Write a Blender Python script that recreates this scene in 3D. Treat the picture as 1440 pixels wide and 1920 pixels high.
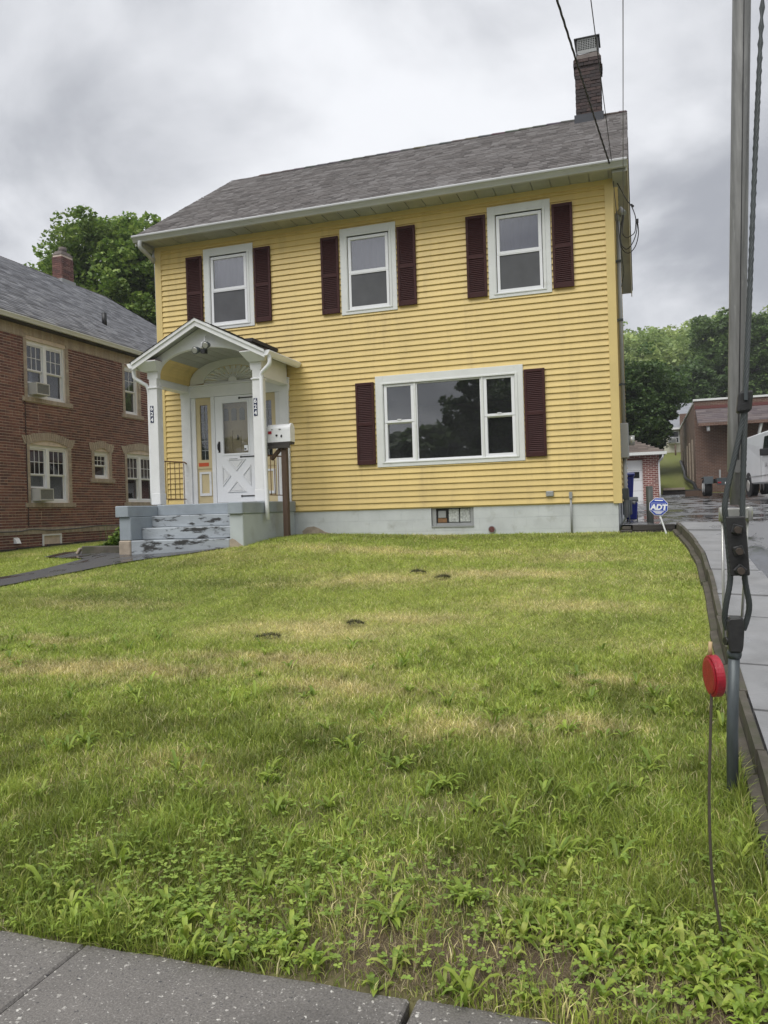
import bpy, bmesh, math, random
import numpy as np
from mathutils import Vector, Matrix
random.seed(7)
rng = np.random.default_rng(7)
for o in list(bpy.data.objects):
    bpy.data.objects.remove(o)
SC = bpy.context.scene
COL = SC.collection

# ------------------------------------------------------------------ camera
F_PX, YAW, PITCH, ROLL = 1483.7, 0.314328, -0.002175, 0.030435
fw = Vector((-math.sin(YAW) * math.cos(PITCH), math.cos(YAW) * math.cos(PITCH), math.sin(PITCH)))
hh = Vector((math.cos(YAW), math.sin(YAW), 0))
uu = hh.cross(fw)
cr = math.cos(ROLL) * hh - math.sin(ROLL) * uu
cu = math.cos(ROLL) * uu + math.sin(ROLL) * hh
cd = bpy.data.cameras.new('camera')
cd.sensor_fit = 'VERTICAL'
cd.sensor_height = 24
cd.lens = 24 * F_PX / 1920
cd.clip_start = 0.05
cd.clip_end = 2000
cam = bpy.data.objects.new('camera', cd)
COL.objects.link(cam)
cam.matrix_world = Matrix(((cr.x, cu.x, -fw.x, 0), (cr.y, cu.y, -fw.y, 0), (cr.z, cu.z, -fw.z, 1.6), (0, 0, 0, 1)))
SC.camera = cam

# ------------------------------------------------------------------ world: overcast sky
SUN_EL, SUN_AZ = math.radians(58), math.radians(200)      # azimuth clockwise from +Y
W = bpy.data.worlds.new('World')
SC.world = W
W.use_nodes = True
nt = W.node_tree
nt.nodes.clear()
N = nt.nodes.new
L = nt.links.new
out = N('ShaderNodeOutputWorld')
sky = N('ShaderNodeTexSky')
sky.sky_type = 'NISHITA'
sky.sun_disc = False
sky.sun_elevation = SUN_EL
sky.sun_rotation = SUN_AZ
sky.dust_density = 3
bg1 = N('ShaderNodeBackground')
bg1.inputs['Strength'].default_value = 0.06
L(sky.outputs[0], bg1.inputs[0])
tc = N('ShaderNodeTexCoord')
sep = N('ShaderNodeSeparateXYZ')
L(tc.outputs['Generated'], sep.inputs[0])
zc = N('ShaderNodeMath'); zc.operation = 'MAXIMUM'; zc.inputs[1].default_value = 0.0
L(sep.outputs[2], zc.inputs[0])
za = N('ShaderNodeMath'); za.operation = 'ADD'; za.inputs[1].default_value = 0.42
L(zc.outputs[0], za.inputs[0])
dv = []
for k in (0, 1):
    m = N('ShaderNodeMath'); m.operation = 'DIVIDE'
    L(sep.outputs[k], m.inputs[0]); L(za.outputs[0], m.inputs[1]); dv.append(m)
cmb = N('ShaderNodeCombineXYZ')
L(dv[0].outputs[0], cmb.inputs[0]); L(dv[1].outputs[0], cmb.inputs[1])
cmb.inputs[2].default_value = 5.2
n1 = N('ShaderNodeTexNoise')
n1.inputs['Scale'].default_value = 2.2
n1.inputs['Detail'].default_value = 7
n1.inputs['Roughness'].default_value = 0.52
n1.inputs['Distortion'].default_value = 0.35
L(cmb.outputs[0], n1.inputs['Vector'])
rp = N('ShaderNodeValToRGB')
rp.color_ramp.interpolation = 'EASE'
rp.color_ramp.elements[0].position = 0.33
rp.color_ramp.elements[0].color = (0.40, 0.415, 0.455, 1)
rp.color_ramp.elements[1].position = 0.69
rp.color_ramp.elements[1].color = (0.95, 0.965, 1.0, 1)
L(n1.outputs[0], rp.inputs[0])
bg2 = N('ShaderNodeBackground')
bg2.inputs['Strength'].default_value = 0.60
L(rp.outputs[0], bg2.inputs[0])
mx = N('ShaderNodeMixShader')
mx.inputs[0].default_value = 0.93
L(bg1.outputs[0], mx.inputs[1]); L(bg2.outputs[0], mx.inputs[2]); L(mx.outputs[0], out.inputs[0])

# ------------------------------------------------------------------ sun behind the cloud
sd = bpy.data.lights.new('sun', 'SUN')
sd.energy = 1.5
sd.angle = math.radians(45)
sd.color = (1.0, 0.98, 0.95)
so = bpy.data.objects.new('sun', sd)
COL.objects.link(so)
sdir = Vector((math.sin(SUN_AZ) * math.cos(SUN_EL), math.cos(SUN_AZ) * math.cos(SUN_EL), math.sin(SUN_EL)))
so.rotation_euler = (-sdir).to_track_quat('-Z', 'Y').to_euler()
so.location = sdir * 50

SC.view_settings.view_transform = 'Standard'
SC.view_settings.look = 'None'
SC.view_settings.gamma = 1
SC.view_settings.exposure = 0.84
SC.view_settings.use_curve_mapping = False
SC.render.engine = 'CYCLES'
SC.cycles.max_bounces = 6
SC.cycles.transparent_max_bounces = 12

# ------------------------------------------------------------------ numpy noise
def hash2(ix, iy, s=0):
    h = (ix.astype(np.int64) * 374761393 + iy.astype(np.int64) * 668265263 + s * 1442695041) & 0x7fffffff
    h = ((h ^ (h >> 13)) * 1274126177) & 0x7fffffff
    return ((h ^ (h >> 16)) & 0xffff) / 65535.0
def vnoise(x, y, s=0):
    x = np.asarray(x, float); y = np.asarray(y, float)
    ix = np.floor(x); iy = np.floor(y); fx = x - ix; fy = y - iy
    fx = fx * fx * (3 - 2 * fx); fy = fy * fy * (3 - 2 * fy)
    ix = ix.astype(np.int64); iy = iy.astype(np.int64)
    a = hash2(ix, iy, s); b = hash2(ix + 1, iy, s); c = hash2(ix, iy + 1, s); d = hash2(ix + 1, iy + 1, s)
    return (a * (1 - fx) + b * fx) * (1 - fy) + (c * (1 - fx) + d * fx) * fy
def fbm(x, y, s=0, o=3):
    r = 0; a = 0.5; t = 0
    for k in range(o):
        r = r + a * vnoise(x * 2 ** k, y * 2 ** k, s + k * 17); t += a; a *= 0.5
    return r / t

# ------------------------------------------------------------------ terrain height
def ground_z(x, y):
    x = np.asarray(x, float); y = np.asarray(y, float)
    t = np.clip(y, 2.5, 13.4) - 2.5
    z = 0.105 * t + 0.05 * np.sin(np.pi * t / 10.9)
    z = z + 0.022 * np.clip(y - 13.4, 0, 24.6) + 0.155 * np.clip(y - 38, 0, 24) + 0.23 * np.clip(y - 70, 0, 55)
    z = z + 0.17 * np.exp(-(((x + 5.4) / 1.7) ** 2 + ((y - 11.6) / 1.7) ** 2)) * (y < 15)
    z = z - 0.055 * np.clip(-9 - x, 0, 5)
    z = z + 0.03 * (fbm(x * 0.8, y * 0.8, 5) - 0.5) * np.clip((y - 2.6) / 1.0, 0, 1)
    z = np.where(y < 2.46, -0.16, z)
    return z
def gz(x, y):
    return float(ground_z(np.array([x]), np.array([y]))[0])
def drive_z(x, y):
    x = np.asarray(x, float); y = np.asarray(y, float)
    base = 0.105 * (np.clip(y, 2.5, 13.4) - 2.5) + 0.05 * np.sin(np.pi * (np.clip(y, 2.5, 13.4) - 2.5) / 10.9)
    base = base + 0.022 * np.clip(y - 13.4, 0, 24.6) + 0.155 * np.clip(y - 38, 0, 24)
    r = 0.13 * np.clip((y - 2.4) / 1.2, 0, 1) - 0.08 * np.clip((y - 12.5) / 4.0, 0, 1)
    return base + r

# ------------------------------------------------------------------ materials
def nodes(name):
    m = bpy.data.materials.new(name)
    m.use_nodes = True
    return m, m.node_tree, m.node_tree.nodes['Principled BSDF']
def mix_col(t, fac, a, b, blend='MIX'):
    n = t.nodes.new('ShaderNodeMix'); n.data_type = 'RGBA'; n.blend_type = blend
    for key, v in ((0, fac), (6, a), (7, b)):
        if v is None: continue
        if hasattr(v, 'links') or isinstance(v, bpy.types.NodeSocket): t.links.new(v, n.inputs[key])
        elif key == 0: n.inputs[0].default_value = v
        else: n.inputs[key].default_value = (*v, 1) if len(v) == 3 else v
    return n.outputs[2]
def noise(t, vec, scale, detail=4, rough=0.55, dist=0):
    n = t.nodes.new('ShaderNodeTexNoise')
    n.inputs['Scale'].default_value = scale; n.inputs['Detail'].default_value = detail
    n.inputs['Roughness'].default_value = rough; n.inputs['Distortion'].default_value = dist
    if vec is not None: t.links.new(vec, n.inputs['Vector'])
    return n.outputs[0]
def maprange(t, v, a, b, c, d):
    n = t.nodes.new('ShaderNodeMapRange')
    t.links.new(v, n.inputs[0])
    for i, k in enumerate((a, b, c, d)): n.inputs[i + 1].default_value = k
    return n.outputs[0]
def pos(t):
    return t.nodes.new('ShaderNodeNewGeometry').outputs['Position']
def scaled(t, vec, s):
    n = t.nodes.new('ShaderNodeMapping'); n.inputs['Scale'].default_value = s
    t.links.new(vec, n.inputs['Vector']); return n.outputs[0]
def M(name, col, rough=0.6, var=0.12, scale=6.0, bump=0.0, bscale=60.0, attr=False, metal=0.0, spec=0.5,
      stain=None, stain_at=(0.58, 0.68), stain_scale=5.0, stretch=(1, 1, 1), rough_var=0.0, coat=0.0, rnd=0.0, stain2=None):
    m, t, b = nodes(name)
    p = scaled(t, pos(t), stretch)
    if attr:
        a = t.nodes.new('ShaderNodeAttribute'); a.attribute_name = 'Col'; c = a.outputs['Color']
    else:
        c = col
    if var > 0:
        v = maprange(t, noise(t, p, scale), 0.25, 0.75, 1 - var, 1 + var)
        g = t.nodes.new('ShaderNodeCombineColor')
        for i in range(3): t.links.new(v, g.inputs[i])
        c = mix_col(t, 1.0, c, g.outputs[0], 'MULTIPLY')
    if rnd > 0:
        oi = t.nodes.new('ShaderNodeObjectInfo'); v = maprange(t, oi.outputs['Random'], 0, 1, 1 - rnd, 1 + rnd)
        g = t.nodes.new('ShaderNodeCombineColor')
        for i in range(3): t.links.new(v, g.inputs[i])
        c = mix_col(t, 1.0, c, g.outputs[0], 'MULTIPLY')
    if stain2 is not None:
        s = maprange(t, noise(t, p, stain_scale * 1.7, 8, 0.66), 0.47, 0.56, 0, 1)
        c = mix_col(t, s, c, stain2)
    if stain is not None:
        s = maprange(t, noise(t, p, stain_scale, 6, 0.62), stain_at[0], stain_at[1], 0, 1)
        c = mix_col(t, s, c, stain)
    if isinstance(c, bpy.types.NodeSocket): t.links.new(c, b.inputs['Base Color'])
    else: b.inputs['Base Color'].default_value = (*c, 1)
    b.inputs['Roughness'].default_value = rough
    if rough_var > 0:
        t.links.new(maprange(t, noise(t, p, scale * 0.6, 3), 0.3, 0.7, max(0.03, rough - rough_var), min(1, rough + rough_var)), b.inputs['Roughness'])
    b.inputs['Metallic'].default_value = metal
    b.inputs['Specular IOR Level'].default_value = spec
    b.inputs['Coat Weight'].default_value = coat
    if bump > 0:
        n = t.nodes.new('ShaderNodeBump'); n.inputs['Strength'].default_value = bump; n.inputs['Distance'].default_value = 0.01
        t.links.new(noise(t, p, bscale, 4), n.inputs['Height']); t.links.new(n.outputs[0], b.inputs['Normal'])
    return m
def glass(name, refl, tint=(0.55, 0.57, 0.6), wav=0.02, film=0.018):
    m = bpy.data.materials.new(name); m.use_nodes = True; t = m.node_tree; t.nodes.clear()
    o = t.nodes.new('ShaderNodeOutputMaterial'); mixs = t.nodes.new('ShaderNodeMixShader')
    tr = t.nodes.new('ShaderNodeBsdfTransparent'); tr.inputs[0].default_value = (*tint, 1)
    gl = t.nodes.new('ShaderNodeBsdfGlossy'); gl.inputs['Roughness'].default_value = 0.015
    lw = t.nodes.new('ShaderNodeLayerWeight'); lw.inputs[0].default_value = 0.25
    t.links.new(maprange(t, lw.outputs['Fresnel'], 0, 1, refl, 1.0), mixs.inputs[0])
    t.links.new(tr.outputs[0], mixs.inputs[1]); t.links.new(gl.outputs[0], mixs.inputs[2])
    if wav > 0:
        n = t.nodes.new('ShaderNodeBump'); n.inputs['Strength'].default_value = wav; n.inputs['Distance'].default_value = 0.05
        t.links.new(noise(t, pos(t), 2.2, 1), n.inputs['Height']); t.links.new(n.outputs[0], gl.inputs['Normal'])
    # film of dust and rain on the outside of the pane
    df = t.nodes.new('ShaderNodeBsdfDiffuse'); df.inputs[0].default_value = (0.62, 0.64, 0.66, 1)
    m2 = t.nodes.new('ShaderNodeMixShader'); t.links.new(maprange(t, noise(t, pos(t), 3.0, 5), 0.3, 0.7, film * 0.6, film * 1.4), m2.inputs[0])
    t.links.new(mixs.outputs[0], m2.inputs[1]); t.links.new(df.outputs[0], m2.inputs[2]); t.links.new(m2.outputs[0], o.inputs[0])
    return m
def leafmat(name, attr=True, col=(0.06, 0.12, 0.03), trans=0.3, rough=0.5, spec=0.3):
    m = bpy.data.materials.new(name); m.use_nodes = True; t = m.node_tree
    b = t.nodes['Principled BSDF']; o = t.nodes['Material Output']
    if attr:
        a = t.nodes.new('ShaderNodeAttribute'); a.attribute_name = 'Col'; c = a.outputs['Color']
    else:
        r = t.nodes.new('ShaderNodeRGB'); r.outputs[0].default_value = (*col, 1); c = r.outputs[0]
    t.links.new(c, b.inputs['Base Color']); b.inputs['Roughness'].default_value = rough; b.inputs['Specular IOR Level'].default_value = spec
    tl = t.nodes.new('ShaderNodeBsdfTranslucent'); t.links.new(c, tl.inputs[0])
    mixs = t.nodes.new('ShaderNodeMixShader'); mixs.inputs[0].default_value = trans
    t.links.new(b.outputs[0], mixs.inputs[1]); t.links.new(tl.outputs[0], mixs.inputs[2]); t.links.new(mixs.outputs[0], o.inputs[0])
    return m
def brickmat(name, c1, c2, mortar, ux, uz, bw=0.21, bh=0.068):
    m, t, b = nodes(name)
    s = t.nodes.new('ShaderNodeSeparateXYZ'); t.links.new(pos(t), s.inputs[0])
    c = t.nodes.new('ShaderNodeCombineXYZ'); t.links.new(s.outputs[ux], c.inputs[0]); t.links.new(s.outputs[uz], c.inputs[1])
    k = t.nodes.new('ShaderNodeTexBrick'); t.links.new(c.outputs[0], k.inputs['Vector'])
    k.inputs['Color1'].default_value = (*c1, 1); k.inputs['Color2'].default_value = (*c2, 1); k.inputs['Mortar'].default_value = (*mortar, 1)
    k.inputs['Scale'].default_value = 1; k.inputs['Mortar Size'].default_value = 0.011; k.inputs['Brick Width'].default_value = bw; k.inputs['Row Height'].default_value = bh
    v = maprange(t, noise(t, pos(t), 2.0, 5), 0.3, 0.7, 0.75, 1.2)
    g = t.nodes.new('ShaderNodeCombineColor')
    for i in range(3): t.links.new(v, g.inputs[i])
    t.links.new(mix_col(t, 1, k.outputs[0], g.outputs[0], 'MULTIPLY'), b.inputs['Base Color']); b.inputs['Roughness'].default_value = 0.75
    n = t.nodes.new('ShaderNodeBump'); n.inputs['Strength'].default_value = 0.5; n.inputs['Distance'].default_value = 0.01; n.invert = True
    t.links.new(k.outputs[1], n.inputs['Height']); t.links.new(n.outputs[0], b.inputs['Normal'])
    return m

MAT = {}
MAT['siding'] = M('yellow_vinyl', (0.675, 0.508, 0.192), 0.5, 0.07, 1.1, 0.10, 9, stretch=(3.5, 3.5, 0.35), stain=(0.46, 0.34, 0.14), stain_at=(0.54, 0.90), stain_scale=1.4, rnd=0.035)
MAT['sidingtrim'] = M('yellow_trim', (0.66, 0.51, 0.21), 0.5, 0.07, 2.0)
MAT['white'] = M('white_paint', (0.74, 0.745, 0.75), 0.45, 0.05, 5, 0.05, 30, stain=(0.50, 0.49, 0.46), stain_at=(0.64, 0.85), stain_scale=3)
MAT['vinylwhite'] = M('white_vinyl', (0.80, 0.81, 0.83), 0.35, 0.03, 5)
MAT['capwhite'] = M('aluminium_capping', (0.70, 0.715, 0.70), 0.4, 0.05, 3, stain=(0.52, 0.52, 0.48), stain_at=(0.6, 0.85), stain_scale=4)
MAT['gutter'] = M('gutter_white', (0.46, 0.47, 0.475), 0.35, 0.08, 6, stain=(0.30, 0.30, 0.28), stain_at=(0.62, 0.75), stain_scale=7, stretch=(0.4, 1, 3))  # white gutter greyed all over to carry the shade on its lower half
MAT['soffit'] = M('soffit_vinyl', (0.36, 0.365, 0.34), 0.5, 0.2, 2.2, stain=(0.30, 0.31, 0.29), stain_at=(0.5, 0.75), stain_scale=3)  # stained vinyl; base colour also darkened to carry the shade under the eave
MAT['maroon'] = M('maroon_shutter', (0.048, 0.0155, 0.0145), 0.62, 0.08, 4, spec=0.25)
MAT['shingle'] = M('roof_shingle', None, 0.8, 0.12, 40, 0.35, 180, attr=True)
MAT['deck'] = M('roof_deck', (0.05, 0.045, 0.045), 0.9)
MAT['foundation'] = M('foundation_paint', (0.53, 0.555, 0.555), 0.65, 0.12, 2.5, 0.2, 25, stain=(0.30, 0.30, 0.26), stain_at=(0.56, 0.82), stain_scale=3.2)
MAT['joint'] = M('block_joint', (0.45, 0.485, 0.49), 0.8)
MAT['barecement'] = M('bare_cement', (0.36, 0.30, 0.235), 0.9, 0.25, 9, 0.5, 25)
MAT['stoop'] = M('stoop_blue_paint', (0.285, 0.322, 0.355), 0.55, 0.16, 3, 0.12, 30, stain=(0.24, 0.28, 0.31), stain_at=(0.6, 0.8), stain_scale=2.6)
MAT['stoopside'] = M('stoop_side_paint', (0.46, 0.50, 0.51), 0.65, 0.1, 3, 0.15, 25, stain=(0.33, 0.34, 0.33), stain_at=(0.58, 0.78), stain_scale=2.2)
MAT['steps'] = M('peeling_step_paint', (0.34, 0.37, 0.395), 0.55, 0.2, 4, 0.3, 30, stain=(0.035, 0.035, 0.034), stain_at=(0.53, 0.60), stain_scale=5.5, stretch=(0.5, 0.5, 1.5))
MAT['brick'] = M('red_brick', None, 0.8, 0.16, 22, 0.25, 90, attr=True)
MAT['mortar'] = M('mortar', (0.64, 0.54, 0.46), 0.9, 0.15, 6, 0.2, 60)
MAT['mortardark'] = M('old_mortar', (0.055, 0.042, 0.042), 0.9, 0.2, 6)
MAT['cap'] = M('chimney_cement', (0.13, 0.11, 0.10), 0.9, 0.3, 6, 0.5, 20)
MAT['flash'] = M('lead_flashing', (0.028, 0.032, 0.042), 0.5, 0.2, 5)
MAT['glass'] = glass('window_glass', 0.13)
MAT['glassbig'] = glass('picture_glass', 0.20, (0.40, 0.42, 0.44), 0.004, 0.022)
MAT['glasswavy'] = glass('old_window_glass', 0.16, (0.75, 0.76, 0.8), 0.012)
MAT['curtain'] = M('pale_curtain', (0.30, 0.29, 0.335), 0.9, 0.1, 4)
MAT['screen'] = M('insect_screen', (0.095, 0.097, 0.105), 0.8, 0.18, 3)
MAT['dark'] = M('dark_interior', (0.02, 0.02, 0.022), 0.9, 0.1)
MAT['black'] = M('black_iron', (0.012, 0.012, 0.013), 0.45, 0.1)
MAT['rust'] = M('rusty_iron', (0.22, 0.115, 0.05), 0.7, 0.3, 20)
MAT['cream'] = M('cream_door', (0.58, 0.49, 0.33), 0.5, 0.06, 4)
MAT['creamyellow'] = M('ochre_panel', (0.58, 0.48, 0.28), 0.5, 0.06, 4)
MAT['navy'] = M('navy_plaque', (0.012, 0.02, 0.065), 0.4, 0.0)
MAT['lettering'] = M('white_lettering', (0.85, 0.86, 0.88), 0.4, 0.0)
MAT['red'] = M('red_plastic', (0.33, 0.008, 0.022), 0.28, 0.22, 40, 0.35, 320)
MAT['orange'] = M('orange_sticker', (0.55, 0.09, 0.03), 0.5, 0.05)
MAT['postwood'] = M('brown_timber', (0.10, 0.062, 0.042), 0.75, 0.3, 5, 0.3, 40, stretch=(8, 8, 0.6))
MAT['railtie'] = M('weathered_timber', (0.05, 0.044, 0.04), 0.8, 0.35, 5, 0.4, 30, stretch=(0.6, 0.6, 6))
MAT['edging'] = M('mossy_edging', (0.085, 0.075, 0.058), 0.8, 0.35, 7, 0.4, 30, stain=(0.055, 0.058, 0.03), stain_at=(0.48, 0.66), stain_scale=4)
MAT['concrete'] = M('wet_concrete', (0.235, 0.235, 0.235), 0.36, 0.2, 2.5, 0.25, 40, stain=(0.17, 0.17, 0.168), stain_at=(0.5, 0.7), stain_scale=1.8, rough_var=0.2)
MAT['galv'] = M('galvanised_steel', (0.225, 0.225, 0.215), 0.45, 0.28, 14, 0.12, 70, stain=(0.36, 0.36, 0.34), stain_at=(0.6, 0.75), stain_scale=22, metal=0.35, stretch=(3, 3, 0.3))
MAT['galvdark'] = M('weathered_pipe', (0.075, 0.088, 0.092), 0.42, 0.25, 12, 0.1, 40, metal=0.35, stretch=(3, 3, 0.6))
MAT['steelbright'] = M('bright_steel', (0.50, 0.50, 0.47), 0.35, 0.12, 20, metal=0.6)
MAT['castiron'] = M('cast_fitting', (0.03, 0.03, 0.03), 0.42, 0.3, 18, 0.25, 60, metal=0.2)
MAT['boltrust'] = M('bolt_iron', (0.07, 0.056, 0.045), 0.55, 0.3, 30, metal=0.4)
MAT['cable'] = M('guy_strand', (0.075, 0.085, 0.085), 0.42, 0.15, 10, metal=0.4)
MAT['wire'] = M('wire_black', (0.015, 0.015, 0.017), 0.5, 0.0)
MAT['wiregrey'] = M('wire_grey', (0.10, 0.10, 0.11), 0.5, 0.0)
MAT['rod'] = M('fibreglass_rod', (0.075, 0.062, 0.045), 0.5, 0.15, 20)
MAT['tan'] = M('tan_wood', (0.50, 0.36, 0.19), 0.6, 0.1)
MAT['bluebin'] = M('blue_plastic', (0.010, 0.022, 0.20), 0.4, 0.08)
MAT['greybin'] = M('grey_plastic', (0.09, 0.105, 0.115), 0.45, 0.1)
MAT['signblue'] = M('sign_blue', (0.02, 0.06, 0.42), 0.35, 0.03)
MAT['bollard'] = M('bollard_paint', (0.085, 0.095, 0.085), 0.55, 0.15, 6)
MAT['metergrey'] = M('meter_grey', (0.30, 0.31, 0.31), 0.45, 0.08)
MAT['vanwhite'] = M('van_white', (0.74, 0.76, 0.79), 0.22, 0.04, 2, coat=0.4)
MAT['tyre'] = M('tyre_rubber', (0.014, 0.014, 0.015), 0.75, 0.15)
MAT['carglass'] = M('car_glass', (0.015, 0.018, 0.02), 0.06, 0.0)
MAT['acgrey'] = M('ac_case', (0.52, 0.52, 0.50), 0.5, 0.06)
MAT['acgrill'] = M('ac_grille', (0.12, 0.125, 0.125), 0.6, 0.35, 40)
MAT['farbrick'] = brickmat('warehouse_brick', (0.155, 0.078, 0.052), (0.115, 0.058, 0.042), (0.20, 0.15, 0.12), 0, 2)
MAT['farbrickside'] = brickmat('warehouse_side_brick', (0.16, 0.09, 0.066), (0.125, 0.075, 0.055), (0.21, 0.165, 0.135), 1, 2)
MAT['garagebrick'] = brickmat('garage_brick', (0.27, 0.085, 0.065), (0.19, 0.055, 0.048), (0.62, 0.52, 0.47), 0, 2, 0.225, 0.082)
MAT['bark'] = M('bark', (0.075, 0.06, 0.05), 0.9, 0.3, 6, 0.5, 20, stretch=(4, 4, 0.6))
MAT['creamw'] = M('cream_clapboard', (0.60, 0.58, 0.48), 0.6, 0.06)
MAT['whroof'] = M('pale_roof', (0.24, 0.25, 0.27), 0.8, 0.15)
MAT['leafplain'] = M('weed_stem', (0.10, 0.17, 0.03), 0.6, 0.1)
MAT['leaf'] = leafmat('leaves', trans=0.4, spec=0.45)
MAT['grass'] = leafmat('grass_blades', True, trans=0.3, rough=0.42, spec=0.5)

def asphalt(name, col, wet):
    m, t, b = nodes(name)
    p = pos(t)
    w = maprange(t, noise(t, scaled(t, p, (1.3, 0.45, 1)), 1.6, 5, 0.6, 0.6), wet[0], wet[1], 0, 1)
    f = maprange(t, noise(t, p, 90, 3), 0.3, 0.7, 0.75, 1.3)
    g = t.nodes.new('ShaderNodeCombineColor')
    for i in range(3): t.links.new(f, g.inputs[i])
    c = mix_col(t, 1, col, g.outputs[0], 'MULTIPLY')
    c = mix_col(t, w, c, tuple(k * 0.5 for k in col))
    t.links.new(c, b.inputs['Base Color'])
    t.links.new(maprange(t, w, 0, 1, 0.38, 0.06), b.inputs['Roughness'])
    n = t.nodes.new('ShaderNodeBump'); n.inputs['Distance'].default_value = 0.01
    t.links.new(maprange(t, w, 0, 1, 0.35, 0.02), n.inputs['Strength'])
    t.links.new(noise(t, p, 70, 4), n.inputs['Height']); t.links.new(n.outputs[0], b.inputs['Normal'])
    return m
MAT['asphalt'] = asphalt('wet_asphalt', (0.165, 0.165, 0.17), (0.44, 0.56))
MAT['path'] = asphalt('path_asphalt', (0.085, 0.085, 0.088), (0.52, 0.60))
MAT['road'] = asphalt('road_asphalt', (0.06, 0.06, 0.063), (0.5, 0.65))

def sidewalk_mat():
    m, t, b = nodes('exposed_aggregate')
    p = pos(t)
    c = mix_col(t, maprange(t, noise(t, p, 1.6, 5), 0.35, 0.7, 0, 1), (0.185, 0.172, 0.158), (0.112, 0.104, 0.096))
    f = maprange(t, noise(t, p, 130, 5, 0.7), 0.3, 0.7, 0.55, 1.5)
    g = t.nodes.new('ShaderNodeCombineColor')
    for i in range(3): t.links.new(f, g.inputs[i])
    c = mix_col(t, 1, c, g.outputs[0], 'MULTIPLY')
    hgt = None
    for sc, thr, cc, sd_ in ((36, 0.125, (0.46, 0.44, 0.40), 0.0), (75, 0.16, (0.36, 0.345, 0.32), 7.0), (45, 0.14, (0.06, 0.058, 0.06), 19.0), (27, 0.085, (0.60, 0.58, 0.53), 31.0)):
        mp = t.nodes.new('ShaderNodeMapping'); mp.inputs['Location'].default_value = (sd_, sd_ * 0.7, 0); t.links.new(p, mp.inputs[0])
        v = t.nodes.new('ShaderNodeTexVoronoi'); v.inputs['Scale'].default_value = sc
        wn = t.nodes.new('ShaderNodeTexNoise'); wn.inputs['Scale'].default_value = 55; t.links.new(p, wn.inputs['Vector'])
        vm = t.nodes.new('ShaderNodeVectorMath'); vm.operation = 'MULTIPLY_ADD'; vm.inputs[1].default_value = (0.03, 0.03, 0.03); t.links.new(wn.outputs['Color'], vm.inputs[0]); t.links.new(mp.outputs[0], vm.inputs[2])
        t.links.new(vm.outputs[0], v.inputs['Vector'])
        d = maprange(t, v.outputs['Distance'], thr, thr + 0.1, 1, 0)
        # only some cells carry a visible pebble
        sp = t.nodes.new('ShaderNodeSeparateColor'); t.links.new(v.outputs['Color'], sp.inputs[0])
        gt = t.nodes.new('ShaderNodeMath'); gt.operation = 'GREATER_THAN'; gt.inputs[1].default_value = 0.60; t.links.new(sp.outputs[0], gt.inputs[0])
        mu = t.nodes.new('ShaderNodeMath'); mu.operation = 'MULTIPLY'; t.links.new(d, mu.inputs[0]); t.links.new(gt.outputs[0], mu.inputs[1])
        c = mix_col(t, mu.outputs[0], c, cc)
    t.links.new(c, b.inputs['Base Color']); b.inputs['Roughness'].default_value = 0.6
    n = t.nodes.new('ShaderNodeBump'); n.inputs['Strength'].default_value = 0.6; n.inputs['Distance'].default_value = 0.006
    t.links.new(noise(t, p, 110, 5, 0.65), n.inputs['Height']); t.links.new(n.outputs[0], b.inputs['Normal'])
    return m
MAT['sidewalk'] = sidewalk_mat()

# ------------------------------------------------------------------ building helpers
ORG = {}
def tag(o, label=None, cat=None, group=None, kind=None):
    if label: o['label'] = label
    if cat: o['category'] = cat
    if group: o['group'] = group
    if kind: o['kind'] = kind
    return o
def thing(name, label, cat, loc, group=None):
    o = bpy.data.objects.new(name, None); COL.objects.link(o)
    o.empty_display_size = 0.1
    o.location = loc; ORG[o.name] = Vector(loc)
    return tag(o, label, cat, group)
def link(name, me, parent=None, origin=None):
    o = bpy.data.objects.new(name, me); COL.objects.link(o)
    if parent is not None:
        o.parent = parent; ORG[o.name] = ORG[parent.name]
    else:
        ORG[o.name] = Vector(origin) if origin is not None else Vector((0, 0, 0)); o.location = ORG[o.name]
    return o
def mesh_np(name, V, F, mat, parent=None, origin=None, cols=None, smooth=False):
    """V (n,3) world coordinates, F list of equal-size index rows"""
    org = ORG[parent.name] if parent is not None else Vector(origin or (0, 0, 0))
    V = np.asarray(V, np.float32) - np.array(org, np.float32)
    F = np.asarray(F, np.int32); k = F.shape[1]
    me = bpy.data.meshes.new(name)
    me.vertices.add(len(V)); me.vertices.foreach_set('co', V.ravel())
    me.loops.add(F.size); me.loops.foreach_set('vertex_index', F.ravel())
    me.polygons.add(len(F)); me.polygons.foreach_set('loop_start', np.arange(0, F.size, k, dtype=np.int32))
    me.polygons.foreach_set('loop_total', np.full(len(F), k, np.int32))
    if smooth: me.polygons.foreach_set('use_smooth', np.ones(len(F), bool))
    if cols is not None:
        a = me.color_attributes.new('Col', 'FLOAT_COLOR', 'POINT')
        cc = np.ones((len(V), 4), np.float32); cc[:, :3] = cols; a.data.foreach_set('color', cc.ravel())
    me.materials.append(mat); me.update(calc_edges=True)
    return link(name, me, parent, None if parent is not None else tuple(org))

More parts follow.
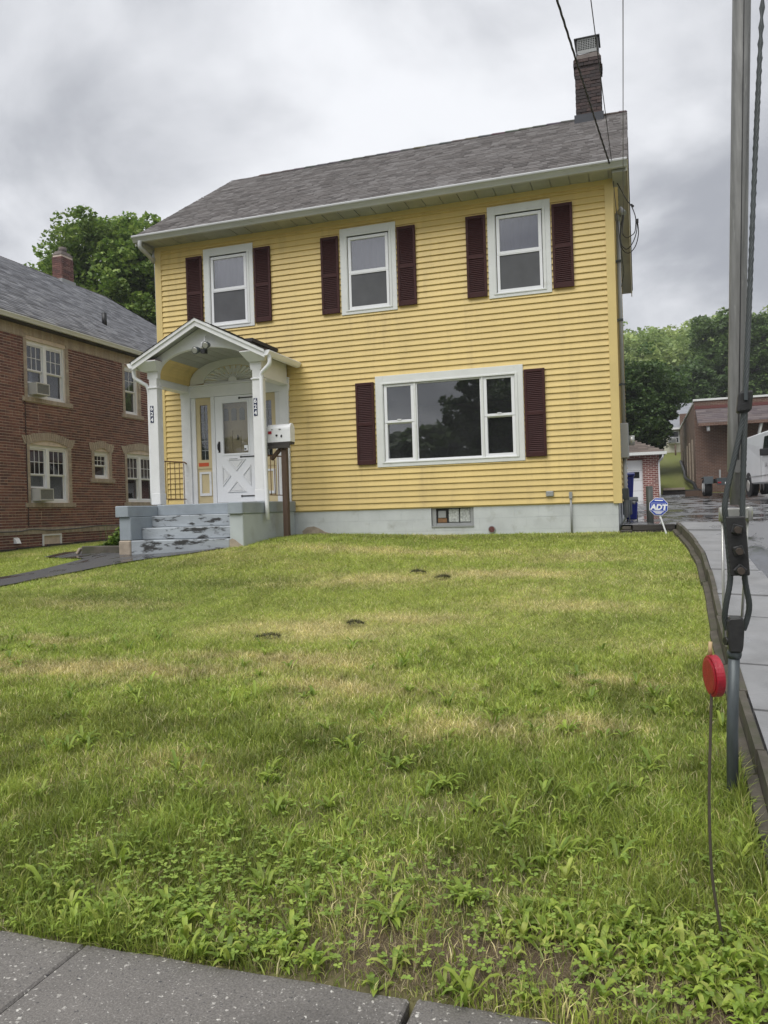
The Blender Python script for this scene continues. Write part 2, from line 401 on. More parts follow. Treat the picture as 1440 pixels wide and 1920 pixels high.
class MB:
    def __init__(s, T=None):
        s.v = []; s.f = []; s.c = []; s.T = T; s.col = None; s.sm = []
    def pts(s, P):
        i = len(s.v)
        for p in P:
            s.v.append(tuple(s.T(*p)) if s.T else tuple(p)); s.c.append(s.col or (1, 1, 1))
        return i
    def face(s, *idx, smooth=False): s.f.append(tuple(idx)); s.sm.append(smooth)
    def poly(s, P):
        i = s.pts(P); s.face(*range(i, i + len(P)))
    def box(s, a0, a1, b0, b1, c0, c1):
        i = s.pts([(a, b, c) for a in (a0, a1) for b in (b0, b1) for c in (c0, c1)])
        for q in ((0, 1, 3, 2), (4, 6, 7, 5), (0, 4, 5, 1), (2, 3, 7, 6), (0, 2, 6, 4), (1, 5, 7, 3)):
            s.face(*[i + k for k in q])
    def obox(s, c, ax, ay, az):
        """oriented box: centre and three half vectors"""
        c, ax, ay, az = map(Vector, (c, ax, ay, az))
        i = s.pts([c + ax * a + ay * b + az * d for a in (-1, 1) for b in (-1, 1) for d in (-1, 1)])
        for q in ((0, 1, 3, 2), (4, 6, 7, 5), (0, 4, 5, 1), (2, 3, 7, 6), (0, 2, 6, 4), (1, 5, 7, 3)):
            s.face(*[i + k for k in q])
    def prism(s, A, B):
        """two matching outlines joined by side faces and capped"""
        n = len(A); i = s.pts(A); j = s.pts(B)
        s.face(*range(i + n - 1, i - 1, -1)); s.face(*range(j, j + n))
        for k in range(n): s.face(i + k, i + (k + 1) % n, j + (k + 1) % n, j + k)
    def tube(s, P, r, n=8, cap=True):
        P = [Vector(p) for p in P]; rr = r if hasattr(r, '__len__') else [r] * len(P)
        rings = []; up = None
        for k, p in enumerate(P):
            d = (P[min(k + 1, len(P) - 1)] - P[max(k - 1, 0)]).normalized()
            if up is None: up = Vector((0, 0, 1)) if abs(d.z) < 0.9 else Vector((1, 0, 0))
            a = d.cross(up).normalized(); b = d.cross(a).normalized(); up = -b if False else up
            rings.append(s.pts([p + (a * math.cos(t) + b * math.sin(t)) * rr[k] for t in [2 * math.pi * q / n for q in range(n)]]))
        for k in range(len(rings) - 1):
            for q in range(n):
                s.face(rings[k] + q, rings[k] + (q + 1) % n, rings[k + 1] + (q + 1) % n, rings[k + 1] + q, smooth=True)
        if cap:
            s.face(*[rings[0] + q for q in range(n - 1, -1, -1)]); s.face(*[rings[-1] + q for q in range(n)])
    def build(s, name, mat, parent=None, origin=None, bevel=0.0, kind=None, recalc=True, attr=False):
        org = ORG[parent.name] if parent is not None else Vector(origin or (0, 0, 0))
        me = bpy.data.meshes.new(name)
        me.from_pydata([tuple(Vector(p) - org) for p in s.v], [], s.f)
        me.polygons.foreach_set('use_smooth', s.sm)
        if attr:
            a = me.color_attributes.new('Col', 'FLOAT_COLOR', 'POINT')
            a.data.foreach_set('color', [q for c in s.c for q in (*c, 1)])
        if recalc:
            bm = bmesh.new(); bm.from_mesh(me); bmesh.ops.recalc_face_normals(bm, faces=bm.faces); 
            if bevel > 0:
                bmesh.ops.bevel(bm, geom=[e for e in bm.edges if e.is_manifold and e.calc_face_angle(0) > 0.5], offset=bevel, segments=1, affect='EDGES', clamp_overlap=True)
            bm.to_mesh(me); bm.free()
        for mm in (mat if isinstance(mat, (list, tuple)) else [mat]): me.materials.append(mm)
        o = link(name, me, parent, None if parent is not None else tuple(org))
        if kind: o['kind'] = kind
        return o
def B(name, mat, parent, *boxes, T=None, bevel=0.0, kind=None, origin=None):
    m = MB(T)
    for b in boxes: m.box(*b)
    return m.build(name, mat, parent, origin, bevel, kind)
def text(name, s, size, mat, parent, loc, right, up, depth=0.002, shear=0.0, origin=None, bold=0.0):
    cu_ = bpy.data.curves.new('txt', 'FONT'); cu_.body = s; cu_.size = size; cu_.extrude = depth; cu_.align_x = 'CENTER'; cu_.align_y = 'CENTER'; cu_.shear = shear; cu_.offset = bold
    o = bpy.data.objects.new('txt', cu_); COL.objects.link(o)
    bpy.context.view_layer.update()
    me = bpy.data.meshes.new_from_object(o.evaluated_get(bpy.context.evaluated_depsgraph_get()))
    bpy.data.objects.remove(o)
    r = Vector(right).normalized(); u = Vector(up).normalized(); n = r.cross(u)
    org = ORG[parent.name] if parent is not None else Vector(origin)
    for v in me.vertices:
        c = v.co.copy(); v.co = Vector(loc) - org + r * c.x + u * c.y + n * c.z
    me.name = name; me.materials.clear(); me.materials.append(mat)
    return link(name, me, parent, origin)
def free_rects(u0, u1, v0, v1, ops):
    """rectangles of a wall left free by openings"""
    us = sorted({u0, u1, *[min(max(o[k], u0), u1) for o in ops for k in (0, 1)]})
    R = []
    for a, b in zip(us, us[1:]):
        if b - a < 1e-4: continue
        cov = sorted((max(o[2], v0), min(o[3], v1)) for o in ops if o[0] <= a + 1e-5 and o[1] >= b - 1e-5 and o[3] > v0 and o[2] < v1)
        z = v0
        for c, d in cov:
            if c - z > 1e-4: R.append((a, b, z, c))
            z = max(z, d)
        if v1 - z > 1e-4: R.append((a, b, z, v1))
    return R
def smooth_path(P, n=10):
    P = [Vector(p) for p in P]; Q = []
    for i in range(len(P) - 1):
        a, b, c, d = P[max(i - 1, 0)], P[i], P[i + 1], P[min(i + 2, len(P) - 1)]
        for k in range(n):
            t = k / n
            Q.append(0.5 * ((2 * b) + (c - a) * t + (2 * a - 5 * b + 4 * c - d) * t * t + (3 * b - a - 3 * c + d) * t ** 3))
    Q.append(P[-1]); return Q

# ================================================================== THE SETTING
def seg(a, b, st): return np.arange(a, b, st)
EDGE = [(0.49, 2.50), (0.49, 3.2), (0.50, 3.9), (0.51, 4.3), (0.52, 5.1), (0.56, 7.0), (0.62, 8.5), (0.66, 10.1), (0.61, 11.6), (0.53, 13.0), (0.52, 13.3)]
EY = np.array([p[1] for p in EDGE]); EX = np.array([p[0] for p in EDGE])
def edge_x(y): return np.interp(y, EY, EX)
PATH_R = [(-6.34, 11.32), (-6.75, 11.12), (-7.35, 10.85), (-7.85, 10.35), (-8.12, 9.6), (-8.45, 8.75), (-9.2, 7.8), (-10.6, 6.9), (-14, 5.6)]
PATH_L = [(-8.75, 12.1), (-8.95, 11.75), (-8.88, 11.1), (-8.90, 10.6), (-8.95, 9.95), (-9.15, 9.35), (-9.8, 8.6), (-11.2, 7.8), (-14, 6.7)]
def in_poly(x, y, P):
    r = np.zeros(len(x), bool); n = len(P)
    for i in range(n):
        (ax, ay), (bx, by) = P[i], P[(i + 1) % n]
        with np.errstate(divide='ignore', invalid='ignore'):
            c = ((ay > y) != (by > y)) & (x < (bx - ax) * (y - ay) / (by - ay + 1e-12) + ax)
        r ^= c
    return r
BRANCH_A = [(-8.85, 11.0), (-9.4, 11.25), (-9.95, 11.55), (-10.35, 11.75)]
BRANCH_B = [(-8.75, 12.05), (-9.4, 12.1), (-9.95, 12.3), (-10.4, 12.35)]
PATHPOLY = PATH_R + PATH_L[::-1]
BRANCHPOLY = BRANCH_A + BRANCH_B[::-1]

# dry patches in the turf: centre, half sizes, strength
DRY = [(-4.4, 5.45, 0.9, 0.22, 0.8), (-3.0, 5.9, 0.75, 0.16, 0.75), (-3.05, 6.85, 0.85, 0.3, 0.85), (-2.3, 7.3, 0.9, 0.25, 0.55),
       (-5.6, 6.3, 0.6, 0.15, 0.45), (-1.6, 9.6, 1.1, 0.3, 0.75), (-3.0, 9.3, 1.0, 0.35, 0.55), (-1.1, 4.7, 0.5, 0.2, 0.6), (-0.35, 4.85, 0.3, 0.13, 0.5),
       (-2.1, 5.3, 0.5, 0.15, 0.5), (-1.0, 7.9, 0.8, 0.25, 0.35), (-3.5, 11.2, 2.0, 0.3, 0.5), (-0.7, 11.0, 0.8, 0.3, 0.3), (-2.6, 3.9, 0.3, 0.12, 0.3), (-0.2, 5.7, 0.3, 0.15, 0.55)]
THATCH = [(-0.35, 2.60, 0.75, 0.15, 1.0), (-0.95, 2.70, 0.40, 0.20, 0.95), (0.15, 2.56, 0.4, 0.10, 1.0), (-0.55, 2.72, 0.5, 0.2, 1.0), (-0.2, 2.66, 0.35, 0.2, 1.0), (-1.0, 2.8, 0.45, 0.22, 0.8), (-0.75, 3.15, 0.35, 0.12, 0.5), (0.1, 2.6, 0.4, 0.12, 0.9), (-1.35, 2.62, 0.3, 0.1, 0.4), (-0.65, 3.7, 0.3, 0.1, 0.4)]
def patches(x, y, P):
    r = np.zeros_like(np.asarray(x, float))
    wx = x + 0.5 * (fbm(x * 2.2, y * 2.2, 71) - 0.5); wy = y + 0.35 * (fbm(x * 2.2, y * 2.2, 91) - 0.5)
    for cx, cy, sx, sy, k in P:
        r = np.maximum(r, k * np.exp(-(((wx - cx) / sx) ** 2 + ((wy - cy) / sy) ** 2)))
    return r
LUSH = [(-6.6, 8.0, 1.5, 0.55, 1.0), (-5.0, 8.9, 1.4, 0.4, 0.9), (-6.2, 10.2, 1.2, 0.6, 0.7), (-3.6, 7.9, 0.7, 0.3, 0.6), (-0.1, 5.4, 0.5, 0.5, 0.8), (-0.5, 7.0, 0.6, 0.6, 0.5), (-3.4, 4.5, 1.3, 0.35, 0.8), (-1.7, 4.3, 0.8, 0.35, 0.8), (-4.5, 12.9, 3.5, 0.35, 0.8), (-0.9, 12.9, 1.6, 0.3, 0.6)]
def dryness(x, y):
    d = 1.3 * patches(x, y, DRY) * (0.75 + 0.9 * fbm(x * 2.5, y * 3.5, 31))
    d = d + np.clip((fbm(x * 0.9, y * 1.8, 41) - 0.56) * 1.6, 0, 0.4) * np.clip((y - 3.8) / 1.5, 0, 1)
    return np.clip(d, 0, 1)
GREENS = np.array([(0.25, 0.365, 0.05), (0.33, 0.44, 0.068), (0.42, 0.49, 0.095), (0.17, 0.275, 0.04), (0.50, 0.54, 0.14)])
TANS = np.array([(0.72, 0.62, 0.31), (0.60, 0.53, 0.25), (0.46, 0.42, 0.16), (0.78, 0.69, 0.40)])
def turf_colour(x, y):
    d = dryness(x, y)[:, None]
    lush = fbm(x * 0.55, y * 0.9, 61)[:, None]
    g = np.array((0.22, 0.31, 0.045)) * lush + np.array((0.43, 0.475, 0.095)) * (1 - lush)
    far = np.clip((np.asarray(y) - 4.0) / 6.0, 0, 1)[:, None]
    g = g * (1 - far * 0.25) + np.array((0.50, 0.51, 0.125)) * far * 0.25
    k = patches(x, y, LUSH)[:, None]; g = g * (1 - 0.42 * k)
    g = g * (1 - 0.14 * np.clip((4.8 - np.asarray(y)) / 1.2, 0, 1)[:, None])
    return g * (1 - d * 0.8) + np.array((0.66, 0.57, 0.24)) * d * 0.8

# ---- terrain sheet
gx = np.concatenate([seg(-160, -40, 20), seg(-40, -16, 2), seg(-16, 2, 0.2), seg(2, 14, 0.75), seg(14, 60, 3), seg(60, 181, 20)])
gy = np.concatenate([seg(-140, -10, 15), seg(-10, 2, 1.5), [2.3, 2.44, 2.47], seg(2.6, 14, 0.2), seg(14, 40, 1), seg(40, 130, 3), seg(130, 300, 20)])
GX, GY = np.meshgrid(gx, gy)
gxx, gyy = GX.ravel(), GY.ravel()
GZ = ground_z(gxx, gyy) - 0.012
nx, ny = len(gx), len(gy)
ii = (np.arange(ny - 1)[:, None] * nx + np.arange(nx - 1)[None, :]).ravel()
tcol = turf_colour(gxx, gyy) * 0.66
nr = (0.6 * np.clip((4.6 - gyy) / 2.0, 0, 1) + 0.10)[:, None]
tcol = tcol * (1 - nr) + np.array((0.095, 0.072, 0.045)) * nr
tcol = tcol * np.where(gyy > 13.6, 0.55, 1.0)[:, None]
th = np.clip(patches(gxx, gyy, THATCH), 0, 1)[:, None]
tcol = tcol * (1 - th) + np.array((0.105, 0.075, 0.05)) * th
MAT['turf'] = M('turf_soil', None, 0.9, 0.35, 14, 0.6, 60, attr=True)
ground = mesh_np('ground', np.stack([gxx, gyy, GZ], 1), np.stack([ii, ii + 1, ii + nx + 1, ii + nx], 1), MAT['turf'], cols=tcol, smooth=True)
tag(ground, kind='structure')

# ---- street, kerb and sidewalk
road = B('road', MAT['road'], None, (-90, 90, -9.5, -1.35, -0.4, -0.125)); tag(road, kind='structure')
kerb = B('kerb', MAT['concrete'], None, (-90, 90, -1.35, -1.2, -0.4, 0.0), bevel=0.02); tag(kerb, kind='structure')
pavement = B('pavement', MAT['dark'], None, (-30, 30, -1.2, 2.45, -0.3, -0.06)); tag(pavement, kind='structure')
jx = [-0.755 + 1.285 * k for k in range(-9, 10)]
for a, b in zip(jx, jx[1:]):
    g0 = 0.012 if abs(a + 0.755) < 0.01 else 0.005
    g1 = 0.012 if abs(b + 0.755) < 0.01 else 0.005
    tl = random.uniform(-0.004, 0.004)
    m = MB()
    # slightly worn back edge: a few vertices along it
    n = 9; A = []; Bq = []
    for k in range(n):
        t = k / (n - 1); A.append((a + g0 + (b - g1 - a - g0) * t, 2.478 + random.uniform(-0.006, 0.006), 0.0 + tl * t))
    front = [(b - g1, 1.2, tl), (a + g0, 1.2, 0)]
    top = A + front; bot = [(p[0], p[1], -0.08) for p in top]
    m.prism(bot, top); m.build('pavement_slab', MAT['sidewalk'], pavement, bevel=0.008)
    B('pavement_slab', MAT['sidewalk'], pavement, (a + g0, b - g1, -1.19, 1.19, -0.08, 0.0), bevel=0.006)

# ---- driveway
dy = np.concatenate([seg(-1.2, 2.5, 0.6), seg(2.5, 13.3, 0.3), [13.3, 13.36], seg(13.8, 40, 0.8)])
V = []; Fq = []; NX = 14
for y in dy:
    x0 = (edge_x(y) + 0.042) if y <= 13.33 else -0.31 if y < 20.7 else -7.0
    x1 = 3.6 if y < 13 else 3.6 + min(1, (y - 13) / 8) * 3.5
    for k in range(NX):
        x = x0 + (x1 - x0) * (k / (NX - 1)) ** 1.4
        V.append((x, y, 0.0))
V = np.array(V); V[:, 2] = drive_z(V[:, 0], V[:, 1]) + 0.03 * (fbm(V[:, 0] * 1.2, V[:, 1] * 0.6, 3) - 0.5) - 0.008 * (V[:, 1] < 2.5)
V[:, 2] -= 0.008
ii = (np.arange(len(dy) - 1)[:, None] * NX + np.arange(NX - 1)[None, :]).ravel()
driveway = mesh_np('driveway', V, np.stack([ii, ii + 1, ii + NX + 1, ii + NX], 1), MAT['asphalt'], smooth=True); tag(driveway, kind='structure')
jy = [2.62, 3.35, 4.12, 4.78, 5.62, 6.28, 6.95, 7.75, 8.95, 10.2, 11.2, 12.2, 13.28]
for a, b in zip(jy, jy[1:]):
    m = MB(); n = 5; rows = []
    dz = random.uniform(-0.006, 0.01); w = random.uniform(-0.03, 0.03)
    L_ = []; R_ = []
    for k in range(n):
        y = a + 0.016 + (b - a - 0.032) * k / (n - 1); sk = 0.05
        z = float(drive_z(0, y)) + 0.016 + dz
        L_.append((float(edge_x(y)) + 0.05, y + sk, z)); R_.append((1.13 + w, y - sk, z - 0.01))
    top = L_ + R_[::-1]; bot = [(p[0], p[1], p[2] - 0.06) for p in top]
    for k in range(n - 1):
        m.prism([(p[0], p[1], p[2] - 0.05) for p in (L_[k], L_[k + 1], R_[k + 1], R_[k])], [L_[k], L_[k + 1], R_[k + 1], R_[k]])
    m.build('paving_slab', MAT['concrete'], driveway)

# ---- edging between lawn and drive: boards standing on a low kerb
edg = thing('driveway_edging', 'weathered low edging boards curving between the lawn and the driveway', 'edging', (0.5, 2.6, 0))
ys = [2.55, 3.4, 4.25, 5.1, 6.0, 6.9, 7.9, 8.9, 9.9, 10.9, 11.8, 12.55, 13.2]
for a, b in zip(ys, ys[1:]):
    m = MB(); k2 = MB(); n = 4
    j = random.uniform(-0.012, 0.012)
    for k in range(n):
        y0 = a + 0.008 + (b - a - 0.012) * k / n; y1 = a + 0.008 + (b - a - 0.012) * (k + 1) / n
        P = []; Q = []
        for y in (y0, y1):
            x = float(edge_x(y)) + j; zt = float(drive_z(0, y)) + 0.03; zl = gz(x - 0.1, y)
            P.append([(x, y, zl - 0.1), (x + 0.04, y, zl - 0.1), (x + 0.04, y, zt), (x, y, zt)])
            Q.append([(x - 0.055, y, zl - 0.1), (x - 0.003, y, zl - 0.1), (x - 0.003, y, zl + 0.045), (x - 0.055, y, zl + 0.035)])
        m.prism(P[0], P[1]); k2.prism(Q[0], Q[1])
    m.build('edge_board', MAT['edging'], edg); k2.build('edge_kerb', MAT['edging'], edg)
tim = thing('timber_retainer', 'dark stacked timber retainer at the top of the lawn by the bollard', 'retaining timber', (0.2, 13.3, 1.08))
B('timber', MAT['railtie'], tim, (-0.13, 0.53, 13.27, 13.40, 1.02, 1.145), bevel=0.008)
B('timber', MAT['railtie'], tim, (-0.14, 0.50, 13.29, 13.41, 1.15, 1.245), bevel=0.008)
B('timber', MAT['railtie'], tim, (-0.33, -0.145, 13.20, 13.38, 1.05, 1.165), bevel=0.008)
B('timber', MAT['edging'], tim, (-0.30, -0.16, 13.32, 13.45, 1.168, 1.22), bevel=0.008)

# ---- asphalt path to the stoop
def ribbon(name, A, Bp, mat, n=60, k=8, off=0.012):
    A2 = [Vector((*p, 0)) for p in A]; B2 = [Vector((*p, 0)) for p in Bp]
    A3 = smooth_path(A2, n // (len(A2) - 1)); B3 = smooth_path(B2, n // (len(B2) - 1)); c = min(len(A3), len(B3))
    V = []
    for i in range(c):
        for q in range(k):
            p = A3[i].lerp(B3[i], q / (k - 1)); V.append((p.x, p.y, 0))
    V = np.array(V); V[:, 2] = ground_z(V[:, 0], V[:, 1]) + off
    ii = (np.arange(c - 1)[:, None] * k + np.arange(k - 1)[None, :]).ravel()
    return tag(mesh_np(name, V, np.stack([ii, ii + 1, ii + k + 1, ii + k], 1), mat, smooth=True), kind='structure')
path = ribbon('path', PATH_R, PATH_L, MAT['path'])
ribbon('path_branch', BRANCH_A, BRANCH_B, MAT['path'], off=0.016)

# ================================================================== SHINGLES, BRICKS, WINDOWS
def shingles(name, parent, o, ux, uy, un, length, height, palette, exposure=0.14, tab=(0.16, 0.34), clip=None):
    """o: eave corner; ux along the eave, uy up the slope, un normal. Joined tabs, each with its own edges."""
    o, ux, uy, un = (np.array(v, float) for v in (o, ux, uy, un))
    V = []; C = []; rows = int(math.ceil(height / exposure))
    for r in range(rows):
        y0 = r * exposure - 0.01; y1 = min(y0 + exposure + 0.03, height)
        x = -random.uniform(0, tab[1])
        while x < length:
            w = random.uniform(*tab); x0, x1 = max(x, 0), min(x + w - 0.004, length); x += w
            if clip:
                lo, hi = clip((y0 + y1) / 2); x0 = max(x0, lo); x1 = min(x1, hi)
            if x1 - x0 < 0.02: continue
            t = random.choice((0.009, 0.013, 0.017)); d = random.uniform(-0.006, 0.006)
            for px, py, pn in ((x0, y0 + d, t), (x1, y0 + d, t), (x1, y1, 0.004), (x0, y1, 0.004), (x0, y0 + d, 0.0), (x1, y0 + d, 0.0)):
                V.append(o + ux * px + uy * py + un * (pn + 0.001))
            c = np.array(random.choice(palette)) * random.uniform(0.85, 1.15)
            C += [c] * 6
    n = len(V) // 6; b = np.arange(n)[:, None] * 6
    F = np.concatenate([b + np.array([[0, 1, 2, 3]]), b + np.array([[4, 5, 1, 0]]), b + np.array([[4, 0, 3, 3]])[:, [0, 1, 2, 2]] * 0 + b * 0 + np.array([[4, 5, 1, 0]])], 0) if False else np.concatenate([b + np.array([[0, 1, 2, 3]]), b + np.array([[4, 5, 1, 0]])], 0)
    ob = mesh_np(name, np.array(V), F, MAT['shingle'], parent, cols=np.array(C))
    ob['kind'] = 'stuff'
    return ob
REDS = [(0.19, 0.078, 0.064), (0.155, 0.064, 0.055), (0.21, 0.090, 0.072), (0.12, 0.055, 0.050), (0.25, 0.118, 0.092), (0.165, 0.078, 0.069)]
BRK = {}
def brick_mesh(key, sx, sy, sz, col):
    k = (key, round(sx, 3), round(sy, 3), round(sz, 3), col)
    if k not in BRK:
        me = bpy.data.meshes.new('brick')
        b = MB(); b.box(-sx / 2, sx / 2, -sy / 2, sy / 2, -sz / 2, sz / 2)
        me.from_pydata(b.v, [], b.f)
        bm = bmesh.new(); bm.from_mesh(me); bmesh.ops.recalc_face_normals(bm, faces=bm.faces); bm.to_mesh(me); bm.free()
        a = me.color_attributes.new('Col', 'FLOAT_COLOR', 'POINT'); a.data.foreach_set('color', [*col, 1] * 8)
        me.materials.append(MAT['brick']); BRK[k] = me
    return BRK[k]
def place(name, me, parent, p):
    o = bpy.data.objects.new(name, me); COL.objects.link(o); o.parent = parent
    o.location = Vector(p) - ORG[parent.name]; ORG[o.name] = ORG[parent.name]
    return o
def brick_chimney(part, x0, x1, y0, y1, z0, z1, pal, course=0.0677, bl=0.205, jit=0.004):
    """bricks on the four faces of a chimney, each its own object"""
    n = int((z1 - z0) / course)
    for r in range(n):
        z = z0 + (r + 0.5) * course
        for face in range(4):
            a0, a1 = (x0, x1) if face < 2 else (y0 + 0.1, y1 - 0.1)
            off = (r + face) % 2 * bl / 2; a = a0 - off
            while a < a1 - 0.02:
                b0, b1 = max(a, a0) + 0.005, min(a + bl, a1) - 0.005; a += bl
                if b1 - b0 < 0.03: continue
                j = random.uniform(-jit, jit); col = random.choice(pal); w = round(b1 - b0, 2)
                if face == 0: place('brick', brick_mesh('x', w, 0.09, course - 0.011, col), part, ((b0 + b1) / 2, y0 + 0.045 + j, z))
                elif face == 1: place('brick', brick_mesh('x', w, 0.09, course - 0.011, col), part, ((b0 + b1) / 2, y1 - 0.045 + j, z))
                elif face == 2: place('brick', brick_mesh('y', 0.09, w, course - 0.011, col), part, (x0 + 0.045 + j, (b0 + b1) / 2, z))
                else: place('brick', brick_mesh('y', 0.09, w, course - 0.011, col), part, (x1 - 0.045 + j, (b0 + b1) / 2, z))
def frame(m, u0, u1, v0, v1, l, r, b, t, w0, w1):
    m.box(u0, u0 + l, v0, v1, w0, w1); m.box(u1 - r, u1, v0, v1, w0, w1)
    m.box(u0 + l, u1 - r, v0, v0 + b, w0, w1); m.box(u0 + l, u1 - r, v1 - t, v1, w0, w1)
def sash(T, win, u0, u1, v0, v1, w, gm, back=None, st=0.045, rail=0.05, grid=None, backoff=0.05, mat=None):
    m = MB(T); frame(m, u0, u1, v0, v1, st, st, rail, rail, w - 0.035, w)
    if grid:
        for k in range(1, grid[0]):
            u = u0 + st + (u1 - u0 - 2 * st) * k / grid[0]; m.box(u - 0.008, u + 0.008, v0 + rail, v1 - rail, w - 0.028, w - 0.012)
        for k in range(1, grid[1]):
            v = v0 + rail + (v1 - v0 - 2 * rail) * k / grid[1]; m.box(u0 + st, u1 - st, v - 0.0075, v + 0.0075, w - 0.027, w - 0.011)
    m.build('sash', mat or MAT['vinylwhite'], win, bevel=0.004)
    B('pane', gm, win, (u0 + st - 0.004, u1 - st + 0.004, v0 + rail - 0.004, v1 - rail + 0.004, w - 0.024, w - 0.0205), T=T)
    if back:
        nm, bm_ = back
        m = MB(T); n = 14; du = (u1 - u0 - 2 * st + 0.02) / n
        i = []
        for k in range(n + 1):
            u = u0 + st - 0.01 + du * k; d = w - 0.035 - backoff + 0.008 * math.sin(k * 2.1) * (1 if nm == 'curtain' else 0)
            i.append(m.pts([(u, v0 + rail - 0.01, d), (u, v1 - rail + 0.01, d)]))
        for a, b in zip(i, i[1:]): m.face(a, b, b + 1, a + 1)
        m.build(nm, bm_, win)

# ================================================================== YELLOW HOUSE
HX0, HX1, HY0, HY1 = -8.87, -0.32, 13.4, 20.6
SB, ST = 1.63, 6.86                          # siding base, soffit height
house = thing('house', 'yellow clapboard two-storey house with maroon shutters and small porch', 'house', (-4.6, 13.4, 1.15))
TF = lambda u, v, w: (u, HY0 - w, v)
UPW = [(-7.825, -6.775), (-5.03, -3.98), (-2.35, -1.30)]
UZ0, UZ1 = 5.13, 6.68
BIG = (-4.44, -1.825, 2.365, 3.98)
DOORO = (-8.20, -6.31, 1.80, 4.06)
ops = [(-8.099, -6.411, 1.82, 3.858)] + [(a + 0.13, b - 0.13, UZ0 + 0.08, UZ1 - 0.15) for a, b in UPW] + [(BIG[0] + 0.14, BIG[1] - 0.14, BIG[2] + 0.09, BIG[3] - 0.15)]
m = MB(TF)
for r in free_rects(HX0, HX1, SB - 0.02, ST, ops): m.box(*r, -0.15, -0.002)
wall = m.build('wall', MAT['sidingtrim'], house)
B('side_wall', MAT['sidingtrim'], house, (HX1 - 0.15, HX1 - 0.002, HY0 + 0.151, HY1 - 0.15, SB, ST + 0.1))
B('side_wall', MAT['sidingtrim'], house, (HX0 + 0.002, HX0 + 0.15, HY0 + 0.151, HY1 - 0.15, SB, ST + 0.1))
B('back_wall', MAT['siding'], house, (HX0, HX1, HY1 - 0.149, HY1, SB, ST))
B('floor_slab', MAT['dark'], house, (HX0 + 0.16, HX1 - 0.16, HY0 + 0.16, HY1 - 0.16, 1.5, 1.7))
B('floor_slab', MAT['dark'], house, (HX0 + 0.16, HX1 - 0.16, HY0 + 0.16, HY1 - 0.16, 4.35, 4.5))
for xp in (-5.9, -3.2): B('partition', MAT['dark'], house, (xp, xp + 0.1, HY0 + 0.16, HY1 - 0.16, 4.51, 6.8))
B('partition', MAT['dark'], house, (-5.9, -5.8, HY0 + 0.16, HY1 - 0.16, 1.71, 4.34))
# clapboards, one board per course and clear run
CH = 0.1016
tri = [(a - 0.008, b + 0.008, UZ0 - 0.008, UZ1 + 0.008) for a, b in UPW] + [(BIG[0] - 0.008, BIG[1] + 0.008, BIG[2] - 0.008, BIG[3] + 0.008), (-8.40, -6.13, 1.5, 4.10)]
tri = [(a + 0.02, b - 0.02, c + 0.02, d - 0.02) for a, b, c, d in tri]
def board(T, parent, rects, z, ht, zmax):
    m = MB(T); jw = random.uniform(-0.001, 0.0012)
    def prof(v): return 0.025 + jw - 0.021 * min(1, max(0, (v - z) / ht))
    for a, b, c, d in rects:
        if c < z + 0.005:
            j = random.uniform(-0.0012, 0.0012); A = [(a, c + j, 0.0), (a, c + j, 0.020), (a, c + j + 0.004, 0.0265 + jw), (a, c + 0.012, 0.0255 + jw), (a, d, prof(d)), (a, d, 0.0)]
        else:
            A = [(a, c, 0.0), (a, c, prof(c)), (a, d, prof(d)), (a, d, 0.0)]
        m.prism(A, [(b, p[1], p[2]) for p in A])
    return m.build('siding_board', MAT['siding'], parent)
nc = int((ST - 0.10 - SB) / CH)
for r in range(nc + 1):
    z = SB + r * CH; zt = min(z + CH, ST - 0.085)
    if zt - z < 0.02: continue
    R = free_rects(HX0 + 0.10, HX1 - 0.10, z, zt - 0.0005, tri)
    groups = []
    for q in R:
        if groups and abs(groups[-1][-1][1] - q[0]) < 1e-4: groups[-1].append(q)
        elif groups and groups[-1][-1][0] == q[0]: groups[-1].append(q)
        else: groups.append([q])
    for g in groups:
        # long runs are butted like real panels
        if len(g) == 1 and g[0][1] - g[0][0] > 5:
            a, b, c, d = g[0]; s_ = a + 1.6 + (r * 1.37 % 3.4)
            board(TF, wall, [(a, s_ - 0.0005, c, d)], z, CH, ST); board(TF, wall, [(s_ + 0.0005, b, c, d)], z, CH, ST)
        else: board(TF, wall, g, z, CH, ST)
# side siding incl. gables
RS = (9.60 - 6.98) / 4.0
for side, TS in ((1, lambda u, v, w: (HX1 + w, u, v)), (-1, lambda u, v, w: (HX0 - w, u, v))):
    sw = [o for o in house.children if o.name.startswith('side_wall')][0 if side == 1 else 1]
    for r in range(int((9.45 - SB) / CH)):
        z = SB + r * CH; y0, y1 = HY0 + 0.09, HY1 - 0.09
        zz = z + CH
        lim = 17.0 - (9.50 - zz) / RS
        if zz > ST: y0, y1 = max(y0, lim), min(y1, 34.0 - lim)
        if y1 - y0 < 0.1: continue
        board(TS, sw, [(y0, y1, z, zz - 0.0005)], z, CH, ST)
    m = MB(TS); m.prism([(HY0 + 0.05, ST + 0.1, -0.15), (HY1 - 0.05, ST + 0.1, -0.15), (17, 9.44, -0.15)], [(HY0 + 0.05, ST + 0.1, -0.003), (HY1 - 0.05, ST + 0.1, -0.003), (17, 9.44, -0.003)])
    m.build('gable_wall', MAT['sidingtrim'], house)
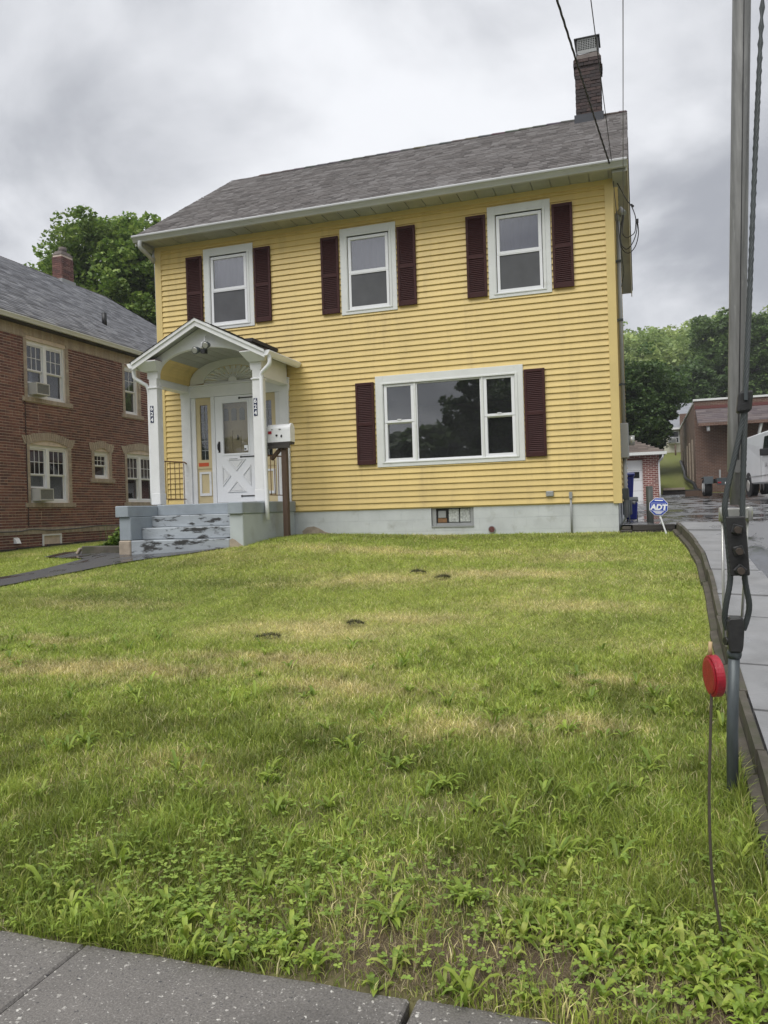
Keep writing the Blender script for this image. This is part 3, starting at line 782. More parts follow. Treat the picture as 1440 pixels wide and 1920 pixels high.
# corner boards, frieze
m = MB(); m.box(HX1 - 0.105, HX1 + 0.029, HY0 - 0.031, HY0 + 0.0, SB - 0.03, ST - 0.09); m.box(HX1, HX1 + 0.031, HY0 + 0.0005, HY0 + 0.1, SB - 0.03, ST - 0.09)
m.build('corner_board', MAT['sidingtrim'], house)
m = MB(); m.box(HX0 - 0.029, HX0 + 0.105, HY0 - 0.031, HY0 + 0.0, SB - 0.03, ST - 0.09); m.box(HX0 - 0.031, HX0, HY0 + 0.0005, HY0 + 0.1, SB - 0.03, ST - 0.09)
m.build('corner_board', MAT['sidingtrim'], house)
B('frieze_board', MAT['sidingtrim'], house, (HX0 - 0.02, HX1 + 0.02, HY0 - 0.034, HY0 - 0.001, ST - 0.09, ST))
# foundation of painted block, joints recessed
m = MB(TF); BW = (-3.49, -2.74, 1.275, 1.615)
rows = [(0.75, 1.21), (1.214, 1.412), (1.416, SB + 0.0)]
for k, (z0, z1) in enumerate(rows):
    u = HX0 + 0.03 - (k % 2) * 0.2
    while u < HX1 - 0.03:
        a, b = max(u, HX0 + 0.03), min(u + 0.398, HX1 - 0.03); u += 0.4
        for r in free_rects(a, b - 0.001, z0, z1, [BW]): m.box(*r, -0.2, -0.004 - 0.001 * random.random())
found = m.build('foundation', MAT['foundation'], house)
B('foundation_core', MAT['joint'], house, *[(*r, -0.3, -0.0065) for r in free_rects(HX0 + 0.031, HX1 - 0.031, 0.76, SB - 0.001, [BW])], T=TF)
B('foundation_side', MAT['foundation'], house, (HX1 - 0.25, HX1 - 0.031, HY0 + 0.302, HY1 - 0.03, 0.75, SB - 0.001), (HX0 + 0.031, HX0 + 0.25, HY0 + 0.302, HY1 - 0.03, 0.55, SB - 0.001), (HX0 + 0.252, HX1 - 0.252, HY1 - 0.3, HY1 - 0.03, 0.7, SB - 0.001))
# basement window of glass block
bw = B('basement_window', MAT['metergrey'], house, (-3.49, -2.74, 1.275, 1.30, -0.12, 0.012), (-3.485, -3.41, 1.301, 1.614, -0.12, -0.03), (-2.80, -2.745, 1.301, 1.614, -0.12, -0.03), (-3.409, -2.801, 1.60, 1.614, -0.12, -0.03), (-3.409, -2.801, 1.301, 1.345, -0.12, -0.04), T=TF)
MAT['glassblock'] = M('glass_block', (0.46, 0.48, 0.46), 0.12, 0.45, 26, 0.9, 22, coat=0.6)
for k in range(3):
    u = -3.405 + k * 0.203
    if k == 0:
        B('block_frame', MAT['black'], bw, (u, u + 0.195, 1.348, 1.597, -0.11, -0.06), T=TF)
        B('vent_hatch', MAT['metergrey'], bw, (u + 0.03, u + 0.165, 1.44, 1.56, -0.06, -0.045), T=TF)
        B('rusty_panel', MAT['rust'], bw, (u + 0.02, u + 0.18, 1.355, 1.43, -0.06, -0.053), T=TF)
    else: B('glass_block', MAT['glassblock'], bw, (u + 0.006, u + 0.192, 1.352, 1.594, -0.11, -0.055), T=TF, bevel=0.014)
# cleanout vent, conduit, outside outlet
m = MB(); cx, cz = -2.43, 1.22
m.tube([(cx, HY0 + 0.06, cz), (cx, HY0 - 0.02, cz)], 0.062, 20); vent = m.build('round_vent', MAT['metergrey'], house)
m = MB(); m.tube([(cx, HY0 - 0.0205, cz), (cx, HY0 - 0.026, cz)], 0.05, 20)
MAT['ventred'] = M('rusty_red_mesh', (0.13, 0.045, 0.04), 0.8, 0.6, 60)
m.build('vent_mesh', MAT['ventred'], vent)
m = MB(); m.tube([(-1.10, HY0 - 0.025, 1.12), (-1.10, HY0 - 0.03, 1.72)], 0.016, 8); m.box(-1.125, -1.075, HY0 - 0.055, HY0 - 0.018, 1.70, 1.81)
m.build('wall_conduit', MAT['metergrey'], house)
B('outlet_cover', MAT['metergrey'], house, (-1.50, -1.375, HY0 - 0.06, HY0 - 0.016, 1.745, 1.835), bevel=0.012)
m = MB(TF)
P = [(-5.93, 1.14), (-5.95, 1.26), (-5.85, 1.33), (-5.72, 1.345), (-5.62, 1.31), (-5.5, 1.24), (-5.38, 1.21), (-5.36, 1.13)]
m.prism([(a, b, -0.006) for a, b in P], [(a, b, 0.003) for a, b in P]); m.build('broken_render', MAT['barecement'], house)
# roof
ro = MB(); EL, ER = -9.08, -0.06
for s in (1, -1):
    ye, yr = (13.0, 17.0) if s == 1 else (21.0, 17.0)
    A = [(EL, ye, 6.89), (EL, ye, 6.97), (EL, yr, 9.59), (EL, yr, 9.48)]
    ro.prism(A, [(ER, *p[1:]) for p in A])
roof = ro.build('roof', MAT['deck'], house)
sl = math.hypot(4.0, 2.62)
PAL = [(0.138, 0.127, 0.122), (0.120, 0.109, 0.105), (0.155, 0.144, 0.140), (0.100, 0.090, 0.087), (0.175, 0.164, 0.160), (0.130, 0.118, 0.113)]
shingles('shingles', roof, (EL - 0.015, 12.975, 6.965), (1, 0, 0), (0, 4 / sl, 2.62 / sl), (0, -2.62 / sl, 4 / sl), ER - EL + 0.03, sl + 0.03, PAL, tab=(0.11, 0.26))
shingles('shingles', roof, (EL - 0.015, 21.025, 6.965), (1, 0, 0), (0, -4 / sl, 2.62 / sl), (0, 2.62 / sl, 4 / sl), ER - EL + 0.03, sl + 0.03, PAL, exposure=0.2)
m = MB(); x = EL + 0.75                       # ridge caps
while x < ER - 0.05:
    w = 0.30; m.col = tuple(k * random.uniform(0.6, 1.0) for k in PAL[3])
    e = min(x + w, ER)
    for s in (-1, 1): m.prism([(x, 17, 9.632), (x, 17 + s * 0.15, 9.545), (x, 17 + s * 0.15, 9.53), (x, 17, 9.615)], [(e, 17, 9.622), (e, 17 + s * 0.15, 9.535), (e, 17 + s * 0.15, 9.52), (e, 17, 9.605)])
    x += 0.29
m.build('ridge_cap', MAT['shingle'], roof, attr=True, kind='stuff')
# gutter, K profile
G = [(13.0, 6.965), (12.885, 6.965), (12.875, 6.95), (12.878, 6.925), (12.90, 6.905), (12.93, 6.87), (12.945, 6.845), (13.0, 6.845)]
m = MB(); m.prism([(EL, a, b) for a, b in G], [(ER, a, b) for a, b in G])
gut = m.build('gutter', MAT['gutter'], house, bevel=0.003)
B('drip_edge', MAT['deck'], gut, (EL, ER, 12.93, 12.995, 6.967, 6.972))
B('rake_board', MAT['white'], house, *[], T=None) if False else None
for xs in (EL, ER - 0.03):
    for s in (1, -1):
        ye, yr = (13.01, 17.0) if s == 1 else (20.99, 17.0)
        m = MB(); A = [(xs + 0.003, ye, 6.80), (xs + 0.003, ye, 6.955), (xs + 0.003, yr, 9.575), (xs + 0.003, yr, 9.41)]
        m.prism(A, [(p[0] + 0.024, *p[1:]) for p in A]); m.build('rake_board', MAT['white'], house)
# rake soffits under the gable overhangs
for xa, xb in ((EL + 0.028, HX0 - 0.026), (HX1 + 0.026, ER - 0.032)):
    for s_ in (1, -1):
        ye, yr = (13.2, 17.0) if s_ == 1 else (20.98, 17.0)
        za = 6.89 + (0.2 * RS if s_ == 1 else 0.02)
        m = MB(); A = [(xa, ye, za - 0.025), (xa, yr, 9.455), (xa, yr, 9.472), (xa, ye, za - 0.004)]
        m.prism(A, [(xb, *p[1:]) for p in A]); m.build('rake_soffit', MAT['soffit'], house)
# eave returns closing the soffit at the gable ends
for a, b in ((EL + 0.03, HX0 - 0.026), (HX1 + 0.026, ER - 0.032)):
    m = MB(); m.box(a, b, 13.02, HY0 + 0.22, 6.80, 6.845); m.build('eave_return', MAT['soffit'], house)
# soffit panels, each visible
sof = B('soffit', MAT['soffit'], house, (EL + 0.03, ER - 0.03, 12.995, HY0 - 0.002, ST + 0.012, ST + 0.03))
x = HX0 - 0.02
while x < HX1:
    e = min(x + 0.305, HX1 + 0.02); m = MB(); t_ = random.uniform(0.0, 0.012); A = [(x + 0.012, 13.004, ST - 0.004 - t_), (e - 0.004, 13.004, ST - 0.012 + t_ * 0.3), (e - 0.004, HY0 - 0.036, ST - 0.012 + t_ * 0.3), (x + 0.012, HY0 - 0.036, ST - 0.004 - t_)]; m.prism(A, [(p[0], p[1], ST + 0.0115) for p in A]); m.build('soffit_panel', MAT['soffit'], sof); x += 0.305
# chimney
pal = [(0.056, 0.036, 0.034), (0.044, 0.030, 0.029), (0.068, 0.043, 0.039), (0.035, 0.026, 0.026)]
CX0, CX1, CY0, CY1 = -1.035, -0.53, 16.55, 17.1
chim = B('chimney', MAT['mortardark'], house, (CX0 + 0.015, CX1 - 0.015, CY0 + 0.015, CY1 - 0.015, 9.0, 10.6))
brick_chimney(chim, CX0, CX1, CY0, CY1, 9.25, 10.45, pal, jit=0.007)
brick_chimney(chim, CX0 - 0.025, CX1 + 0.025, CY0 - 0.02, CY1 + 0.02, 10.45, 10.60, pal, jit=0.01)
m = MB(); A = [(CX0 - 0.01, CY0, 10.601), (CX1 + 0.01, CY0, 10.601), (CX1 + 0.01, CY1, 10.601), (CX0 - 0.01, CY1, 10.601)]
m.prism(A, [(CX0 + 0.06, CY0 + 0.08, 10.73), (CX1 - 0.05, CY0 + 0.07, 10.74), (CX1 - 0.06, CY1 - 0.07, 10.73), (CX0 + 0.06, CY1 - 0.06, 10.73)])
m.build('cement_crown', MAT['cap'], chim)
m = MB(); m.box(CX0 + 0.035, CX0 + 0.055, CY0 + 0.06, CY1 - 0.06, 10.68, 11.03); m.box(CX1 - 0.055, CX1 - 0.03, CY0 + 0.06, CY1 - 0.06, 10.68, 11.03)
m.box(CX0 + 0.0, CX1 + 0.0, CY0 + 0.03, CY1 - 0.03, 11.032, 11.05)
m.build('chimney_cap', MAT['black'], chim)
m = MB(); m.box(CX0 + 0.06, CX1 - 0.06, CY0 + 0.055, CY0 + 0.07, 10.735, 10.80); m.box(CX0 + 0.06, CX1 - 0.06, CY0 + 0.055, CY0 + 0.07, 11.0, 11.03)
for k in range(12): u = CX0 + 0.062 + k * 0.0335; m.box(u, u + 0.010, CY0 + 0.055, CY0 + 0.064, 10.801, 10.999)
for k in range(1, 6): z = 10.80 + k * 0.0335; m.box(CX0 + 0.061, CX1 - 0.061, CY0 + 0.0645, CY0 + 0.069, z, z + 0.01)
m.build('cap_mesh', MAT['metergrey'], chim)
m = MB(); zf = lambda y: 6.98 + (y - 13.0) * RS
m.prism([(CX0 - 0.03, CY0 - 0.02, zf(CY0) - 0.08), (CX1 + 0.03, CY0 - 0.02, zf(CY0) - 0.08), (CX1 + 0.03, CY0 - 0.02, zf(CY0) + 0.17), (CX0 - 0.03, CY0 - 0.02, zf(CY0) + 0.17)],
        [(CX0 - 0.03, CY0 + 0.4, zf(CY0) - 0.08), (CX1 + 0.03, CY0 + 0.4, zf(CY0) - 0.08), (CX1 + 0.03, CY0 + 0.4, zf(CY0 + 0.4) + 0.10), (CX0 - 0.03, CY0 + 0.4, zf(CY0 + 0.4) + 0.10)])
m.build('flashing', MAT['flash'], chim)

# windows
def casing(T, u0, u1, v0, v1, l, r, b, t):
    m = MB(T); frame(m, u0, u1, v0, v1, l, r, b, t, 0.0, 0.036)
    frame(m, u0 + l - 0.05, u1 - r + 0.05, v0 + b - 0.03, v1 - t + 0.03, 0.038, 0.038, 0.02, 0.03, -0.06, 0.047)
    return m
def dh_window(T, parent, u0, u1, v0, v1):
    w = casing(T, u0, u1, v0, v1, 0.135, 0.135, 0.085, 0.15).build('window', MAT['capwhite'], parent, bevel=0.003)
    a, b, c, d = u0 + 0.147, u1 - 0.147, v0 + 0.087, v1 - 0.165
    mid = c + (d - c) * 0.50
    B('head_track', MAT['black'], w, (a, b, d + 0.001, v1 - 0.152, -0.02, 0.006), T=T)
    sash(T, w, a, b, mid - 0.012, d, 0.022, MAT['glasswavy'], ('curtain', MAT['curtain']), st=0.055, rail=0.055)
    sash(T, w, a, b, c, mid + 0.02, -0.018, MAT['glass'], ('curtain', MAT['curtain']), st=0.045, rail=0.05, backoff=0.05)
    # insect screen in front of the lower sash
    m = MB(T); frame(m, a, b, c, mid - 0.013, 0.045, 0.045, 0.05, 0.012, -0.004, 0.02); m.build('screen_frame', MAT['vinylwhite'], w)
    B('screen', MAT['screen'], w, (a + 0.04, b - 0.04, c + 0.045, mid - 0.02, 0.004, 0.007), T=T)
    return w
for a, b in UPW: dh_window(TF, house, a, b, UZ0, UZ1)
pw = casing(TF, *BIG, 0.145, 0.145, 0.095, 0.155)
pw.box(-3.735, -3.70, BIG[2] + 0.095, BIG[3] - 0.155, -0.05, 0.03); pw.box(-2.545, -2.505, BIG[2] + 0.095, BIG[3] - 0.155, -0.05, 0.03)
pw = pw.build('picture_window', MAT['capwhite'], house, bevel=0.003)
c0, d0 = BIG[2] + 0.096, BIG[3] - 0.156
for a, b in ((-4.288, -3.737), (-2.503, -1.975)):
    md = 3.155
    sash(TF, pw, a, b, md - 0.015, d0, 0.018, MAT['glassbig'], None, st=0.055, rail=0.045)
    sash(TF, pw, a, b, c0, md + 0.018, -0.02, MAT['glassbig'], None, st=0.05, rail=0.05)
    B('screen_frame', MAT['vinylwhite'], pw, (a + 0.0, a + 0.05, c0, md - 0.02, -0.005, 0.016), (b - 0.05, b, c0, md - 0.02, -0.005, 0.016), (a + 0.051, b - 0.051, c0, c0 + 0.05, -0.005, 0.016), T=TF)
    B('sash_lock', MAT['vinylwhite'], pw, ((a + b) / 2 - 0.035, (a + b) / 2 + 0.035, md + 0.03, md + 0.045, 0.018, 0.03), T=TF)
m = MB(TF); frame(m, -3.699, -2.546, c0, d0, 0.02, 0.02, 0.025, 0.022, -0.04, 0.012); m.build('fixed_frame', MAT['vinylwhite'], pw)
B('pane', MAT['glassbig'], pw, (-3.683, -2.562, c0 + 0.02, d0 - 0.02, -0.02, -0.015), T=TF)
# shutters
def shutter(u0, u1, v0, v1):
    m = MB(TF); st = 0.042; mid = (v0 + v1) / 2 - 0.01
    frame(m, u0, u1, v0, v1, st, st, 0.075, 0.05, 0.024, 0.062); m.box(u0 + st, u1 - st, mid - 0.03, mid + 0.03, 0.024, 0.062)
    m.box(u0 + st - 0.002, u1 - st + 0.002, v0 + 0.02, v1 - 0.02, 0.028, 0.037)
    s = m.build('shutter', MAT['maroon'], house, bevel=0.003)
    m = MB(TF)
    for a, b in ((v0 + 0.075, mid - 0.03), (mid + 0.03, v1 - 0.05)):
        n = int((b - a) / 0.031)
        for k in range(n):
            z = a + (b - a) * (k + 0.5) / n
            A = [(u0 + st, z - 0.014, 0.059), (u0 + st, z + 0.013, 0.041), (u0 + st, z + 0.013, 0.036), (u0 + st, z - 0.014, 0.052)]
            m.prism(A, [(u1 - st, *p[1:]) for p in A])
    m.build('louvers', MAT['maroon'], s, kind='stuff')
for a, b in UPW:
    shutter(a - 0.37, a - 0.03, 5.18, 6.565); shutter(b + 0.025, b + 0.36, 5.18, 6.565)
shutter(-4.81, -4.465, 2.42, 3.885); shutter(-1.81, -1.465, 2.42, 3.885)

# front door unit
TD = TF
du = B('entry_surround', MAT['white'], house, (-8.395, -8.20, 1.815, 3.99, 0.0, 0.06), (-6.315, -6.13, 1.815, 3.99, 0.0, 0.06),      # pilasters
       (-8.41, -6.115, 3.86, 4.075, 0.001, 0.055), (-8.43, -6.10, 4.075, 4.10, 0.0, 0.09),
       (-8.198, -8.10, 1.815, 3.859, 0.0, 0.03), (-6.41, -6.317, 1.815, 3.859, 0.0, 0.03),
       (-7.76, -7.675, 1.815, 3.859, 0.0, 0.045), (-6.83, -6.755, 1.815, 3.859, 0.0, 0.045), T=TD, bevel=0.004)
for a, b in ((-8.099, -7.761), (-6.754, -6.411)):
    s = B('sidelight', MAT['creamyellow'], house, (a, a + 0.085, 2.62, 3.82, -0.03, 0.008), (b - 0.085, b, 2.62, 3.82, -0.03, 0.008), (a, b, 3.72, 3.858, -0.029, 0.007), (a, b, 2.50, 2.67, -0.029, 0.009), (a, b, 1.82, 2.499, -0.03, -0.002), T=TD)
    B('pane', MAT['glass'], s, (a + 0.086, b - 0.086, 2.671, 3.719, -0.02, -0.016), T=TD)
    B('leading', MAT['metergrey'], s, ((a + b) / 2 - 0.005, (a + b) / 2 + 0.005, 2.672, 3.718, -0.015, -0.009), *[(a + 0.087, b - 0.087, z - 0.005, z + 0.005, -0.0155, -0.0095) for z in (2.85, 3.03, 3.21, 3.39, 3.57)], T=TD)
    B('curtain', MAT['curtain'], s, (a + 0.05, b - 0.05, 2.6, 3.75, -0.09, -0.08), T=TD)
    B('lower_panel', MAT['white'], s, (a + 0.04, b - 0.04, 1.98, 2.03, -0.001, 0.014), (a + 0.04, b - 0.04, 2.40, 2.44, -0.001, 0.014), (a + 0.04, a + 0.085, 2.031, 2.399, -0.001, 0.014), (b - 0.085, b - 0.04, 2.031, 2.399, -0.001, 0.014), T=TD)
    if a < -7.9: B('sticker', MAT['orange'], s, (a + 0.03, a + 0.25, 2.545, 2.615, 0.0095, 0.011), T=TD)
ba = B('inner_door', MAT['cream'], house, (-7.67, -6.835, 1.83, 3.855, -0.14, -0.10), (-7.62, -7.38, 2.0, 3.2, -0.099, -0.085), (-7.13, -6.9, 2.0, 3.2, -0.099, -0.085), (-7.31, -7.2, 2.0, 3.2, -0.099, -0.088), T=TD)
for k in range(4):
    cx = -7.51 + k * 0.172; m = MB(TD); P = [(cx - 0.055, 3.40), (cx + 0.055, 3.40)] + [(cx + 0.055 * math.cos(t), 3.58 + 0.06 * math.sin(t)) for t in np.linspace(0, math.pi, 9)]
    m.prism([(a, b, -0.099) for a, b in P], [(a, b, -0.092) for a, b in P]); m.build('arched_light', MAT['metergrey'], ba)
m = MB(TD); m.tube([(-7.255, 3.03, -0.07), (-7.255, 3.12, -0.07)], [0.02, 0.006], 8); m.build('door_knocker', MAT['boltrust'], ba)
DX0, DX1, DZ0, DZ1 = -7.672, -6.832, 1.84, 3.857
GX0, GX1, GZ0, GZ1 = -7.505, -6.985, 2.765, 3.72
m = MB(TD)
for r in free_rects(DX0 + 0.002, DX1 - 0.002, DZ0, DZ1 - 0.002, [(GX0, GX1, GZ0, GZ1)]): m.box(*r, 0.0, 0.034)
frame(m, GX0 - 0.035, GX1 + 0.035, GZ0 - 0.035, GZ1 + 0.035, 0.03, 0.03, 0.03, 0.03, 0.034, 0.045)
sdoor = m.build('storm_door', MAT['vinylwhite'], house)
MAT['doorglass'] = glass('storm_glass', 0.05, (0.88, 0.88, 0.86), 0.004)
B('pane', MAT['doorglass'], sdoor, (GX0 - 0.004, GX1 + 0.004, GZ0 - 0.004, GZ1 + 0.004, 0.014, 0.018), T=TD)
cx, cz = -7.25, 2.34
for tri3 in (((-0.19, 0.31), (0.21, 0.31), (0.01, 0.09)), ((-0.19, -0.31), (0.21, -0.31), (0.01, -0.09)), ((-0.29, 0.20), (-0.29, -0.20), (-0.11, 0.0)), ((0.31, 0.20), (0.31, -0.20), (0.13, 0.0))):
    m = MB(TD); c = Vector((sum(p[0] for p in tri3) / 3, sum(p[1] for p in tri3) / 3))
    P = [Vector(p) for p in tri3]; Q = [c + (p - c) * 0.80 for p in P]; R = [c + (p - c) * 0.62 for p in P]
    for k in range(3):
        a, b = P[k], P[(k + 1) % 3]; d, e = Q[(k + 1) % 3], Q[k]
        m.prism([(cx + p.x, cz + p.y, 0.0345) for p in (a, b, d, e)], [(cx + p.x, cz + p.y, 0.052) for p in (a, b, d, e)])
    m.prism([(cx + p.x, cz + p.y, 0.0345) for p in R], [(cx + p.x * 1 + 0, cz + p.y, 0.044) for p in R])
    m.build('cross_panel', MAT['white'], sdoor, bevel=0.004)
for z in (2.69, 3.80, 1.95):
    m = MB(TD); m.box(DX1 - 0.30, DX1 + 0.02, z - 0.011, z + 0.011, 0.0345, 0.043); m.box(DX1 - 0.33, DX1 - 0.30, z - 0.018, z + 0.018, 0.0345, 0.043); m.build('strap_hinge', MAT['black'], sdoor)
m = MB(TD); m.tube([(DX0 + 0.07, 2.98, 0.037), (DX0 + 0.07, 2.93, 0.08), (DX0 + 0.075, 2.86, 0.085), (DX0 + 0.08, 2.80, 0.037)], 0.015, 6); m.box(DX0 + 0.055, DX0 + 0.095, 2.79, 3.0, 0.0345, 0.039); m.build('handle', MAT['black'], sdoor)
B('notice', MAT['lettering'], sdoor, (GX1 - 0.095, GX1 - 0.02, GZ0 + 0.04, GZ0 + 0.14, 0.0185, 0.0195), T=TD)
B('notice_print', MAT['black'], sdoor, (GX1 - 0.09, GX1 - 0.05, GZ0 + 0.055, GZ0 + 0.085, 0.0198, 0.0203), T=TD)
B('name_strip', MAT['metergrey'], sdoor, (-7.40, -7.22, 2.648, 2.668, 0.0345, 0.036), T=TD)

# ---------------- porch canopy
PC = -7.262; PFY = 12.28; PRY0 = 12.06; PEZ = 4.37; PAZ = 5.03; PHW = 1.31
AX0, AX1, AZ0, AR = -8.19, -6.335, 4.09, 0.47
def arch(t):
    # basket arch from left spring to right spring
    a = math.pi * (1 - t); c = (AX0 + AX1) / 2; h = (AX1 - AX0) / 2
    return c + h * math.cos(a), AZ0 + AR * (math.sin(a) ** 0.75)
rz = lambda x: PAZ - (PAZ - PEZ) * abs(x - PC) / PHW
m = MB(); n = 28
pts = [(-8.40, AZ0)] + [arch(k / n) for k in range(n + 1)] + [(-6.125, AZ0)]
for (xa, za), (xb, zb) in zip(pts, pts[1:]):
    if xb - xa < 1e-4: continue
    A = [(xa, PFY, za), (xb, PFY, zb), (xb, PFY, rz(xb) - 0.10), (xa, PFY, rz(xa) - 0.10)]
    m.prism(A, [(p[0], p[1] + 0.09, p[2]) for p in A])
porch = m.build('porch_canopy', MAT['white'], house)
# vault lining: pale boards on top, yellow ones low on the sides
for k in range(n):
    (xa, za), (xb, zb) = arch(k / n), arch((k + 1) / n)
    if za > zb: off = 0.012
    lowk = k < 6 or k >= n - 6
    if k % 2 and not lowk: continue
    if not lowk: xb, zb = arch((k + 2) / n)
    e = 0.006
    m = MB(); A = [(xa, PFY + 0.092, za), (xb, PFY + 0.092, zb), (xb, PFY + 0.092, zb + 0.03), (xa, PFY + 0.092, za + 0.03)]
    dxx, dzz = (xb - xa) * 0.02, (zb - za) * 0.02
    A = [(xa + dxx, A[0][1], za + dzz), (xb - dxx, A[0][1], zb - dzz), (xb - dxx, A[0][1], zb - dzz + 0.02), (xa + dxx, A[0][1], za + dzz + 0.02)]
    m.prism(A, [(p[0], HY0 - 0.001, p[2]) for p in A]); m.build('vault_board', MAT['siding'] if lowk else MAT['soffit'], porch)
B('vault_backing', MAT['deck'], porch, (AX0 - 0.01, AX1 + 0.01, PFY + 0.095, HY0 - 0.002, 4.60, 4.66))
# yellow boards over the fan, on the wall
m = MB()
for k in range(10): 
    z = 4.10 + k * 0.06
    m.box(-8.19, -6.33, HY0 - 0.02, HY0 - 0.001, z, z + 0.057)
m.build('tympanum_boards', MAT['siding'], porch)
# side beams, columns, caps
for s, xc in ((-1, -8.295), (1, -6.225)):
    B('side_beam', MAT['white'], porch, (xc - 0.085, xc + 0.085, PFY + 0.091, HY0 - 0.056, 4.0, 4.34), (xc - 0.1, xc + 0.1, PFY + 0.092, HY0 - 0.057, 3.965, 3.999), bevel=0.004)
    c = B('column', MAT['white'], porch, (xc - 0.085, xc + 0.085, PFY, PFY + 0.17, 2.03, 3.93), (xc - 0.095, xc + 0.095, PFY - 0.01, PFY + 0.18, 1.822, 2.029), (xc - 0.08, xc + 0.08, PFY + 0.002, PFY + 0.165, 3.931, 4.25), (xc - 0.105, xc + 0.105, PFY - 0.018, PFY + 0.188, 3.915, 3.945), bevel=0.006)
    m = MB(); a, b = (xc - 0.27, xc + 0.21) if s == -1 else (xc - 0.21, xc + 0.27)
    m.prism([(a + 0.09, PFY - 0.06, 4.22), (b - 0.08, PFY - 0.06, 4.22), (b - 0.08, PFY - 0.004, 4.22), (a + 0.09, PFY - 0.004, 4.22)],
            [(a, PFY - 0.20, 4.36), (b, PFY - 0.20, 4.36), (b, PFY - 0.004, 4.36), (a, PFY - 0.004, 4.36)])
    m.box(a + 0.003, b - 0.003, PFY - 0.203, PFY - 0.005, 4.361, 4.385)
    m.build('cornice_return', MAT['white'], porch, bevel=0.004)
    B('return_flashing', MAT['ventred'], porch, (a - 0.002, b + 0.002, PFY - 0.205, PFY - 0.005, 4.3855, 4.391))
    # house number plaques, reading down
    zc = 3.555 if s == -1 else 3.545
    xo = xc - 0.03 if s == -1 else xc - 0.03
    for d in '624':
        pl = B('number_plaque', MAT['navy'], porch, (xo - 0.034, xo + 0.034, PFY - 0.006, PFY - 0.0012, zc - 0.05, zc + 0.05))
        text('house_number', d, 0.105, MAT['lettering'], porch, (xo, PFY - 0.0075, zc), (1, 0, 0), (0, 0, 1), 0.001, bold=0.002); zc -= 0.102
# rake boards and roof
for s in (-1, 1):
    xe = PC + s * PHW
    for (y0, y1, d0_, d1_) in ((PRY0 - 0.018, PRY0 + 0.004, 0.0, 0.05), (PRY0 + 0.005, PRY0 + 0.03, 0.03, 0.135)):
        m = MB(); A = [(xe, y0, PEZ - d0_), (PC, y0, PAZ - d0_), (PC, y0, PAZ - d1_), (xe, y0, PEZ - d1_)]
        m.prism(A, [(p[0], y1, p[2]) for p in A]); m.build('rake_board', MAT['white'], porch)
    m = MB(); A = [(xe, PRY0 + 0.031, PEZ - 0.01), (PC, PRY0 + 0.031, PAZ - 0.01), (PC, PRY0 + 0.031, PAZ - 0.085), (xe, PRY0 + 0.031, PEZ - 0.085)]
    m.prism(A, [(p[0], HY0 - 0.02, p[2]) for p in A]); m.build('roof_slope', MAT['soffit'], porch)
    ln = math.hypot(PHW, PAZ - PEZ); ux = np.array((-s * PHW, 0, PAZ - PEZ)) / ln
    nn = np.array((s * (PAZ - PEZ), 0, PHW)) / ln
    shingles('shingles', porch, (xe + s * 0.02, PRY0 - 0.03, PEZ - 0.012), (0, 1, 0), ux, nn, HY0 - PRY0 + 0.005, ln + 0.02, [tuple(k * 0.55 for k in c) for c in PAL])
    G = [(0.0, 0.0), (0.10, 0.0), (0.105, -0.015), (0.085, -0.05), (0.06, -0.085), (0.0, -0.09)]
    m = MB(); A = [(xe + s * (g[0] - 0.005), PRY0 + 0.0, PEZ - 0.016 + g[1]) for g in G]
    m.prism(A, [(p[0], HY0 - 0.03, p[2]) for p in A]); m.build('porch_gutter', MAT['vinylwhite'], porch)
# downspouts of the porch
xr = PC + PHW + 0.05
m = MB(); m.tube(smooth_path([(xr, 12.14, 4.28), (xr, 12.14, 4.14), (xr - 0.10, 12.16, 4.05), (xr - 0.18, 12.19, 3.98), (xr - 0.185, 12.19, 3.85), (xr - 0.17, 12.17, 3.3), (xr - 0.11, 12.12, 1.5)], 5), 0.036, 8)
m.build('downspout', MAT['vinylwhite'], porch)
xl = PC - PHW - 0.05
m = MB(); m.tube(smooth_path([(xl, 12.20, 4.28), (xl + 0.01, 12.2, 4.12), (xl + 0.12, 12.26, 4.03), (xl + 0.2, 12.33, 3.92), (xl + 0.21, 12.34, 3.5), (xl + 0.21, 12.34, 1.84)], 5), 0.036, 8)
m.build('downspout', MAT['vinylwhite'], porch)
# sunburst fan over the door
fan = MB(TF)
c = ((AX0 + AX1) / 2, 4.10)
N_ = 24; O = [(c[0] + 0.92 * math.cos(t), c[1] + 0.46 * math.sin(t) ** 0.8) for t in np.linspace(math.pi, 0, N_ + 1)]
I = [(c[0] + 0.62 * math.cos(t), c[1] + 0.035 + 0.30 * math.sin(t)) for t in np.linspace(math.pi, 0, N_ + 1)]
for k in range(N_):
    A = [O[k], O[k + 1], I[k + 1], I[k]]; fan.prism([(p[0], p[1], 0.021) for p in A], [(p[0], p[1], 0.055) for p in A])
fan.box(c[0] - 0.62, c[0] + 0.62, c[1] + 0.001, c[1] + 0.034, 0.021, 0.054)
fan = fan.build('fan_panel', MAT['white'], porch)
m = MB(TF)
for k in range(15):
    t0 = math.pi * (k + 0.06) / 15; t1 = math.pi * (k + 0.94) / 15; tm = (t0 + t1) / 2
    q = lambda t, r: (c[0] + 0.615 * r * math.cos(t), c[1] + 0.036 + 0.295 * r * math.sin(t))
    a, b, e, f = q(t0, 0.13), q(t1, 0.13), q(t1, 0.98), q(t0, 0.98); g, h = q(tm, 0.13), q(tm, 0.98)
    i = m.pts([(*a, 0.024), (*f, 0.024), (*h, 0.046), (*g, 0.046), (*b, 0.024), (*e, 0.024)])
    m.face(i, i + 1, i + 2, i + 3); m.face(i + 3, i + 2, i + 5, i + 4)
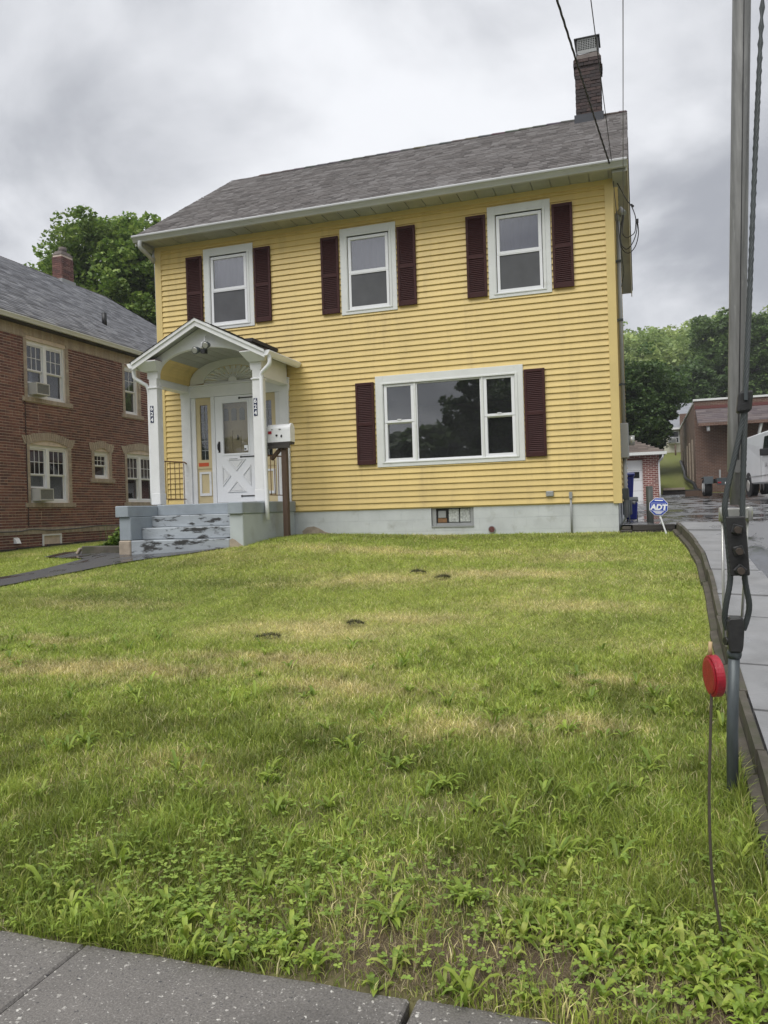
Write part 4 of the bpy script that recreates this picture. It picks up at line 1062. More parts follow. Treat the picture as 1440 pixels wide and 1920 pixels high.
m.box(c[0] - 0.6, c[0] + 0.6, c[1] + 0.036, c[1] + 0.30, 0.0205, 0.0215)
m.build('sunburst', MAT['white'], fan)
m = MB(TF); m.prism([(c[0] + 0.09 * math.cos(t), c[1] + 0.034 + 0.09 * math.sin(t), 0.03) for t in np.linspace(0, math.pi, 10)], [(c[0] + 0.09 * math.cos(t), c[1] + 0.034 + 0.09 * math.sin(t), 0.062) for t in np.linspace(0, math.pi, 10)])
m.build('fan_boss', MAT['white'], fan)
# twin floodlight in the gable
fl = thing('floodlight', 'twin grey floodlight hanging in the porch gable', 'floodlight', (-7.17, 12.2, 4.6))
m = MB(); m.tube([(-7.17, 12.24, 4.74), (-7.17, 12.2, 4.62)], 0.014, 6); m.box(-7.21, -7.13, 12.16, 12.24, 4.56, 4.63); m.build('bracket', MAT['vinylwhite'], fl)
for dx, dz in ((-0.10, -0.04), (0.09, 0.03)):
    cx_, cz_ = -7.17 + dx, 4.53 + dz
    m = MB(); m.tube([(cx_, 12.20, cz_ + 0.015), (cx_, 12.14, cz_), (cx_ + dx * 0.1, 12.06, cz_ - 0.02)], [0.035, 0.055, 0.066], 14); m.build('lamp_head', MAT['galvdark'], fl)
    m = MB(); m.tube([(cx_ + dx * 0.1, 12.0595, cz_ - 0.02), (cx_ + dx * 0.11, 12.05, cz_ - 0.023)], [0.056, 0.045], 14); m.build('lens', MAT['steelbright'], fl)
m = MB(); m.box(-7.19, -7.11, 12.1, 12.2, 4.42, 4.50); m.build('sensor', MAT['black'], fl)

# stoop
stp = thing('concrete_stoop', 'blue painted concrete stoop with peeling steps in front of the door', 'stoop', (-7.2, 11.4, 1.0))
B('platform', MAT['stoop'], stp, (-8.24, -6.06, 12.20, 13.39, 1.62, 1.815), bevel=0.012)
B('platform_base', MAT['stoopside'], stp, (-8.20, -6.09, 12.0, 13.385, 0.85, 1.619))
B('cheek_wall', MAT['stoop'], stp, (-8.43, -8.20, 11.38, 13.38, 1.22, 1.612), bevel=0.01)
B('cheek_cap', MAT['stoop'], stp, (-8.475, -8.215, 11.335, 12.199, 1.612, 1.805), (-8.475, -8.245, 12.2, 13.39, 1.612, 1.807), bevel=0.012)
B('pier_block', MAT['barecement'], stp, (-8.445, -8.205, 11.36, 11.9, 0.8, 1.218), bevel=0.02)
B('cheek_wall', MAT['stoopside'], stp, (-6.33, -6.085, 11.38, 11.999, 0.85, 1.612), bevel=0.01)
B('cheek_cap', MAT['stoop'], stp, (-6.335, -6.065, 11.335, 12.199, 1.612, 1.807), bevel=0.012)
m = MB(); P = [(-6.335, 1.03), (-6.335, 1.20), (-6.28, 1.22), (-6.22, 1.19), (-6.16, 1.14), (-6.09, 1.10), (-6.09, 1.0)]
m.prism([(a, 11.381, b) for a, b in P], [(a, 11.374, b) for a, b in P]); m.build('broken_corner', MAT['barecement'], stp)
B('step', MAT['steps'], stp, (-8.198, -6.332, 11.99, 12.35, 1.42, 1.622), bevel=0.012)
B('step', MAT['steps'], stp, (-8.198, -6.332, 11.68, 12.35, 1.22, 1.417), bevel=0.012)
B('step', MAT['steps'], stp, (-8.198, -6.332, 11.365, 12.35, 0.9, 1.216), bevel=0.012)
# railings
for x, lab in ((-8.33, 'rusty iron railing on the left side of the porch'), (-6.19, 'rusty iron railing behind the mailbox post')):
    r_ = thing('porch_railing', lab, 'railing', (x, 12.9, 1.82), 'porch railings')
    m = MB(); m.tube([(x, 12.46, 2.62), (x, 13.30, 2.64), (x + 0.03, 13.36, 2.60)], 0.014, 6); m.build('top_rail', MAT['rust'], r_)
    m = MB(); m.tube([(x, 12.46, 1.93), (x, 13.33, 1.93)], 0.010, 6); m.build('bottom_rail', MAT['rust'], r_)
    for k in range(6):
        y = 12.5 + k * 0.155; m = MB(); m.tube([(x, y, 1.93 if k not in (0, 5) else 1.816), (x, y, 2.62)], 0.008, 5); m.build('baluster', MAT['rust'], r_)

# left downspout elbow and right-hand fittings of the house
m = MB(); m.tube(smooth_path([(-8.93, 12.95, 6.86), (-8.93, 12.96, 6.74), (-8.90, 13.15, 6.66), (-8.92, 13.35, 6.58), (-8.93, 13.47, 6.42), (-8.93, 13.48, 1.4)], 4), 0.04, 8); m.build('downspout', MAT['gutter'], house)
sv = thing('electric_service', 'grey meter box and service conduit on the house right wall', 'electric meter', (-0.24, 14.2, 1.3))
m = MB(); m.tube([(-0.245, 14.1, 1.35), (-0.245, 14.1, 2.40)], 0.034, 8); m.build('lower_conduit', MAT['metergrey'], sv)
m = MB(); m.tube([(-0.245, 14.1, 2.95), (-0.245, 14.1, 6.42)], 0.034, 8); m.build('mast', MAT['metergrey'], sv)
for z in (3.6, 4.7, 5.7): B('strap', MAT['galvdark'], sv, (-0.325, -0.20, 14.05, 14.15, z, z + 0.03))
m = MB(); m.tube([(-0.245, 14.1, 6.40), (-0.235, 14.08, 6.50), (-0.19, 14.05, 6.55), (-0.14, 14.02, 6.48)], [0.045, 0.06, 0.07, 0.06], 10); m.build('weatherhead', MAT['metergrey'], sv)
B('meter_box', MAT['metergrey'], sv, (-0.318, -0.17, 13.98, 14.28, 2.36, 2.95), bevel=0.012)
m = MB(); m.tube([(-0.17, 14.13, 2.66), (-0.075, 14.13, 2.66)], 0.085, 18); m.build('meter_glass', MAT['steelbright'], sv)
B('disconnect_box', MAT['galvdark'], sv, (-0.318, -0.19, 14.0, 14.2, 1.66, 1.85), bevel=0.01)
m = MB(); m.tube([(-0.20, 14.02, 1.7), (-0.19, 14.0, 1.3), (-0.18, 13.98, 1.15)], 0.012, 6); m.build('ground_wire', MAT['galvdark'], sv)

# ================================================================== BRICK HOUSE NEXT DOOR
BXW = -14.0
bh = thing('brick_house', 'red brick two-storey house with beige trim and grey roof at left', 'house', (-14, 17, 0.9))
TB = lambda u, v, w: (BXW + w, u, v)
BY0, BY1 = 9.5, 24.6
# openings: y0,y1,z0,z1 (frame), arch rise, mullion
WINS = [('double', 15.54, 16.90, 2.04, 3.46, 0.12), ('single', 17.92, 18.55, 2.70, 3.44, 0.09), ('double', 19.35, 20.72, 2.06, 3.46, 0.12),
        ('double', 15.54, 16.90, 4.60, 6.0, 0.10), ('single', 19.35, 19.99, 4.60, 5.98, 0.06), ('double', 11.2, 12.56, 2.04, 3.46, 0.12), ('double', 11.2, 12.56, 4.60, 6.0, 0.10)]
ops = [(a, b, c, d) for _, a, b, c, d, _ in WINS]
m = MB(TB)
for r in free_rects(BY0, BY1, 0.3, 6.30, ops): m.box(*r, -0.2, -0.012)
bwall = m.build('wall', MAT['mortar'], bh)
B('wall_shell', MAT['mortar'], bh, (-22.4, -14.201, BY0, BY0 + 0.2, 0.3, 6.3), (-22.4, -14.201, BY1 - 0.2, BY1, 0.3, 6.3), (-22.4, -22.2, BY0 + 0.2, BY1 - 0.2, 0.3, 6.3), (-22.19, -14.21, BY0 + 0.21, BY1 - 0.21, 3.85, 4.0), (-22.19, -14.21, BY0 + 0.21, BY1 - 0.21, 0.9, 1.0))
# trim zones that interrupt the red brick
zones = []
for kd, a, b, c, d, ar in WINS:
    zones += [(a - 0.11, b + 0.11, c - 0.11, d + 0.02)]
    if d < 4: zones.append((a - 0.17, b + 0.17, d - 0.02, d + 0.21))
zones += [(BY0, BY1, 1.275, 1.435), (BY0, BY1, 6.03, 6.31), (15.87, 16.56, 1.03, 1.27)]
CR = 0.0677; BL = 0.213
near = []; rest = []
z = 0.55; r = 0
while z < 6.25:
    header_row = (r % 6 == 5)
    bl = BL / 2 if header_row else BL
    y = BY0 - (r % 2) * BL / 2
    while y < BY1:
        a, b = max(y, BY0) + 0.009, min(y + bl, BY1) - 0.009; y += bl
        for q in free_rects(a, b, z + 0.0085, z + CR - 0.0085, zones):
            if q[1] - q[0] > 0.02 and q[3] - q[2] > 0.015:
                full = abs(q[1] - q[0] - (b - a)) < 1e-3 and abs(q[3] - q[2] - (CR - 0.017)) < 1e-3
                vis = q[0] > 14.55 and q[2] > gz(-13.9, q[0]) + 0.12
                (near if (full and vis and len(near) < 100000) else rest).append((q, r))
    z += CR; r += 1
near.sort(key=lambda t: t[0][0]); rest += near[300:]; near = near[:300]
def brick_tone(q):
    k = 0.9 + 0.35 * (vnoise(np.array([q[0] * 0.7]), np.array([q[2] * 0.9]), 8)[0] - 0.5)
    return k
for q, r in near:
    place('brick', brick_mesh('w', 0.06, round(q[1] - q[0], 3), round(q[3] - q[2], 3), random.choice(REDS)), bwall, (BXW - 0.03 + random.uniform(-0.002, 0.002), (q[0] + q[1]) / 2, (q[2] + q[3]) / 2))
m = MB(TB)
for q, r in rest:
    k = brick_tone(q); m.col = tuple(c * k for c in random.choice(REDS)); w = random.uniform(-0.002, 0.002)
    m.box(q[0], q[1], q[2], q[3], -0.03, w)
m.build('brickwork', MAT['brick'], bwall, attr=True, kind='stuff')
BEIGE = [(0.40, 0.335, 0.265), (0.36, 0.30, 0.24), (0.44, 0.375, 0.30), (0.385, 0.31, 0.245)]
def soldier(m, a, b, z0, z1, w1, step=0.0677):
    y = a
    while y < b - 0.01:
        e = min(y + step, b); m.col = random.choice(BEIGE); m.box(y + 0.002, e - 0.002, z0, z1, -0.03, w1 + random.uniform(-0.001, 0.001)); y += step
m = MB(TB); soldier(m, BY0, BY1, 1.285, 1.43, 0.012); m.build('soldier_course', MAT['brick'], bwall, attr=True, kind='stuff')
m = MB(TB)
up = [(a - 0.02, b + 0.02, c, d + 0.10) for kd, a, b, c, d, ar in WINS if d > 4]
y = BY0
while y < BY1:
    e = min(y + 0.0677, BY1)
    for q in free_rects(y + 0.002, e - 0.002, 6.035, 6.30, up): m.col = random.choice(BEIGE); m.box(*q, -0.03, 0.008)
    y += 0.0677
m.build('soldier_course', MAT['brick'], bwall, attr=True, kind='stuff')
def arch_z(y, a, b, z, rise): t = (y - (a + b) / 2) / ((b - a) / 2); return z + rise * max(0.0, 1 - t * t)
for wi, (kd, a, b, c, d, ar) in enumerate(WINS):
    low = d < 4
    m = MB(TB); m.box(a, a + 0.06, c, d, -0.14, -0.05); m.box(b - 0.06, b, c, d, -0.14, -0.05); m.box(a + 0.06, b - 0.06, c, c + 0.06, -0.14, -0.035)
    # arched head panel
    zh = d - 0.09; n = 12; T0 = [(a + (b - a) * k / n) for k in range(n + 1)]
    for y0, y1 in zip(T0, T0[1:]):
        A = [(y0, zh, -0.06), (y1, zh, -0.06), (y1, arch_z(y1, a, b, d, ar if low else 0.06), -0.06), (y0, arch_z(y0, a, b, d, ar if low else 0.06), -0.06)]
        m.prism(A, [(p[0], p[1], -0.14) for p in A])
    cells = [(a + 0.062, b - 0.062)]
    if kd == 'double':
        mu = (a + b) / 2 - 0.02; m.box(mu - 0.055, mu + 0.055, c + 0.06, zh, -0.14, -0.045); cells = [(a + 0.062, mu - 0.057), (mu + 0.057, b - 0.062)]
    win = m.build('window', MAT['vinylwhite'], bh)
    for ci, (u0, u1) in enumerate(cells):
        mid = c + 0.06 + (zh - c - 0.06) * 0.5
        ac = wi in (0, 3) and ci == 0
        lift = 0.30 if ac else 0
        cu_ = ('curtain', MAT['curtain']) if (wi in (2, 4)) else None
        g = (3, 2) if kd == 'double' else (2, 2) if wi != 1 else (3, 2)
        sash(TB, win, u0, u1, mid - 0.012, zh - 0.002, -0.075, MAT['glass'], cu_, st=0.035, rail=0.035, grid=g)
        sash(TB, win, u0, u1, c + 0.062 + lift, mid + 0.012 + lift * 0.0, -0.105, MAT['glass'], None, st=0.035, rail=0.04)
    # beige brick surround: jamb bricks, sill, and a flat arch over the lower windows
    m = MB(TB); z = c
    while z < d - 0.01:
        for y0, y1 in ((a - 0.105, a - 0.002), (b + 0.002, b + 0.105)):
            m.col = random.choice(BEIGE); m.box(y0, y1, z + 0.002, min(z + CR, d + 0.1) - 0.002, -0.12, 0.008)
        z += CR
    soldier(m, a - 0.19, b + 0.20, c - 0.108, c - 0.003, 0.035)
    if low:
        n = max(9, int((b - a + 0.3) / 0.067)); y0s = a - 0.165
        for k in range(n):
            ya = y0s + (b - a + 0.33) * k / n + 0.002; yb = y0s + (b - a + 0.33) * (k + 1) / n - 0.002; ym = (ya + yb) / 2
            base = arch_z(ym, a, b, d, ar) if a < ym < b else d
            lean = (ym - (a + b) / 2) * 0.12; m.col = random.choice(BEIGE)
            A = [(ya, base + 0.002, -0.05), (yb, base + 0.002, -0.05), (yb + lean, base + 0.20, -0.05), (ya + lean, base + 0.20, -0.05)]
            m.prism(A, [(p[0], p[1], 0.012) for p in A])
    m.build('brick_surround', MAT['brick'], win, attr=True, kind='stuff')
# basement window, dryer vent, cable
bv = B('basement_window', MAT['vinylwhite'], bh, (15.88, 16.55, 1.225, 1.262, -0.05, 0.02), (15.88, 15.925, 0.98, 1.224, -0.05, 0.02), (16.505, 16.55, 0.98, 1.224, -0.05, 0.02), T=TB)
B('pane', MAT['metergrey'], bv, (15.926, 16.504, 0.99, 1.224, -0.04, -0.02), T=TB)
m = MB(TB); A = [(14.94, 1.22, 0.0), (14.94, 1.08, 0.0), (14.94, 1.08, 0.10), (14.94, 1.20, 0.04)]; m.prism(A, [(15.08, *p[1:]) for p in A]); m.build('dryer_vent', MAT['vinylwhite'], bh)
cb = MB(); cb.tube(smooth_path([(BXW + 0.03, 9.6, 1.40), (BXW + 0.03, 14.5, 1.365), (BXW + 0.03, 15.1, 1.36), (BXW + 0.03, 15.5, 1.40), (BXW + 0.03, 16.2, 1.36), (BXW + 0.03, 17.2, 1.38), (BXW + 0.03, 18.0, 1.42), (BXW + 0.03, 19.6, 1.41), (BXW + 0.03, 22, 1.42)], 6), 0.012, 5)
cb.build('wall_cable', MAT['wiregrey'], bh)
m = MB(); m.box(BXW - 0.02, BXW + 0.012, 15.43, 15.445, 1.44, 4.49); m.build('wall_crack', MAT['mortardark'], bh)
B('base_board', MAT['railtie'], bh, *[(BXW + 0.02, BXW + 0.06, y, y + 0.99, gz(-13.9, y + 0.5) - 0.1, gz(-13.9, y + 0.5) + 0.06) for y in range(10, 24)])
# eave, gutter, roof
EZ = 6.44
m = MB(); A = [(-13.78, BY0 - 0.3, 6.30), (-13.78, BY0 - 0.3, 6.36), (-14.2, BY0 - 0.3, 6.36), (-14.2, BY0 - 0.3, 6.30)]
m.prism(A, [(p[0], BY1 + 0.3, p[2]) for p in A]); m.build('soffit', MAT['deck'], bh)
m = MB(); G = [(0, 0), (0.11, 0), (0.115, -0.02), (0.09, -0.06), (0.07, -0.11), (0, -0.115)]
A = [(-13.80 + g[0], BY0 - 0.3, EZ + g[1]) for g in G]; m.prism(A, [(p[0], BY1 + 0.28, p[2]) for p in A]); m.build('gutter', MAT['capwhite'], bh)
RX, RZ_ = -18.2, 9.61; HB = 24.25
EXR = -13.72
m = MB()
yE = BY1 + 0.3
A = [(EXR, BY0 - 0.3, EZ + 0.01), (RX, BY0 - 0.3, RZ_), (-22.68, BY0 - 0.3, EZ + 0.01)]
i = m.pts([(EXR, BY0 - 0.3, EZ + 0.01), (RX, BY0 - 0.3, RZ_), (-22.68, BY0 - 0.3, EZ + 0.01), (EXR, 27.6, EZ + 0.01), (RX, HB, RZ_), (-22.68, 27.6, EZ + 0.01)])
m.face(i, i + 1, i + 4, i + 3); m.face(i + 1, i + 2, i + 5, i + 4); m.face(i + 3, i + 4, i + 5); m.face(i, i + 2, i + 1); m.face(i, i + 3, i + 5, i + 2)
broof = m.build('roof', MAT['deck'], bh)
B('rear_wing', MAT['mortar'], bh, (-22.4, -14.0, BY1 + 0.001, 27.3, 0.3, 6.3))
PG = [(0.235, 0.24, 0.26), (0.20, 0.204, 0.222), (0.265, 0.27, 0.29), (0.16, 0.163, 0.178), (0.30, 0.305, 0.325)]
lw, lh = EXR - RX, RZ_ - EZ - 0.01; ln = math.hypot(lw, lh); LEN = 27.6 - (BY0 - 0.3)
def clip_hip(h): return 0.0, LEN - (27.6 - HB) * (h / ln)
shingles('shingles', broof, (EXR + 0.02, BY0 - 0.3, EZ + 0.01), (0, 1, 0), (-lw / ln, 0, lh / ln), (lh / ln, 0, lw / ln), LEN, ln, PG, clip=clip_hip, tab=(0.2, 0.36), exposure=0.145)
m = MB(); m.prism([(RX + 0.14, BY0, RZ_ - 0.085), (RX, BY0, RZ_ + 0.03), (RX - 0.14, BY0, RZ_ - 0.085)], [(RX + 0.14, HB, RZ_ - 0.085), (RX, HB, RZ_ + 0.03), (RX - 0.14, HB, RZ_ - 0.085)])
m.prism([(RX + 0.1, HB - 0.1, RZ_ - 0.02), (RX, HB, RZ_ + 0.03), (RX - 0.1, HB, RZ_ - 0.1)], [(EXR + 0.1, 27.5, EZ + 0.03), (EXR, 27.6, EZ + 0.05), (EXR - 0.1, 27.6, EZ - 0.1)])
m.build('ridge_cap', MAT['deck'], broof)
bch = B('chimney', MAT['mortar'], bh, (-18.38, -18.03, 21.73, 22.27, 9.0, 10.42))
brick_chimney(bch, -18.40, -18.01, 21.71, 22.29, 9.2, 10.40, [(0.165, 0.075, 0.062), (0.13, 0.058, 0.05), (0.20, 0.10, 0.082), (0.11, 0.055, 0.05)])
m = MB(); m.prism([(-18.40, 21.71, 10.421), (-18.01, 21.71, 10.421), (-18.01, 22.29, 10.421), (-18.40, 22.29, 10.421)], [(-18.34, 21.8, 10.56), (-18.07, 21.8, 10.56), (-18.07, 22.2, 10.56), (-18.34, 22.2, 10.56)])
m.tube([(-18.2, 22.0, 10.55), (-18.2, 22.0, 10.72)], 0.13, 12)
m.build('cement_crown', MAT['cap'], bch)
m = MB(); m.box(-18.44, -17.97, 21.67, 22.33, 9.15, 9.60); m.build('flashing', MAT['metergrey'], bch)
vx = -15.0; vz = EZ + (EXR - vx) / lw * lh
m = MB(); m.tube([(vx, 19.85, vz - 0.05), (vx, 19.85, vz + 0.36)], 0.075, 10); vp = m.build('vent_pipe', MAT['black'], broof)
m = MB(); m.obox((vx, 19.85, vz + 0.015), (0.16 * lw / ln, 0, -0.16 * lh / ln), (0, 0.17, 0), (0.01 * lh / ln, 0, 0.01 * lw / ln)); m.build('pipe_flashing', MAT['vinylwhite'], broof)
# window air conditioners
for (u0, u1, v0, v1, lab) in ((15.62, 16.10, 2.085, 2.385, 'air conditioner in the lower double window of the brick house'), (15.62, 16.07, 4.665, 4.955, 'air conditioner in the upper double window of the brick house')):
    ac = thing('air_conditioner', lab, 'air conditioner', (BXW, (u0 + u1) / 2, v0), 'window air conditioners')
    m = MB(TB); frame(m, u0, u1, v0, v1, 0.03, 0.03, 0.03, 0.03, -0.12, 0.20); m.box(u0 + 0.02, u1 - 0.02, v0 + 0.02, v1 - 0.02, -0.12, 0.185); m.build('case', MAT['acgrey'], ac, bevel=0.004)
    m = MB(TB)
    for k in range(14): y = u0 + 0.035 + (u1 - u0 - 0.07) * k / 13; m.box(y - 0.006, y + 0.004, v0 + 0.032, v1 - 0.032, 0.186, 0.194)
    m.build('grille', MAT['acgrill'], ac)

# ================================================================== MAILBOX
mb = thing('mailbox', 'white mailbox with stickers on a brown post beside the stoop', 'mailbox', (-5.88, 12.6, 1.15))
B('post', MAT['postwood'], mb, (-5.93, -5.835, 12.55, 12.645, 0.9, 2.83), bevel=0.006)
B('board', MAT['railtie'], mb, (-6.17, -5.73, 12.51, 12.69, 2.795, 2.84), (-6.15, -5.75, 12.5, 12.535, 2.73, 2.794), bevel=0.004)
m = MB(); m.obox((-6.03, 12.6, 2.66), (0.11, 0, 0.11), (0, 0.04, 0), (0.018, 0, -0.018)); m.build('brace', MAT['postwood'], mb)
prof = [(12.51, 2.841)] + [(12.6 - 0.09 * math.cos(t), 3.055 + 0.10 * math.sin(t)) for t in np.linspace(0, math.pi, 12)] + [(12.69, 2.841)]
m = MB(); m.prism([(-6.165, a, b) for a, b in prof], [(-5.74, a, b) for a, b in prof]); box_ = m.build('box', MAT['vinylwhite'], mb)
m = MB(); pc = [(12.6 + (a - 12.6) * 1.05, 2.84 + (b - 2.84) * 1.03) for a, b in prof]; m.prism([(-5.755, a, b) for a, b in pc], [(-5.725, a, b) for a, b in pc]); m.build('door', MAT['vinylwhite'], mb)
m = MB(); m.box(-6.145, -6.08, 12.502, 12.5095, 2.985, 3.035); m.build('sticker', MAT['red'], mb)
for (x, z, w, h) in ((-5.985, 2.955, 0.05, 0.045), (-5.92, 3.06, 0.055, 0.018), (-5.895, 2.94, 0.04, 0.06), (-6.07, 3.06, 0.03, 0.015)):
    m = MB(); P = [(x + w / 2 * math.cos(t) * random.uniform(0.7, 1), 12.502, z + h / 2 * math.sin(t) * random.uniform(0.7, 1)) for t in np.linspace(0, 2 * math.pi, 9)[:-1]]
    m.prism(P, [(p[0], 12.5095, p[2]) for p in P]); m.build('sticker', MAT['black'], mb)

# ================================================================== GUY ANCHOR
def strand(m, P, r, n=7, pitch=0.22, rs=None):
    """laid cable: outer wires twisted round the axis"""
    Q = [Vector(p) for p in P]; rs = rs or r * 0.42
    s = 0; S = [0]
    for a, b in zip(Q, Q[1:]): s += (b - a).length; S.append(s)
    for w in range(n):
        pts = []
        for k, p in enumerate(Q):
            d = (Q[min(k + 1, len(Q) - 1)] - Q[max(k - 1, 0)]).normalized(); a = d.cross(Vector((0, 1, 0.01))).normalized(); b = d.cross(a)
            t = 2 * math.pi * (w / n + S[k] / pitch); pts.append(p + (a * math.cos(t) + b * math.sin(t)) * (r - rs * 0.8))
        m.tube(pts, rs, 5, cap=False)
def along(P, n):
    P = smooth_path(P, 12); return P if n is None else P
AX, AY = 0.372, 4.10
guy = thing('guy_anchor', 'guy wire anchor with bolted clamp and pipe at the lawn edge', 'guy anchor', (AX, AY, gz(AX, AY)))
m = MB(); m.tube([(AX - 0.002, AY, -0.1), (AX + 0.012, AY, 0.5), (AX + 0.030, AY, 0.88)], 0.0265, 16); m.build('anchor_pipe', MAT['galvdark'], guy)
m = MB(); m.tube([(AX + 0.030, AY, 0.845), (AX + 0.030, AY, 0.86), (AX + 0.030, AY, 0.875), (AX + 0.030, AY, 0.885)], [0.030, 0.034, 0.034, 0.028], 16); m.build('pipe_collar', MAT['galvdark'], guy)
hx = AX + 0.037
m = MB(); A = [(hx - 0.033, 0.875), (hx - 0.035, 0.93), (hx - 0.038, 1.0), (hx - 0.038, 1.025), (hx - 0.030, 1.04), (hx + 0.027, 1.045), (hx + 0.038, 1.032), (hx + 0.038, 1.0), (hx + 0.031, 0.91), (hx + 0.024, 0.875)]
m.prism([(a, AY - 0.045, b) for a, b in A], [(a, AY + 0.035, b) for a, b in A]); m.build('eye_fitting', MAT['castiron'], guy, bevel=0.012)
m = MB(); m.tube([(hx - 0.036, AY, 0.925), (hx - 0.047, AY - 0.005, 0.925)], 0.02, 10); m.build('fitting_boss', MAT['castiron'], guy)
# loop of strand through the eye, up through the clamp
CXb = 0.422                                      # clamp centre at its middle
loopL = smooth_path([(0.468, AY - 0.05, 2.04), (0.466, AY - 0.05, 1.98), (0.428, AY - 0.05, 1.817), (0.378, AY - 0.055, 1.60), (0.378, AY - 0.05, 1.50), (0.386, AY - 0.05, 1.36), (0.390, AY - 0.045, 1.228), (0.369, AY - 0.03, 1.10), (0.364, AY - 0.01, 1.035), (0.374, AY, 0.98)], 8)
loopR = smooth_path([(0.474, AY - 0.05, 2.04), (0.472, AY - 0.05, 1.98), (0.464, AY - 0.05, 1.815), (0.451, AY - 0.055, 1.57), (0.450, AY - 0.05, 1.40), (0.453, AY - 0.045, 1.228), (0.470, AY - 0.03, 1.11), (0.463, AY - 0.01, 1.04), (0.445, AY, 0.98)], 8)
m = MB(); strand(m, loopL, 0.013, pitch=0.16); m.build('strand_loop', MAT['cable'], guy)
m = MB(); strand(m, loopR, 0.013, pitch=0.16); m.build('strand_loop', MAT['cable'], guy)
top = smooth_path([(0.471, AY - 0.05, 2.0), (0.480, AY - 0.05, 2.12), (0.508, AY - 0.03, 2.5), (0.556, AY, 3.2), (0.612, AY, 4.0), (0.77, AY, 6.2), (0.88, AY, 7.8)], 14)
m = MB(); strand(m, top, 0.0125, pitch=0.2); m.build('guy_wire', MAT['cable'], guy)
# three-bolt clamp: two plates
rx = Vector((1, 0, 0.02)).normalized(); rz_ = Vector((0.045, 0, -1)).normalized()
for yo, nm in ((-0.085, 'clamp_plate'), (-0.015, 'clamp_plate')):
    m = MB(); m.obox((CXb + 0.0, AY + yo, 1.383), rx * 0.043, (0, 0.008, 0), rz_ * 0.138); m.build(nm, MAT['castiron'], guy, bevel=0.005)
for k, zz in enumerate((1.462, 1.363, 1.273)):
    bx = CXb + (1.383 - zz) * 0.045 + 0.001
    m = MB(); a0 = 0.5 + k * 0.55
    hexp = [(bx + 0.031 * math.cos(a0 + q * math.pi / 2), zz + 0.031 * math.sin(a0 + q * math.pi / 2)) for q in range(4)]
    m.prism([(a, AY - 0.0935, b) for a, b in hexp], [(a, AY - 0.118, b) for a, b in hexp]); m.build('nut', MAT['castiron'], guy, bevel=0.004)
    m = MB(); m.tube([(bx, AY - 0.11, zz), (bx, AY - 0.155, zz - 0.002)], 0.0155, 12); m.build('bolt', MAT['boltrust'], guy)
# upper clip where the tail meets the guy
m = MB(); m.obox((0.474, AY - 0.05, 2.055), (0.032, 0, 0.003), (0, 0.03, 0), (0.006, 0, 0.05)); m.build('wire_clip', MAT['castiron'], guy, bevel=0.01)
m = MB(); m.obox((0.476, AY - 0.078, 2.09), (0.008, 0, 0), (0, 0.012, 0), (0, 0, 0.03)); m.build('clip_tab', MAT['galvdark'], guy)
# guard tube hung beside the wire with its collar and rods
gd = thing('guy_guard', 'tall grey steel guard tube behind the guy wire', 'guard tube', (0.44, 4.17, 1.55))
def gpt(z): t = (z - 1.55) / 3.0; return Vector((0.436 + 0.103 * t, 4.20 - 0.12 * t, z))
m = MB(); n = 28; zs = [1.575, 1.72, 1.74, 2.0, 2.6, 3.2, 4.0, 5.0]; rad = [0.026, 0.026, 0.040, 0.040, 0.040, 0.0405, 0.041, 0.041]
m.tube([gpt(z) for z in zs], rad, 28); tubeo = m.build('tube', MAT['galv'], gd)
m = MB(); P_ = [gpt(z) + Vector((0.006, -0.0398, 0)) for z in (1.76, 2.4, 3.0, 3.6, 4.2, 5.0)]
for a, b in zip(P_, P_[1:]): m.obox((a + b) / 2, (0.0022, 0, 0), (0, 0.0016, 0), (b - a) / 2)
m.build('seam', MAT['castiron'], gd)
m = MB(); m.obox(gpt(1.76) + Vector((0.012, -0.038, 0)), (0.024, 0, 0), (0, 0.01, 0), (0, 0, 0.03)); m.build('tube_clip', MAT['galv'], gd)
for dx in (-0.056, 0.058):
    c_ = gpt(1.54) + Vector((dx, -0.005, 0))
    m = MB(); m.tube([c_ + Vector((0, 0, -0.045)), c_ + Vector((0, 0, 0.018)), c_ + Vector((0, 0, 0.024))], [0.020, 0.020, 0.017], 18); m.build('collar_end', MAT['steelbright'], gd)
    m = MB(); m.tube([c_ + Vector((0, 0, 0.0242)), c_ + Vector((0, 0, 0.032))], 0.011, 6); m.build('collar_bolt', MAT['galv'], gd)
    e_ = Vector((hx - 0.045 if dx < 0 else hx + 0.035, AY + 0.05, 0.90 if dx < 0 else 1.0))
    m = MB(); m.tube([c_ + Vector((-0.004, 0, -0.04)), e_], 0.0065, 8); m.build('rod', MAT['steelbright'], gd)
c_ = gpt(1.54)
B('collar_band', MAT['steelbright'], gd, (c_.x - 0.05, c_.x + 0.052, c_.y - 0.045, c_.y - 0.025, 1.508, 1.558), bevel=0.004)
B('collar_band', MAT['steelbright'], gd, (c_.x - 0.056, c_.x + 0.058, c_.y + 0.036, c_.y + 0.05, 1.515, 1.558), bevel=0.004)

